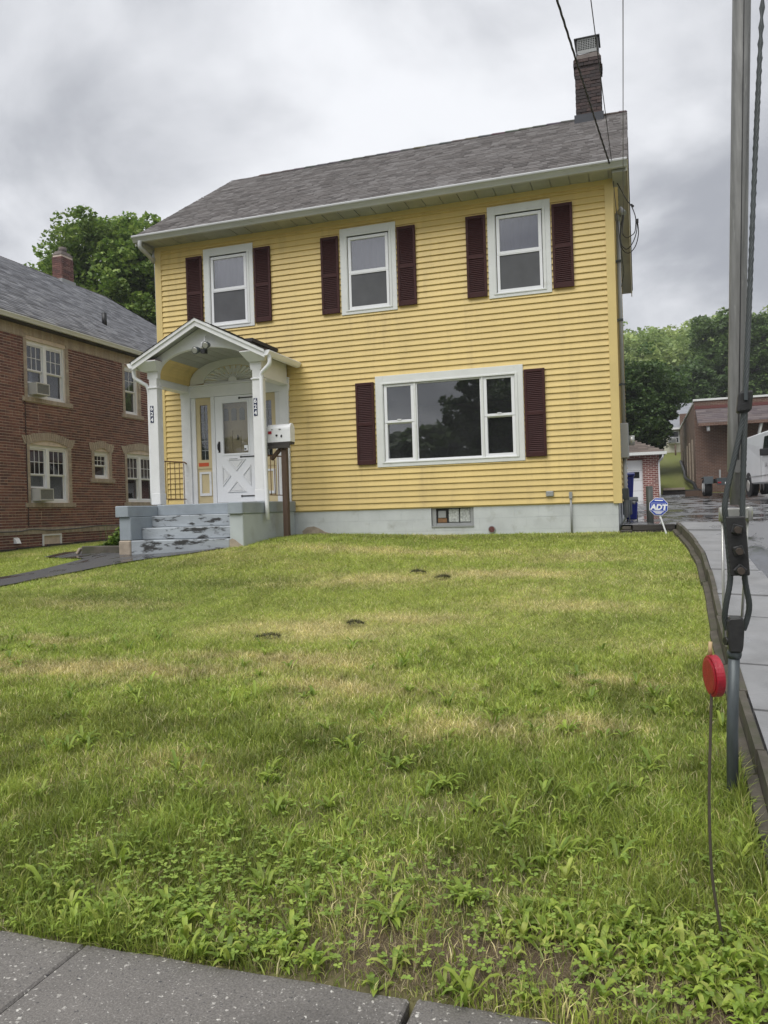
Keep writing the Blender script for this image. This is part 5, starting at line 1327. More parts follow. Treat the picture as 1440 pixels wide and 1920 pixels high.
# red reflector on a whip
rf = thing('reflector_marker', 'round red reflector on a thin bent rod in the lawn', 'reflector', (0.23, 2.96, gz(0.23, 2.96)))
rod = smooth_path([(0.234, 2.96, 0.0), (0.222, 2.96, 0.10), (0.198, 2.96, 0.3), (0.196, 2.96, 0.55), (0.207, 2.96, 0.80), (0.219, 2.96, 1.02)], 6)
m = MB(); m.tube(rod, 0.0052, 7); m.build('rod', MAT['rod'], rf)
m = MB(); m.tube([(0.213, 2.97, 1.06), (0.216, 2.97, 1.107)], 0.0065, 8); m.build('rod_tip', MAT['tan'], rf)
cc = Vector((0.224, 2.965, 0.99)); nrm = Vector((-0.96, -0.27, -0.03)).normalized(); a_ = nrm.cross(Vector((0, 0, 1))).normalized(); b_ = a_.cross(nrm)
def disc(r0, r1, d0_, d1_, name, mat, n=36):
    m = MB(); R0 = [cc + nrm * d0_ + (a_ * math.cos(t) + b_ * math.sin(t)) * r0 for t in [2 * math.pi * q / n for q in range(n)]]
    R1 = [cc + nrm * d1_ + (a_ * math.cos(t) + b_ * math.sin(t)) * r1 for t in [2 * math.pi * q / n for q in range(n)]]
    m.prism(R0, R1); return m.build(name, mat, rf, bevel=0.003)
disc(0.072, 0.072, -0.015, 0.015, 'housing', MAT['red']); disc(0.064, 0.056, 0.0155, 0.02, 'lens', MAT['red']); disc(0.064, 0.056, -0.0155, -0.02, 'lens', MAT['red'])

# yard sign
sg = thing('yard_sign', 'blue octagonal security sign on a leaning white stake', 'sign', (0.37, 13.0, 1.09))
m = MB(); m.obox((0.318, 13.0, 1.24), (0.011, 0, 0.003), (0, 0.006, 0), (-0.062, 0, 0.21)); m.build('stake', MAT['vinylwhite'], sg)
sc_ = Vector((0.256, 12.985, 1.527)); tl_ = math.radians(-10); sr = Vector((math.cos(tl_), 0, math.sin(-tl_) * -1)); sr = Vector((math.cos(0.06), 0, -math.sin(0.06))); su = Vector((math.sin(0.06), 0, math.cos(0.06)))
def octo(r, y0, y1, name, mat):
    m = MB(); P = [sc_ + (sr * math.cos(t) + su * math.sin(t)) * r for t in [math.pi / 8 + q * math.pi / 4 for q in range(8)]]
    m.prism([p + Vector((0, y0, 0)) for p in P], [p + Vector((0, y1, 0)) for p in P]); m.build(name, mat, sg)
octo(0.147, 0.0, 0.008, 'sign_border', MAT['lettering']); octo(0.139, -0.0035, -0.0005, 'sign_face', MAT['signblue'])
y_ = -0.006
text('sign_letters', 'ADT', 0.115, MAT['lettering'], sg, sc_ + Vector((0, y_, 0)) + su * -0.012, sr, su, 0.0012, shear=0.15, bold=0.006)
m = MB()
for (u, v, w, h) in ((0, 0.098, 0.06, 0.009), (0, -0.078, 0.075, 0.005), (0, -0.094, 0.055, 0.005), (0.0, -0.108, 0.04, 0.004)):
    m.obox(sc_ + sr * u + su * v + Vector((0, y_, 0)), sr * w, (0, 0.001, 0), su * h)
for (u, v, w, h) in ((0, 0.055, 0.1, 0.002), (0, -0.062, 0.1, 0.002), (-0.1, -0.003, 0.002, 0.06), (0.1, -0.003, 0.002, 0.06)):
    m.obox(sc_ + sr * u + su * v + Vector((0, y_, 0)), sr * w, (0, 0.001, 0), su * h)
m.build('sign_lines', MAT['lettering'], sg)
# bollard
bl_ = thing('bollard', 'dark green steel bollard behind the yard sign', 'bollard', (0.14, 14.2, 1.2))
m = MB(); m.tube([(0.14, 14.2, 1.1), (0.14, 14.2, 1.86)], 0.057, 20); m.build('pipe', MAT['bollard'], bl_)
m = MB(); m.tube([(0.14, 14.2, 1.8605), (0.14, 14.2, 1.873)], [0.058, 0.05], 20); m.build('cap', MAT['bollard'], bl_)

# ================================================================== WIRES
def sagline(a, b, sag, n=40):
    a, b = Vector(a), Vector(b); return [a.lerp(b, k / n) + Vector((0, 0, -4 * sag * (k / n) * (1 - k / n))) for k in range(n + 1)]
POLE = (0.6, -11.0)
w1 = thing('service_drop', 'twisted black service cable reaching the house corner', 'cable', (-0.25, 13.5, 6.9), 'overhead wires')
P = sagline((-2.55, -11.0, 9.0), (-0.27, 13.45, 6.9), 0.42, 220)
m = MB()
for w in range(3):
    m.tube([p + Vector((0.008 * math.cos(k * 1.1 + w * 2.094), 0, 0.008 * math.sin(k * 1.1 + w * 2.094))) for k, p in enumerate(P)], 0.007, 5, cap=False)
m.build('cable', MAT['wire'], w1)
m = MB(); m.tube(smooth_path([(-0.27, 13.45, 6.9), (-0.17, 13.5, 6.70), (-0.08, 13.55, 6.53), (-0.02, 13.58, 6.45), (0.03, 13.6, 6.32), (0.05, 13.6, 6.22)], 6), 0.008, 5); m.build('tail', MAT['wire'], w1)
m = MB(); m.obox((0.0, 13.6, 6.45), (0.02, 0, -0.02), (0, 0.015, 0), (0.01, 0, 0.01)); m.obox((0.065, 13.6, 6.19), (0.025, 0, 0), (0, 0.02, 0), (0, 0, 0.03)); m.build('connector', MAT['black'], w1)
m = MB()
m.tube(smooth_path([(0.06, 13.6, 6.2), (0.06, 13.62, 6.05), (0.0, 13.65, 5.88), (-0.1, 13.75, 5.80), (-0.19, 13.85, 5.92), (-0.2, 13.95, 6.15), (-0.15, 14.02, 6.46)], 7), 0.008, 5)
m.tube(smooth_path([(0.07, 13.6, 6.2), (0.085, 13.62, 6.0), (0.03, 13.65, 5.80), (-0.08, 13.75, 5.73), (-0.18, 13.85, 5.85), (-0.21, 13.95, 6.1), (-0.16, 14.02, 6.46)], 7), 0.008, 5)
m.tube(smooth_path([(0.05, 13.6, 6.2), (0.03, 13.62, 6.03), (-0.03, 13.65, 5.98), (-0.1, 13.75, 5.99), (-0.16, 13.85, 6.08), (-0.17, 13.95, 6.2), (-0.14, 14.02, 6.46)], 7), 0.008, 5)
m.build('drip_loop', MAT['wire'], w1)
for (a, b, sag, lab, rr) in (((-0.74, -11, 8.7), (-0.28, 13.36, 6.95), 0.35, 'thin phone wire running down past the chimney', 0.006), ((0.39, -11, 8.4), (-0.14, 13.55, 6.55), 0.3, 'straight grey wire nearest the guard tube', 0.0055)):
    w2 = thing('overhead_wire', lab, 'wire', b, 'overhead wires')
    m = MB(); P = sagline(a, b, sag, 60)
    if rr > 0.0058: P += [Vector((-0.27, 13.37, 6.6)), Vector((-0.22, 13.4, 6.0)), Vector((-0.16, 13.5, 5.35)), Vector((-0.21, 13.8, 5.2))]
    else: P += [Vector((-0.14, 13.8, 6.4)), Vector((-0.2, 14.0, 6.3))]
    m.tube(P, rr, 5, cap=False); m.build('wire', MAT['wire'] if rr > 0.0058 else MAT['wiregrey'], w2)

# ================================================================== BEHIND THE HOUSE
# brick garage
ga = thing('garage', 'small red brick garage with a white overhead door at drive end', 'garage', (-1, 36, 1.7))
GXL, GXR, GY = -6.2, 0.79, 36.0
m = MB(); 
for r in free_rects(GXL, GXR, 1.4, 3.72, [(-2.6, 0.10, 1.4, 3.44)]): m.box(r[0], r[1], GY, GY + 0.2, r[2], r[3])
m.build('front_wall', MAT['garagebrick'], ga)
B('side_wall', MAT['farbrickside'], ga, (GXR - 0.2, GXR - 0.001, GY + 0.201, GY + 6, 1.4, 3.72), (GXL, GXL + 0.2, GY + 0.201, GY + 6, 1.4, 3.72))
gd_ = B('garage_door', MAT['vinylwhite'], ga, *[(-2.6, 0.10, GY + 0.08, GY + 0.12, 1.66 + k * 0.445, 1.66 + k * 0.445 + 0.437) for k in range(4)], bevel=0.01)
for k in range(4): B('door_window', MAT['carglass'], gd_, (-2.45 + k * 0.66, -2.02 + k * 0.66, GY + 0.065, GY + 0.079, 2.66, 2.93))
B('lintel', MAT['ventred'], ga, (-2.7, 0.16, GY - 0.01, GY + 0.001, 3.445, 3.52))
m = MB(); A = [(GXL - 0.3, GY - 0.35, 3.74), (GXR + 0.27, GY - 0.35, 3.74), (GXR + 0.27, GY + 6.3, 3.74), (GXL - 0.3, GY + 6.3, 3.74)]
m.prism([(p[0], p[1], 3.70) for p in A], A); i = m.pts(A + [(-3.6, GY + 2.7, 5.15), (-1.9, GY + 2.7, 5.15)])
for f in ((0, 1, 5, 4), (1, 2, 5), (2, 3, 4, 5), (3, 0, 4)): m.face(*[i + k for k in f])
gr_ = m.build('roof', MAT['deck'], ga)
hs = math.hypot(3.05, 1.41)
def gclip(h):
    t = h / hs; x0 = GXL - 0.3; return (-3.6 - x0) * t, (GXR + 0.27 - x0) - (GXR + 0.27 + 1.9) * t
shingles('shingles', gr_, (GXL - 0.3, GY - 0.36, 3.75), (1, 0, 0), (0, 3.05 / hs, 1.41 / hs), (0, -1.41 / hs, 3.05 / hs), GXR - GXL + 0.57, hs, [(0.13, 0.10, 0.085), (0.105, 0.082, 0.07), (0.155, 0.125, 0.105)], exposure=0.2, tab=(0.3, 0.6), clip=gclip)
B('gutter', MAT['capwhite'], ga, (GXL - 0.3, GXR + 0.3, GY - 0.46, GY - 0.352, 3.62, 3.745))
m = MB(); m.tube(smooth_path([(GXR + 0.15, GY - 0.40, 3.62), (GXR + 0.13, GY - 0.38, 3.5), (GXR + 0.02, GY - 0.1, 3.36), (GXR - 0.02, GY - 0.05, 3.2), (GXR - 0.0, GY - 0.05, 1.75)], 4), 0.04, 6); m.build('downspout', MAT['vinylwhite'], ga)

# long brick commercial building
wh = thing('brick_workshop', 'flat-roofed brown brick workshop with shingled awning at right', 'building', (8, 40, 2.2))
QX, QY = 2.50, 40.0
B('front_wall', MAT['farbrick'], wh, (QX, 22, QY, QY + 0.3, 1.6, 6.28))
B('side_wall', MAT['farbrickside'], wh, (QX, QX + 0.3, QY + 0.301, QY + 14, 1.6, 6.20))
B('back_wall', MAT['farbrick'], wh, (QX + 0.3, 22, QY + 13.7, QY + 14, 1.6, 6.1), (21.7, 22, QY + 0.301, QY + 13.69, 1.6, 6.1))
B('flat_roof', MAT['deck'], wh, (QX + 0.3, 21.7, QY + 0.3, QY + 13.7, 5.9, 6.0))
B('coping', MAT['capwhite'], wh, (QX - 0.04, 22.05, QY - 0.06, QY + 0.36, 6.281, 6.37), (QX - 0.04, QX + 0.34, QY + 0.361, QY + 14.05, 6.20, 6.29))
for k in range(5): B('pilaster', MAT['barecement'], wh, (QX - 0.05, QX - 0.001, QY + 1.6 + k * 2.3, QY + 2.0 + k * 2.3, 2.2 + k * 0.25, 4.6))
m = MB(); A = [(QX + 0.05, QY - 0.01, 5.88), (QX + 0.05, QY - 1.35, 5.12), (QX + 0.05, QY - 1.35, 5.02), (QX + 0.05, QY - 0.01, 5.78)]
m.prism(A, [(21, *p[1:]) for p in A]); aw = m.build('awning', MAT['deck'], wh)
al = math.hypot(1.34, 0.76)
shingles('shingles', aw, (QX + 0.05, QY - 1.36, 5.122), (1, 0, 0), (0, 1.34 / al, 0.76 / al), (0, -0.76 / al, 1.34 / al), 18, al, [(0.125, 0.10, 0.10), (0.105, 0.085, 0.09), (0.15, 0.125, 0.125)], exposure=0.2, tab=(0.3, 0.7))
B('awning_fascia', MAT['farbrick'], wh, (QX + 0.05, 21, QY - 1.39, QY - 1.351, 4.98, 5.12))
B('red_band', MAT['ventred'], wh, (QX + 0.02, 21.5, QY - 0.02, QY - 0.001, 5.9, 6.05))
for k in range(5):
    x = 5.1 + k * 3.6; m = MB(); m.tube([(x - 0.15, QY - 0.05, 3.3), (x + 0.1, QY - 1.25, 5.0)], 0.075, 6); m.build('awning_brace', MAT['capwhite'], wh)
for k in range(3): B('overhead_door', MAT['capwhite'], wh, (5.4 + k * 5, 8.6 + k * 5, QY - 0.03, QY - 0.001, 2.0, 4.4))
m = MB(); m.tube([(QX + 0.5, QY - 1.2, 4.98), (QX + 0.5, QY - 1.2, 4.75)], 0.07, 8); m.build('lamp', MAT['vinylwhite'], wh)
bp = MB(); bp.tube(smooth_path([(QX - 0.15, QY + 11, 4.0), (QX - 0.2, QY + 6, 3.2), (QX - 0.3, QY + 3, 2.75), (QX - 0.1, QY + 0.2, 2.4), (QX - 0.05, QY - 1.0, 2.1), (QX + 0.3, QY - 2.2, 1.95)], 6), 0.09, 6)
tag(bp.build('drain_pipe', MAT['black'], None, origin=(QX, QY, 2.0)), 'black corrugated pipe lying along the workshop side wall', 'pipe')

# white house uphill
wt = thing('white_house', 'pale clapboard house glimpsed uphill behind the maple', 'house', (0, 60, 5.2))
m = MB()
for k in range(13): m.box(-5, 6.4, 60 - 0.02, 60.2, 4.6 + k * 0.17, 4.6 + k * 0.17 + 0.166)
m.build('wall', MAT['creamw'] if 'creamw' in MAT else MAT['cream'], wt)
B('wall_shell', MAT['cream'], wt, (-5, 6.4, 60.21, 66, 4.6, 6.8))
m = MB(); A = [(-5.3, 59.6, 6.78), (-5.3, 63, 8.9), (-5.3, 66.4, 6.78)]; m.prism(A, [(6.7, *p[1:]) for p in A]); m.build('roof', MAT['whroof'] if 'whroof' in MAT else MAT['metergrey'], wt)
B('fascia', MAT['vinylwhite'], wt, (-5.3, 6.7, 59.5, 59.59, 6.68, 6.80))
for x in (-1.2, 2.0):
    w_ = B('window', MAT['vinylwhite'], wt, (x, x + 0.72, 59.90, 59.975, 5.72, 6.62)); B('pane', MAT['carglass'], w_, (x + 0.08, x + 0.64, 59.885, 59.899, 6.18, 6.54)); B('pane', MAT['carglass'], w_, (x + 0.08, x + 0.64, 59.885, 59.899, 5.8, 6.12))
B('chimney', MAT['farbrick'], wt, (2.75, 3.3, 59.0, 59.59, 4.6, 7.7))
ac = thing('air_conditioner', 'air conditioner in the pale uphill house window', 'air conditioner', (2.3, 59.7, 5.8)); B('case', MAT['acgrey'], ac, (1.95, 2.5, 59.55, 59.88, 5.72, 6.05)); B('grille', MAT['acgrill'], ac, (1.99, 2.46, 59.53, 59.549, 5.76, 6.01))
wp = MB(); wp.tube([(2.35, 58.0, 4.4), (2.35, 58.0, 5.5)], 0.06, 6); tag(wp.build('fence_post', MAT['postwood'], None, origin=(2.35, 58, 4.4)), 'lone dark post on the grassy bank below the pale house', 'post')
# timber border at the foot of the grassy bank
tb = thing('bank_timbers', 'old timbers edging the foot of the grassy bank', 'timber', (1.6, 38.5, 1.8))
B('timber', MAT['railtie'], tb, (0.95, 2.5, 38.4, 38.6, 1.9, 2.12)); B('timber', MAT['barecement'], tb, (1.0, 1.9, 38.3, 38.5, 2.125, 2.22)); B('timber', MAT['postwood'], tb, (1.9, 2.9, 38.0, 38.2, 1.8, 2.05))

# blue recycling bin and grey box by the side wall
def wheelie(name, lab, x, y, z, w, d, h, mat, lid):
    t = thing(name, lab, 'bin', (x, y, z)); m = MB()
    m.prism([(x - w * 0.40, y - d * 0.38, z + 0.03), (x + w * 0.40, y - d * 0.38, z + 0.03), (x + w * 0.40, y + d * 0.38, z + 0.03), (x - w * 0.40, y + d * 0.38, z + 0.03)], [(x - w / 2, y - d / 2, z + h), (x + w / 2, y - d / 2, z + h), (x + w / 2, y + d / 2, z + h), (x - w / 2, y + d / 2, z + h)]); m.build('body', mat, t, bevel=0.02)
    m = MB(); A = [(x - w * 0.54, y - d * 0.56, z + h + 0.004), (x - w * 0.54, y - d * 0.56, z + h + 0.05), (x - w * 0.54, y, z + h + 0.10), (x - w * 0.54, y + d * 0.56, z + h + 0.05), (x - w * 0.54, y + d * 0.56, z + h + 0.004)]
    m.prism(A, [(x + w * 0.54, *p[1:]) for p in A]); m.build('lid', lid, t, bevel=0.01)
    for s in (-1, 1):
        m = MB(); m.tube([(x + s * w * 0.36, y + d * 0.4, z + 0.1), (x + s * w * 0.46, y + d * 0.4, z + 0.1)], 0.1, 12); m.build('wheel', MAT['tyre'], t)
    return t
wheelie('recycling_bin', 'tall blue recycling bin beside the house wall', -0.44, 21.2, float(drive_z(0, 21.2)) - 0.01, 0.56, 0.6, 0.92, MAT['bluebin'], MAT['bluebin'])
wheelie('recycling_bin', 'short blue bin under the grey utility box', -0.17, 15.7, float(drive_z(0, 15.7)) - 0.01, 0.22, 0.3, 0.36, MAT['bluebin'], MAT['greybin'])
ub = thing('utility_box', 'grey utility box low on the house side wall', 'utility box', (-0.22, 15.2, 1.4))
B('box', MAT['greybin'], ub, (-0.318, -0.16, 15.0, 15.4, 1.38, 1.66), bevel=0.012); m = MB(); m.tube([(-0.16, 15.2, 1.6), (-0.10, 15.2, 1.6)], 0.03, 10); m.build('spout', MAT['metergrey'], ub)

# white cargo van
van = thing('cargo_van', 'white cargo van parked in front of the brick workshop', 'van', (4.5, 30, 1.8))
hv = Vector((0.12, -0.993, 0)).normalized(); sv_ = Vector((-hv.y, hv.x, 0))       # forward, left-hand side
sideR = -sv_ if (-sv_).x < 0 else sv_
V0 = Vector((3.56, 30.0, 1.70)) - sideR * 0.98                                    # rear axle centre on the ground
def vp_(l, s, h): return V0 + hv * l + sideR * s + Vector((0, 0, h))
body = [(-1.25, 0.55), (-1.32, 0.9), (-1.30, 1.5), (-1.15, 1.98), (-0.9, 2.08), (2.0, 2.10), (2.6, 2.04), (3.25, 1.42), (4.25, 1.22), (4.45, 1.0), (4.5, 0.5), (4.0, 0.38), (-1.1, 0.42)]
m = MB(); n = len(body)
prof = [(-1.0, 0.72), (-0.97, 0.72), (0.97, 0.72)]
def side_s(h): return 0.98 if h < 1.15 else 0.98 - (h - 1.15) * 0.13
m.prism([vp_(a, side_s(b), b) for a, b in body], [vp_(a, -side_s(b), b) for a, b in body]); m.build('body', MAT['vanwhite'], van, bevel=0.05)
for s in (1, -1):
    P = [(1.72, 1.30), (1.75, 1.92), (2.35, 1.92), (2.95, 1.36), (2.9, 1.28)]
    m = MB(); m.prism([vp_(a, s * (side_s(b) - 0.01), b) for a, b in P], [vp_(a, s * (side_s(b) + 0.006), b) for a, b in P]); m.build('door_window', MAT['carglass'], van)
    m = MB(); c_ = vp_(2.75, s * 1.16, 1.36); m.obox(c_, hv * 0.05, sideR * 0.13, (0, 0, 0.11)); m.build('mirror', MAT['black'], van, bevel=0.02)
    for l in (0, 3.5):
        m = MB(); m.tube([vp_(l, s * 0.72, 0.36), vp_(l, s * 0.74, 0.36), vp_(l, s * 0.98, 0.36), vp_(l, s * 0.995, 0.36)], [0.33, 0.36, 0.36, 0.33], 22); wl = m.build('wheel', MAT['tyre'], van)
        m = MB(); m.tube([vp_(l, s * 0.9955, 0.36), vp_(l, s * 1.005, 0.36)], [0.21, 0.17], 18); m.build('rim', MAT['steelbright'], wl)
        m = MB(); m.tube([vp_(l, s * 0.90, 0.40), vp_(l, s * 0.984, 0.40)], 0.42, 20); m.build('wheel_arch', MAT['black'], van)
    m = MB(); m.obox(vp_(1.62, s * 0.984, 1.0), hv * 0.006, sideR * 0.003, (0, 0, 0.45)); m.obox(vp_(3.0, s * 0.984, 0.9), hv * 0.006, sideR * 0.003, (0, 0, 0.35)); m.obox(vp_(0.9, s * 0.984, 0.66), hv * 1.6, sideR * 0.004, (0, 0, 0.012)); m.build('door_seam', MAT['metergrey'], van)
    m = MB(); m.obox(vp_(-1.2, s * 0.93, 1.2), hv * 0.06, sideR * 0.04, (0, 0, 0.2)); m.build('tail_lamp', MAT['red'], van)
    m = MB(); m.obox(vp_(4.44, s * 0.75, 0.85), hv * 0.05, sideR * 0.15, (0, 0, 0.1)); m.build('headlamp', MAT['steelbright'], van)
m = MB(); P = [(2.62, 2.0), (3.27, 1.41)]
m.prism([vp_(2.64, 0.8, 2.02), vp_(3.28, 0.86, 1.42), vp_(3.28, -0.86, 1.42), vp_(2.64, -0.8, 2.02)], [vp_(2.66, 0.8, 2.035), vp_(3.30, 0.86, 1.435), vp_(3.30, -0.86, 1.435), vp_(2.66, -0.8, 2.035)]); m.build('windscreen', MAT['carglass'], van)
text('door_number', '1A', 0.22, MAT['black'], van, vp_(2.2, 0.988, 0.98), hv, (0, 0, 1), 0.001)
m = MB(); m.obox(vp_(4.5, 0, 0.55), hv * 0.06, sideR * 0.95, (0, 0, 0.1)); m.build('bumper', MAT['greybin'], van)

# flatbed trailer with tandem wheels
tr = thing('flatbed_trailer', 'black flatbed trailer with tandem wheels against the workshop wall', 'trailer', (3.3, 36.5, 1.95))
zt = float(drive_z(0, 36.5)) + 0.08
B('deck', MAT['black'], tr, (2.9, 4.7, 34.8, 38.9, zt + 0.58, zt + 0.70)); B('rear_frame', MAT['galvdark'], tr, (2.95, 4.65, 34.72, 34.79, zt + 0.42, zt + 0.72))
for x0, x1 in ((2.52, 2.82), (4.78, 5.08)):
    for y in (35.6, 36.45):
        m = MB(); m.tube([(x0, y, zt + 0.36), (x0 + 0.03, y, zt + 0.36), (x1 - 0.03, y, zt + 0.36), (x1, y, zt + 0.36)], [0.32, 0.36, 0.36, 0.32], 20); w_ = m.build('wheel', MAT['tyre'], tr)
        m = MB(); m.tube([(x0 - 0.012, y, zt + 0.36), (x0 - 0.001, y, zt + 0.36)], [0.17, 0.21], 16); m.build('rim', MAT['vinylwhite'], w_)
    m = MB(); m.box(x0 - 0.03, x1 + 0.03, 35.2, 36.85, zt + 0.76, zt + 0.80); m.box(x0 - 0.03, x1 + 0.03, 35.14, 35.2, zt + 0.5, zt + 0.80); m.build('mudguard', MAT['greybin'], tr, bevel=0.01)
for x in (3.05, 3.5): B('ramp_post', MAT['metergrey'], tr, (x, x + 0.06, 34.8, 34.86, zt + 0.7, zt + 1.05))
for x in (2.98, 4.5): B('tail_lamp', MAT['red'], tr, (x, x + 0.13, 34.70, 34.719, zt + 0.5, zt + 0.56))
B('plate', MAT['lettering'], tr, (3.25, 3.45, 34.70, 34.719, zt + 0.46, zt + 0.54)); m = MB(); m.tube([(3.8, 38.9, zt + 0.6), (3.8, 40 - 0.1, zt + 0.5)], 0.06, 6); m.build('tongue', MAT['black'], tr)

# stone border with weeds left of the stoop
sb = thing('planter_stone', 'low grey stone edging lying left of the stoop', 'edging stone', (-9.1, 11.75, 1.0))
m = MB(); zb = gz(-9.1, 11.75); m.obox((-9.02, 11.72, zb + 0.06), (0.47, -0.06, 0.0), (0.01, 0.06, 0), (0, 0, 0.075)); m.build('block', MAT['edging'], sb, bevel=0.015)
m = MB(); m.obox((-9.56, 11.74, zb + 0.05), (0.03, 0.01, 0.05), (0, 0.035, 0), (-0.02, 0, 0.012)); m.build('leaning_piece', MAT['barecement'], sb, bevel=0.01)

# ================================================================== FOLIAGE
def leaf_quads(P, size, rs, up_bias=0.6, elong=1.5):
    """one four-cornered leaf per point; returns V, F"""
    n = len(P); nrm = rs.normal(size=(n, 3)); nrm[:, 2] = np.abs(nrm[:, 2]) + up_bias; nrm /= np.linalg.norm(nrm, axis=1)[:, None]
    t = rs.normal(size=(n, 3)); t -= (t * nrm).sum(1)[:, None] * nrm; t /= np.linalg.norm(t, axis=1)[:, None]; b = np.cross(nrm, t)
    s = (size * rs.uniform(0.6, 1.3, n))[:, None]
    V = np.stack([P - t * s * elong * 0.5, P + b * s * 0.5 - t * s * 0.05, P + t * s * elong * 0.5, P - b * s * 0.5 - t * s * 0.05], 1).reshape(-1, 3)
    F = np.arange(4 * n).reshape(n, 4); return V, F
def crown_points(c, r, nclump, per, rs, shell=0.55, csize=(0.16, 0.30)):
    """clumps through the crown, leaves spread over each clump"""
    c = np.array(c, float); r = np.array(r, float)
    d = rs.normal(size=(nclump, 3)); d /= np.linalg.norm(d, axis=1)[:, None]
    rad = rs.uniform(shell, 1.0, nclump) ** 0.7
    lump = 1 + 0.22 * np.sin(d[:, 0] * 5 + c[0]) * np.sin(d[:, 2] * 4 + c[1]) + rs.normal(0, 0.06, nclump)
    cc = c + d * r * (rad * lump)[:, None]
    cr_ = rs.uniform(*csize, nclump) * r.mean()
    e = rs.normal(size=(nclump, per, 3)); e /= np.linalg.norm(e, axis=2)[:, :, None]; e *= (rs.uniform(0.3, 1, (nclump, per)) ** 0.5)[:, :, None]
    e[:, :, 2] *= 0.65
    P = cc[:, None, :] + e * cr_[:, None, None]
    return P.reshape(-1, 3), np.repeat(np.arange(nclump), per), cc
def trunk_mesh(base, top, r0, limbs, rs, parent, name='trunk'):
    m = MB(); b = Vector(base); t = Vector(top)
    m.tube([b, b.lerp(t, 0.35) + Vector((0.1, 0, 0)), b.lerp(t, 0.7), t], [r0, r0 * 0.8, r0 * 0.55, r0 * 0.2], 10)
    for k in limbs:
        f = rs.uniform(0.25, 0.75); s = b.lerp(t, f); e = Vector(tuple(k)); mid = s.lerp(e, 0.5) + Vector((0, 0, (e - s).length * 0.08))
        m.tube([s, mid, e], [r0 * 0.42 * (1.1 - f), r0 * 0.25, r0 * 0.06], 6)
    return m.build(name, MAT['bark'], parent)
def tree(lab, base, h, crowns, nclump, per, leaf, pal, seed, group=None, trunk_top=0.8, r0=0.3, cat='tree', name='broadleaf_tree', csize=(0.16, 0.30), shell=0.55):
    rs = np.random.default_rng(seed); t = thing(name, lab, cat, base, group)
    allV = []; allF = []; allC = []; off = 0; limbs = []
    for c, r, frac in crowns:
        P, ci, cc = crown_points(c, r, int(nclump * frac), per, rs, shell, csize); limbs += list(cc[rs.integers(0, len(cc), 7)])
        V, F = leaf_quads(P, leaf, rs); tone = rs.uniform(0.72, 1.25, ci.max() + 1)[ci] * rs.uniform(0.8, 1.2, len(P))
        C = np.array(pal)[rs.integers(0, len(pal), len(P))] * tone[:, None]
        allV.append(V); allF.append(F + off); allC.append(np.repeat(C, 4, 0)); off += len(V)
    mesh_np('crown', np.concatenate(allV), np.concatenate(allF), MAT['leaf'], t, cols=np.concatenate(allC))
    trunk_mesh(base, Vector(base) + Vector((0, 0, h * trunk_top)), r0, limbs, rs, t)
    return t
MID = [(0.17, 0.265, 0.05), (0.21, 0.31, 0.06), (0.13, 0.215, 0.045), (0.26, 0.35, 0.075)]
DARK = [(0.068, 0.125, 0.036), (0.088, 0.15, 0.042), (0.055, 0.102, 0.034), (0.12, 0.185, 0.05)]
FAR = [(0.29, 0.38, 0.125), (0.33, 0.42, 0.135), (0.25, 0.335, 0.115), (0.37, 0.45, 0.15)]
# maple behind the brick house
tree('leafy green maple rising behind the brick house roof', (-22.9, 31, 1.0), 14, [((-23.3, 31, 12.3), (2.9, 3.0, 3.3), 0.6), ((-25.7, 31, 12.0), (1.7, 1.9, 1.9), 0.22), ((-20.9, 31.3, 12.0), (2.1, 2.2, 2.8), 0.4), ((-22.5, 31, 9.3), (4.0, 3.2, 2.2), 0.35), ((-18.6, 31.3, 10.6), (1.8, 2, 2.2), 0.25)], 400, 150, 0.145, MID, 3, r0=0.35)
# dark maple behind the garage
tree('dark dense maple standing behind the small garage', (0.2, 47.5, 3.0), 8, [((-0.1, 47.5, 7.2), (2.3, 2.2, 2.7), 0.8), ((0.95, 47.2, 6.6), (1.0, 1.3, 1.4), 0.22), ((-2.4, 47.5, 6.4), (2.0, 2, 2.6), 0.4), ((0.3, 47.3, 4.9), (1.1, 1.2, 0.9), 0.18)], 280, 150, 0.13, DARK, 5, r0=0.25, shell=0.4)
# large trees beyond the workshop
tree('big rounded tree rising above the workshop roof', (9, 84, 8), 15, [((8.6, 84, 15.2), (3.2, 3.5, 4.6), 0.6), ((11.8, 84, 14.2), (3.2, 3.5, 4.6), 0.5), ((6.3, 83, 12.2), (2.3, 2.8, 3.2), 0.3), ((9.3, 82, 9.6), (5, 3, 3), 0.5)], 330, 110, 0.24, [(0.125, 0.20, 0.058), (0.15, 0.23, 0.065), (0.10, 0.165, 0.05)], 7, r0=0.4)
tree('tall tree at the right edge beyond the workshop', (16.5, 88, 8), 16, [((16.5, 88, 17), (3.6, 3.5, 5.2), 0.6), ((14.2, 87, 13), (2.6, 3, 4), 0.4), ((19.5, 88, 14), (3.5, 3.5, 5), 0.4)], 280, 100, 0.24, [(0.125, 0.198, 0.058), (0.15, 0.228, 0.065), (0.10, 0.163, 0.05)], 8, r0=0.4)
tree('deep green tree between the dark maple and the workshop', (4.4, 72, 6), 9, [((4.2, 72, 10.2), (2.6, 2.6, 3.2), 0.6), ((6.6, 73, 9.4), (2.2, 2.4, 2.8), 0.4), ((1.6, 74, 10.4), (2.4, 2.4, 3), 0.5), ((4.6, 71, 7.6), (3.4, 2, 1.6), 0.35)], 240, 110, 0.22, [(0.085, 0.145, 0.045), (0.105, 0.17, 0.05), (0.07, 0.12, 0.04)], 9, r0=0.3)
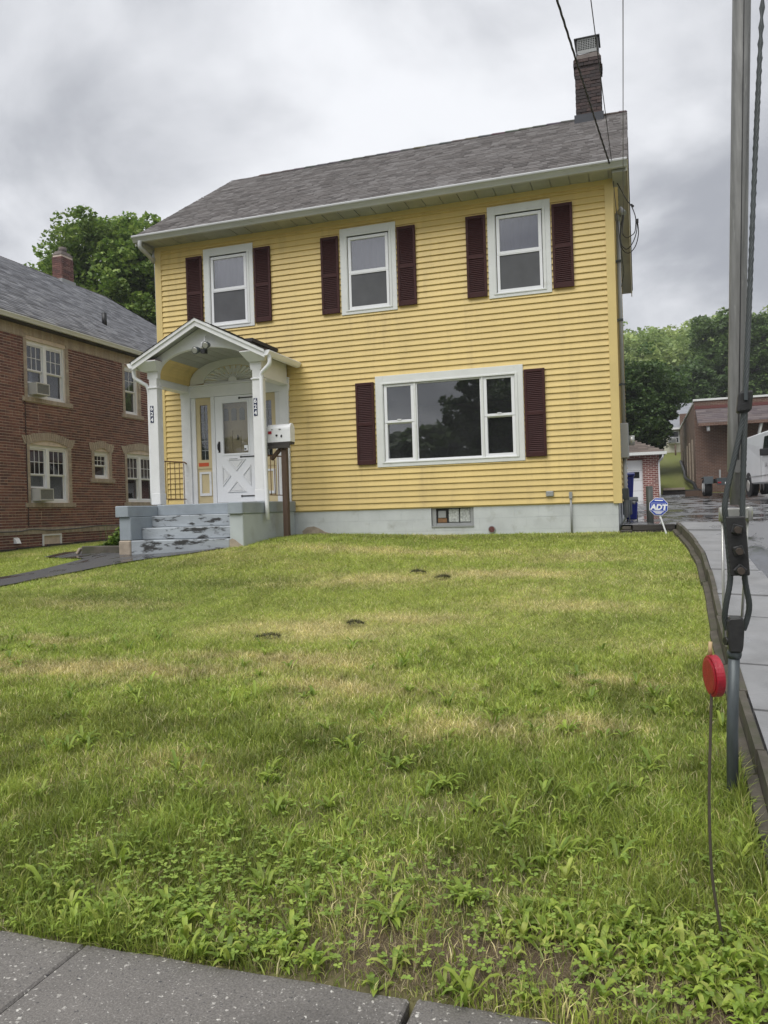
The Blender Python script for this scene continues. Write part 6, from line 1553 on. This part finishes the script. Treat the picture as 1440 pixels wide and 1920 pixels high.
# hillside wood: one mass
rs = np.random.default_rng(21); Vs = []; Fs = []; Cs = []; off = 0
for k in range(210):
    y = rs.uniform(92, 135); x = rs.uniform(-60, 55) if k > 110 else rs.uniform(-12, 32)
    g0 = gz(x, y); r = rs.uniform(2.6, 4.6); c = (x, y, g0 + r * 1.1 + rs.uniform(-1.0, 1.2))
    vis = -14 < x < 34
    P, ci, _ = crown_points(c, (r, r, r * 1.15), 56 if vis else 22, 34 if vis else 16, rs, 0.6)
    V, F = leaf_quads(P, 0.36 if vis else 0.9, rs); base = np.array(FAR)[rs.integers(0, 4)] * rs.uniform(0.8, 1.2)
    C = base * (rs.uniform(0.75, 1.25, ci.max() + 1)[ci] * rs.uniform(0.85, 1.15, len(P)))[:, None]
    Vs.append(V); Fs.append(F + off); Cs.append(np.repeat(C, 4, 0)); off += len(V)
tag(mesh_np('hillside_wood', np.concatenate(Vs), np.concatenate(Fs), MAT['leaf'], cols=np.concatenate(Cs)), 'green wooded hillside closing the view behind the houses', 'woodland', kind='stuff')
# bare spindly trees on the skyline
MAT['twig'] = M('grey_twigs', (0.10, 0.095, 0.09), 0.9, 0.1)
for k, (x, h, lab) in enumerate(((-1.3, 8.0, 'bare grey skyline tree nearest the house corner'), (0.2, 8.4, 'second bare skyline tree from the house corner'), (2.0, 9.0, 'tallest bare tree on the wooded skyline'), (3.6, 8.2, 'rightmost bare tree on the wooded skyline'))):
    rs = np.random.default_rng(40 + k); y = 126; g0 = gz(x, y) + 1.0
    t = thing('bare_tree', lab, 'tree', (x, y, g0), 'bare trees on the skyline')
    m = MB(); m.tube([(x, y, g0), (x + 0.1, y, g0 + h * 0.6), (x, y, g0 + h)], [0.16, 0.1, 0.03], 6); m.build('trunk', MAT['twig'], t)
    m = MB()
    for q in range(34):
        f = 0.35 + 0.62 * q / 34; a = rs.uniform(0, 6.28); ln = (1.12 - f) * 3.0 * rs.uniform(0.6, 1.1); s = Vector((x, y, g0 + h * f)); e = s + Vector((math.cos(a) * ln, math.sin(a) * ln, ln * rs.uniform(0.1, 0.5)))
        m.tube([s, s.lerp(e, 0.5) + Vector((0, 0, 0.1)), e], [0.045, 0.03, 0.012], 4)
        for z_ in range(3): 
            s2 = s.lerp(e, rs.uniform(0.4, 0.9)); e2 = s2 + Vector(tuple(rs.normal(0, 0.3, 3))) + Vector((0, 0, 0.2)); m.tube([s2, e2], [0.02, 0.008], 3)
    m.build('branches', MAT['twig'], t)
# across the street: tree, wood and pole that the front windows mirror
tree('broad street tree across the road mirrored in the picture window', (-7.5, -26, 0), 12, [((-7.6, -26, 9.0), (3.6, 3.4, 3.8), 0.7), ((-5.0, -26, 8.4), (3.0, 2.8, 4.0), 0.5), ((-10.4, -26, 8.2), (2.2, 2.4, 2.0), 0.3), ((-7, -26, 5.5), (4, 3, 2.4), 0.4)], 240, 80, 0.24, DARK, 12, r0=0.35, shell=0.3)
rs = np.random.default_rng(22); Vs = []; Fs = []; Cs = []; off = 0
for k in range(130):
    x = -75 + 150 * k / 130 + rs.uniform(-1, 1); y = rs.uniform(-80, -66); r = rs.uniform(3, 4.6); c = (x, y, r * 0.8 + 3.6 + rs.uniform(-1.0, 1.0))
    P, ci, _ = crown_points(c, (r, r, r * 1.3), 26, 22, rs, 0.3); V, F = leaf_quads(P, 1.0, rs)
    C = np.array(DARK)[rs.integers(0, 4)] * rs.uniform(0.7, 1.1, len(P))[:, None]; Vs.append(V); Fs.append(F + off); Cs.append(np.repeat(C, 4, 0)); off += len(V)
tag(mesh_np('street_wood', np.concatenate(Vs), np.concatenate(Fs), MAT['leaf'], cols=np.concatenate(Cs)), 'line of woods across the road mirrored in the windows', 'woodland', kind='stuff')
up_ = thing('utility_pole', 'wooden utility pole across the road carrying the service wires', 'pole', (-1.2, -11, 0))
m = MB(); m.tube([(-1.2, -11, -0.3), (-1.2, -11, 10.5)], [0.16, 0.11], 10); m.build('pole', MAT['postwood'], up_)
B('crossarm', MAT['postwood'], up_, (-2.7, 0.6, -11.2, -11.1, 8.95, 9.07))

# ---- weeds beside the stoop
rs = np.random.default_rng(33)
wd = thing('weed_clump', 'bright green weeds growing behind the edging stone by the stoop', 'weeds', (-9.0, 12.2, 1.0))
P = np.stack([rs.uniform(-9.55, -8.55, 2200), rs.uniform(11.85, 12.5, 2200), np.zeros(2200)], 1)
hh_ = 0.10 + 0.36 * np.exp(-((P[:, 0] + 8.75) / 0.3) ** 2); P[:, 2] = ground_z(P[:, 0], P[:, 1]) + rs.uniform(0, 1, 2200) ** 0.7 * hh_
V, F = leaf_quads(P, 0.06, rs, 0.9); C = np.array([(0.13, 0.22, 0.03), (0.10, 0.18, 0.03), (0.19, 0.28, 0.035)])[rs.integers(0, 3, 2200)] * rs.uniform(0.8, 1.15, 2200)[:, None]
mesh_np('foliage', V, F, MAT['leaf'], wd, cols=np.repeat(C, 4, 0))
m = MB()
for k in range(16):
    x = rs.uniform(-9.5, -8.6); y = rs.uniform(11.9, 12.4); z = gz(x, y); h = rs.uniform(0.2, 0.55); m.tube([(x, y, z), (x + rs.normal(0, 0.03), y, z + h * 0.6), (x + rs.normal(0, 0.07), y, z + h)], [0.004, 0.003, 0.0015], 4)
m.build('stems', MAT['bluebin'] if False else MAT['leafplain'] if 'leafplain' in MAT else MAT['leaf'], wd, kind='stuff')

# ================================================================== GRASS
def blades(name, x, y, ln, wd_, lean, cols, segs, rs, parent=None):
    n = len(x); z = ground_z(x, y) - 0.014
    a = rs.uniform(0, 2 * np.pi, n); d = rs.uniform(0, 2 * np.pi, n)
    dx, dy = np.cos(a) * wd_ * 0.5, np.sin(a) * wd_ * 0.5
    lx, ly = np.cos(d) * lean * ln, np.sin(d) * lean * ln
    hz = ln * np.sqrt(np.clip(1 - np.clip(lean, 0, 0.95) ** 2 * 0.8, 0.08, 1))
    if segs == 1:
        V = np.stack([np.stack([x - dx, y - dy, z], 1), np.stack([x + dx, y + dy, z], 1), np.stack([x + lx, y + ly, z + hz], 1)], 1).reshape(-1, 3)
        F = np.arange(3 * n).reshape(n, 3); C = np.repeat(cols, 3, 0)
    else:
        mx_, my_, mz_ = x + lx * 0.3, y + ly * 0.3, z + hz * 0.62
        V = np.stack([np.stack([x - dx, y - dy, z], 1), np.stack([x + dx, y + dy, z], 1), np.stack([mx_ + dx * 0.8, my_ + dy * 0.8, mz_], 1), np.stack([mx_ - dx * 0.8, my_ - dy * 0.8, mz_], 1), np.stack([x + lx, y + ly, z + hz], 1)], 1).reshape(-1, 3)
        b = np.arange(n)[:, None] * 5
        F = np.concatenate([b + np.array([[0, 1, 2]]), b + np.array([[0, 2, 3]]), b + np.array([[3, 2, 4]])], 0); C = np.repeat(cols, 5, 0)
    return V, F, C
def lawn_mask(x, y):
    ok = ~in_poly(x, y, PATHPOLY) & ~in_poly(x, y, BRANCHPOLY)
    ok &= ~((x > -8.5) & (x < -6.05) & (y > 11.34)) & ~((x > edge_x(np.clip(y, 2.5, 13.3)) - 0.07) & (y < 13.4))
    ok &= ~((x > -0.35) & (y > 13.2)) & ~((x > -8.86) & (y > 13.385)) & ~((x < -13.93)) & (y > 2.47)
    return ok
rs = np.random.default_rng(55)
AV = []; AF = []; AC = []; off = 0
ZONES = [  # x0 x1 y0 y1 density/m2, length, width, segs
    (-4.4, 0.5, 2.47, 3.4, 14500, 0.066, 0.0044, 2), (-5.0, 0.52, 3.4, 4.6, 13500, 0.062, 0.0046, 2), (-6.4, 0.6, 4.6, 6.4, 9800, 0.050, 0.0050, 2), (-9.2, 0.65, 6.4, 8.6, 6200, 0.044, 0.0062, 1),
    (-12.5, 0.68, 8.6, 11.0, 4600, 0.044, 0.0078, 1), (-13.95, 0.6, 11.0, 13.4, 3600, 0.046, 0.0095, 1), (-13.95, -8.9, 13.4, 19.5, 1900, 0.05, 0.011, 1),
    (-6.6, -4.4, 2.47, 3.4, 6500, 0.066, 0.006, 1), (-7.4, -5.0, 3.4, 4.6, 6000, 0.062, 0.006, 1), (-9.0, -6.4, 4.6, 6.4, 5200, 0.05, 0.006, 1), (-12.0, -9.2, 6.4, 8.6, 3800, 0.044, 0.008, 1)]
for x0, x1, y0, y1, den, bl, bwid, sg_ in ZONES:
    n = int((x1 - x0) * (y1 - y0) * den); x = rs.uniform(x0, x1, n); y = rs.uniform(y0, y1, n)
    ok = lawn_mask(x, y)
    x, y = x[ok], y[ok]
    thd = np.clip(patches(x, y, THATCH), 0, 1); dr = dryness(x, y)
    tuft = fbm(x * 3.2, y * 3.2, 77, 3); nearf = np.clip((6.8 - y) / 3.4, 0, 1)
    keep = rs.uniform(0, 1, len(x)) > thd * 0.94
    keep &= rs.uniform(0, 1, len(x)) > nearf * np.clip((0.46 - tuft) * 3.2, 0, 0.72)
    x, y, thd, dr, tuft, nearf = (q[keep] for q in (x, y, thd, dr, tuft, nearf)); n = len(x)
    big = np.clip((tuft - 0.42) * 3.0, 0, 1)
    edge_l = 1 + 0.6 * np.clip((x - 0.2) / 0.3, 0, 1) * (y < 6)
    ln = bl * (0.7 + 0.6 * fbm(x * 6.0, y * 6.0, 141, 2)) * rs.uniform(0.5, 1.3, n) * (1 + nearf * (0.75 * big - 0.1)) * edge_l
    lean = np.clip(rs.normal(0.62, 0.28, n) + 0.25 * (1 - nearf), 0.05, 1.15)
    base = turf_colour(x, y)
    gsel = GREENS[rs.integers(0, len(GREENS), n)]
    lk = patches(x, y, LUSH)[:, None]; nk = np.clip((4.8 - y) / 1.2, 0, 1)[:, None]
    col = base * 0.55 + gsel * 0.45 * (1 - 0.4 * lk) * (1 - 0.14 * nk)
    pd = np.clip(0.07 + dr * 0.8 + thd * 0.5 + (0.45 - big) * nearf * 0.13, 0, 0.92)
    isd = rs.uniform(0, 1, n) < pd
    col = np.where(isd[:, None], TANS[rs.integers(0, len(TANS), n)] * 0.85 + base * 0.1, col)
    mott = (0.68 - 0.22 * nearf) + (0.68 + 0.5 * nearf) * fbm(x * 6.0, y * 4.5, 123, 3)
    col = col * (rs.uniform(0.6, 1.38, n) * mott)[:, None]
    V, F, C = blades('g', x, y, ln, bwid * rs.uniform(0.7, 1.4, n), lean, col, sg_, rs)
    AV.append(V); AF.append(F + off); AC.append(C); off += len(V)
# fallen straw in the worn strip by the pavement
n = 60000; x = rs.uniform(-4, 0.48, n); y = rs.uniform(2.47, 4.2, n); pr_ = np.clip(patches(x, y, THATCH), 0, 1) * 0.95 + 0.10
ok = (rs.uniform(0, 1, n) < pr_) & lawn_mask(x, y); x, y = x[ok], y[ok]; n = len(x)
V, F, C = blades('s', x, y, rs.uniform(0.02, 0.07, n), rs.uniform(0.0014, 0.0028, n), rs.uniform(0.95, 1.1, n), np.array([(0.36, 0.28, 0.17), (0.22, 0.15, 0.095), (0.14, 0.095, 0.065), (0.45, 0.37, 0.24)])[rs.integers(0, 4, n)], 2, rs)
V[:, 2] += 0.012; AV.append(V); AF.append(F + off); AC.append(C); off += len(V)
lawn = mesh_np('lawn_grass', np.concatenate(AV), np.concatenate(AF), MAT['grass'], cols=np.concatenate(AC))
tag(lawn, 'patchy green and straw coloured grass covering the front lawn', 'grass', kind='stuff')
print('grass tris', sum(len(f) for f in AF))

# broadleaf weeds and clover in the near turf
def leaf_blade(p, az, ln, w, rise, n=4):
    """arched strap leaf: returns vertex rows"""
    d = np.array((math.cos(az), math.sin(az), 0)); s = np.array((-math.sin(az), math.cos(az), 0)); V = []
    for k in range(n + 1):
        t = k / n; ww = w * (math.sin(math.pi * min(1, 0.18 + 0.82 * t)) ** 0.8) * 0.5 if k < n else 0.0005
        c = p + d * ln * t * (1 - 0.12 * t) + np.array((0, 0, rise * ln * (1.9 * t - 1.35 * t * t)))
        V += [c - s * ww + np.array((0, 0, ww * 0.4)), c, c + s * ww + np.array((0, 0, ww * 0.4))]
    return V
rs = np.random.default_rng(66); WV = []; WF = []; WC = []
def rosette(x, y, nl, L_, W_, rise, pal):
    z = gz(x, y) - 0.005
    for k in range(nl):
        az = 2 * math.pi * k / nl + rs.normal(0, 0.35); ln = L_ * rs.uniform(0.6, 1.15); o = len(WV)
        V = leaf_blade(np.array((x, y, z)) + np.array((rs.normal(0, 0.008), rs.normal(0, 0.008), 0)), az, ln, W_ * rs.uniform(0.7, 1.2), rise * rs.uniform(0.5, 1.3))
        WV.extend(V); c = np.array(pal[rs.integers(0, len(pal))]) * rs.uniform(0.8, 1.2); WC.extend([c] * len(V))
        for q in range(4):
            a = o + q * 3; WF.extend([(a, a + 1, a + 4, a + 3), (a + 1, a + 2, a + 5, a + 4)])
PL = [(0.24, 0.34, 0.05), (0.30, 0.40, 0.06), (0.36, 0.45, 0.075), (0.19, 0.28, 0.045)]
spots = [(-0.95, 2.86, 0.19, 0.034), (-0.70, 3.02, 0.17, 0.03), (-1.02, 3.06, 0.15, 0.03), (-1.55, 2.98, 0.15, 0.03), (-1.25, 3.2, 0.15, 0.03), (-0.62, 3.55, 0.17, 0.034), (-0.22, 3.95, 0.18, 0.034), (-0.6, 4.2, 0.17, 0.032), (-1.0, 3.95, 0.18, 0.034), (-0.8, 3.75, 0.16, 0.03), (-2.05, 2.7, 0.16, 0.03), (-1.85, 2.75, 0.15, 0.032), (-2.3, 3.2, 0.13, 0.03), (-1.3, 4.1, 0.16, 0.03), (-1.7, 4.35, 0.15, 0.03), (-0.45, 4.75, 0.16, 0.03), (-0.1, 3.55, 0.14, 0.028), (0.0, 4.3, 0.15, 0.03), (-2.9, 3.6, 0.12, 0.028), (-0.35, 5.6, 0.14, 0.03), (-0.9, 5.0, 0.13, 0.028)]
for x, y, l, w in spots: rosette(x, y, int(rs.integers(12, 20)), l * 0.74, w * 0.62, 0.6, PL)
for k in range(330):
    y = 2.5 + 4.0 * rs.uniform() ** 1.6; x = rs.uniform(-3.9 - (y - 2.5) * 0.8, 0.42)
    if patches(np.array([x]), np.array([y]), THATCH)[0] > 0.55: continue
    rosette(x, y, int(rs.integers(5, 11)), rs.uniform(0.06, 0.13), rs.uniform(0.011, 0.021), rs.uniform(0.6, 1.2), PL)
for cx, cy, sx, sy, cnt in ((0.12, 2.80, 0.24, 0.14, 120), (0.38, 2.74, 0.14, 0.17, 80), (-0.2, 2.90, 0.18, 0.10, 60), (-1.75, 2.58, 0.4, 0.06, 60), (-2.3, 2.62, 0.3, 0.08, 40)):
    for k in range(cnt): rosette(cx + rs.normal(0, sx), max(2.5, cy + rs.normal(0, sy)), int(rs.integers(4, 9)), rs.uniform(0.03, 0.085), rs.uniform(0.013, 0.026), rs.uniform(0.5, 1.5), [(0.30, 0.41, 0.06), (0.37, 0.48, 0.075), (0.23, 0.335, 0.05), (0.44, 0.50, 0.11)])
weeds = mesh_np('broadleaf_weeds', np.array(WV), WF, MAT['leaf'], cols=np.array(WC), smooth=True)
tag(weeds, 'plantain and dandelion leaves scattered through the near turf', 'weeds', kind='stuff')
# clover: three leaflets on a stalk height
def clover(n, cx, cy, sx, sy):
    x = cx + rs.normal(0, sx, n); y = np.maximum(2.49, cy + rs.normal(0, sy, n)); h = rs.uniform(0.018, 0.06, n); V = []; F = []; C = []
    z = ground_z(x, y) + h; a0 = rs.uniform(0, 6.28, n)
    for k in range(3):
        a = a0 + k * 2.094; r = rs.uniform(0.006, 0.010, n); d = np.stack([np.cos(a), np.sin(a), rs.uniform(-0.1, 0.3, n)], 1); s = np.stack([-np.sin(a), np.cos(a), rs.normal(0, 0.15, n)], 1); p = np.stack([x, y, z], 1)
        q = np.stack([p, p + d * r[:, None] * 1.0 + s * r[:, None] * 0.95, p + d * r[:, None] * 2.0 + s * r[:, None] * 0.45, p + d * r[:, None] * 2.0 - s * r[:, None] * 0.45, p + d * r[:, None] * 1.0 - s * r[:, None] * 0.95], 1).reshape(-1, 3)
        V.append(q)
    V = np.concatenate(V); m_ = len(V) // 5; F = np.arange(5 * m_).reshape(m_, 5)
    C = np.tile(np.array([(0.31, 0.44, 0.085), (0.38, 0.50, 0.10), (0.25, 0.37, 0.07)])[rs.integers(0, 3, n)] * rs.uniform(0.8, 1.15, n)[:, None], (3, 1))
    return V, F, np.repeat(C, 5, 0)
CV = []; CF = []; CC = []; off = 0
for a in ((160, -1.75, 2.62, 0.36, 0.07), (420, -1.55, 3.02, 0.42, 0.16), (160, -2.2, 2.95, 0.35, 0.2), (130, -0.9, 2.9, 0.4, 0.2), (260, 0.05, 3.0, 0.35, 0.18), (130, -0.4, 2.62, 0.4, 0.06), (120, -0.2, 3.6, 0.5, 0.4), (130, -1.2, 3.5, 0.7, 0.4), (110, -2.6, 3.1, 0.4, 0.4)):
    V, F, C = clover(*a); CV.append(V); CF.append(F + off); CC.append(C); off += len(V)
tag(mesh_np('clover', np.concatenate(CV), np.concatenate(CF), MAT['leaf'], cols=np.concatenate(CC)), 'pale green clover patches along the pavement edge', 'clover', kind='stuff')
# dark clumps of cut grass lying on the lawn
for k, (x, y, r, lab) in enumerate(((-3.24, 6.5, 0.13, 'dark clump of cut grass, the nearest and leftmost one'), (-2.60, 7.0, 0.10, 'small dark grass clump just right of the largest clump'), (-2.70, 9.6, 0.11, 'dark grass clump farthest up the lawn'), (-2.28, 9.25, 0.10, 'flat dark grass clump right of the farthest clump'))):
    n = 240; a = rs.uniform(0, 6.28, n); lob = 0.55 + 0.45 * np.abs(np.sin(a * 1.5 + k)) * rs.uniform(0.5, 1, n); q = np.sqrt(rs.uniform(0, 1, n)) * r * lob; px = x + np.cos(a) * q * 1.25; py = y + np.sin(a) * q * 0.55
    V, F, C = blades('c', px, py, rs.uniform(0.03, 0.06, n), rs.uniform(0.003, 0.006, n), rs.uniform(0.7, 1.05, n), np.array([(0.075, 0.085, 0.035), (0.10, 0.11, 0.045), (0.15, 0.125, 0.07)])[rs.integers(0, 3, n)], 2, rs)
    V[:, 2] += 0.02 + 0.035 * np.repeat(1 - q / r, 5)
    o = mesh_np('grass_clump', V, F, MAT['grass'], cols=C, origin=(x, y, gz(x, y))); tag(o, lab, 'grass clump', 'clumps of cut grass on the lawn')

# ================================================================== WET AIR
hz = B('haze', None, None, (-150, 150, -130, 290, -2.0, 45.0), origin=(0, 0, 0)); hz.data.materials.clear()
mh = bpy.data.materials.new('rain_haze'); mh.use_nodes = True; th_ = mh.node_tree; th_.nodes.clear()
ho = th_.nodes.new('ShaderNodeOutputMaterial'); pv = th_.nodes.new('ShaderNodeVolumePrincipled')
pv.inputs['Color'].default_value = (0.86, 0.88, 0.92, 1); pv.inputs['Density'].default_value = 0.0008; pv.inputs['Anisotropy'].default_value = 0.2
th_.links.new(pv.outputs[0], ho.inputs['Volume']); hz.data.materials.append(mh)
tag(hz, kind='stuff'); hz['label'] = 'thin grey rain haze over the whole street'; hz['category'] = 'haze'
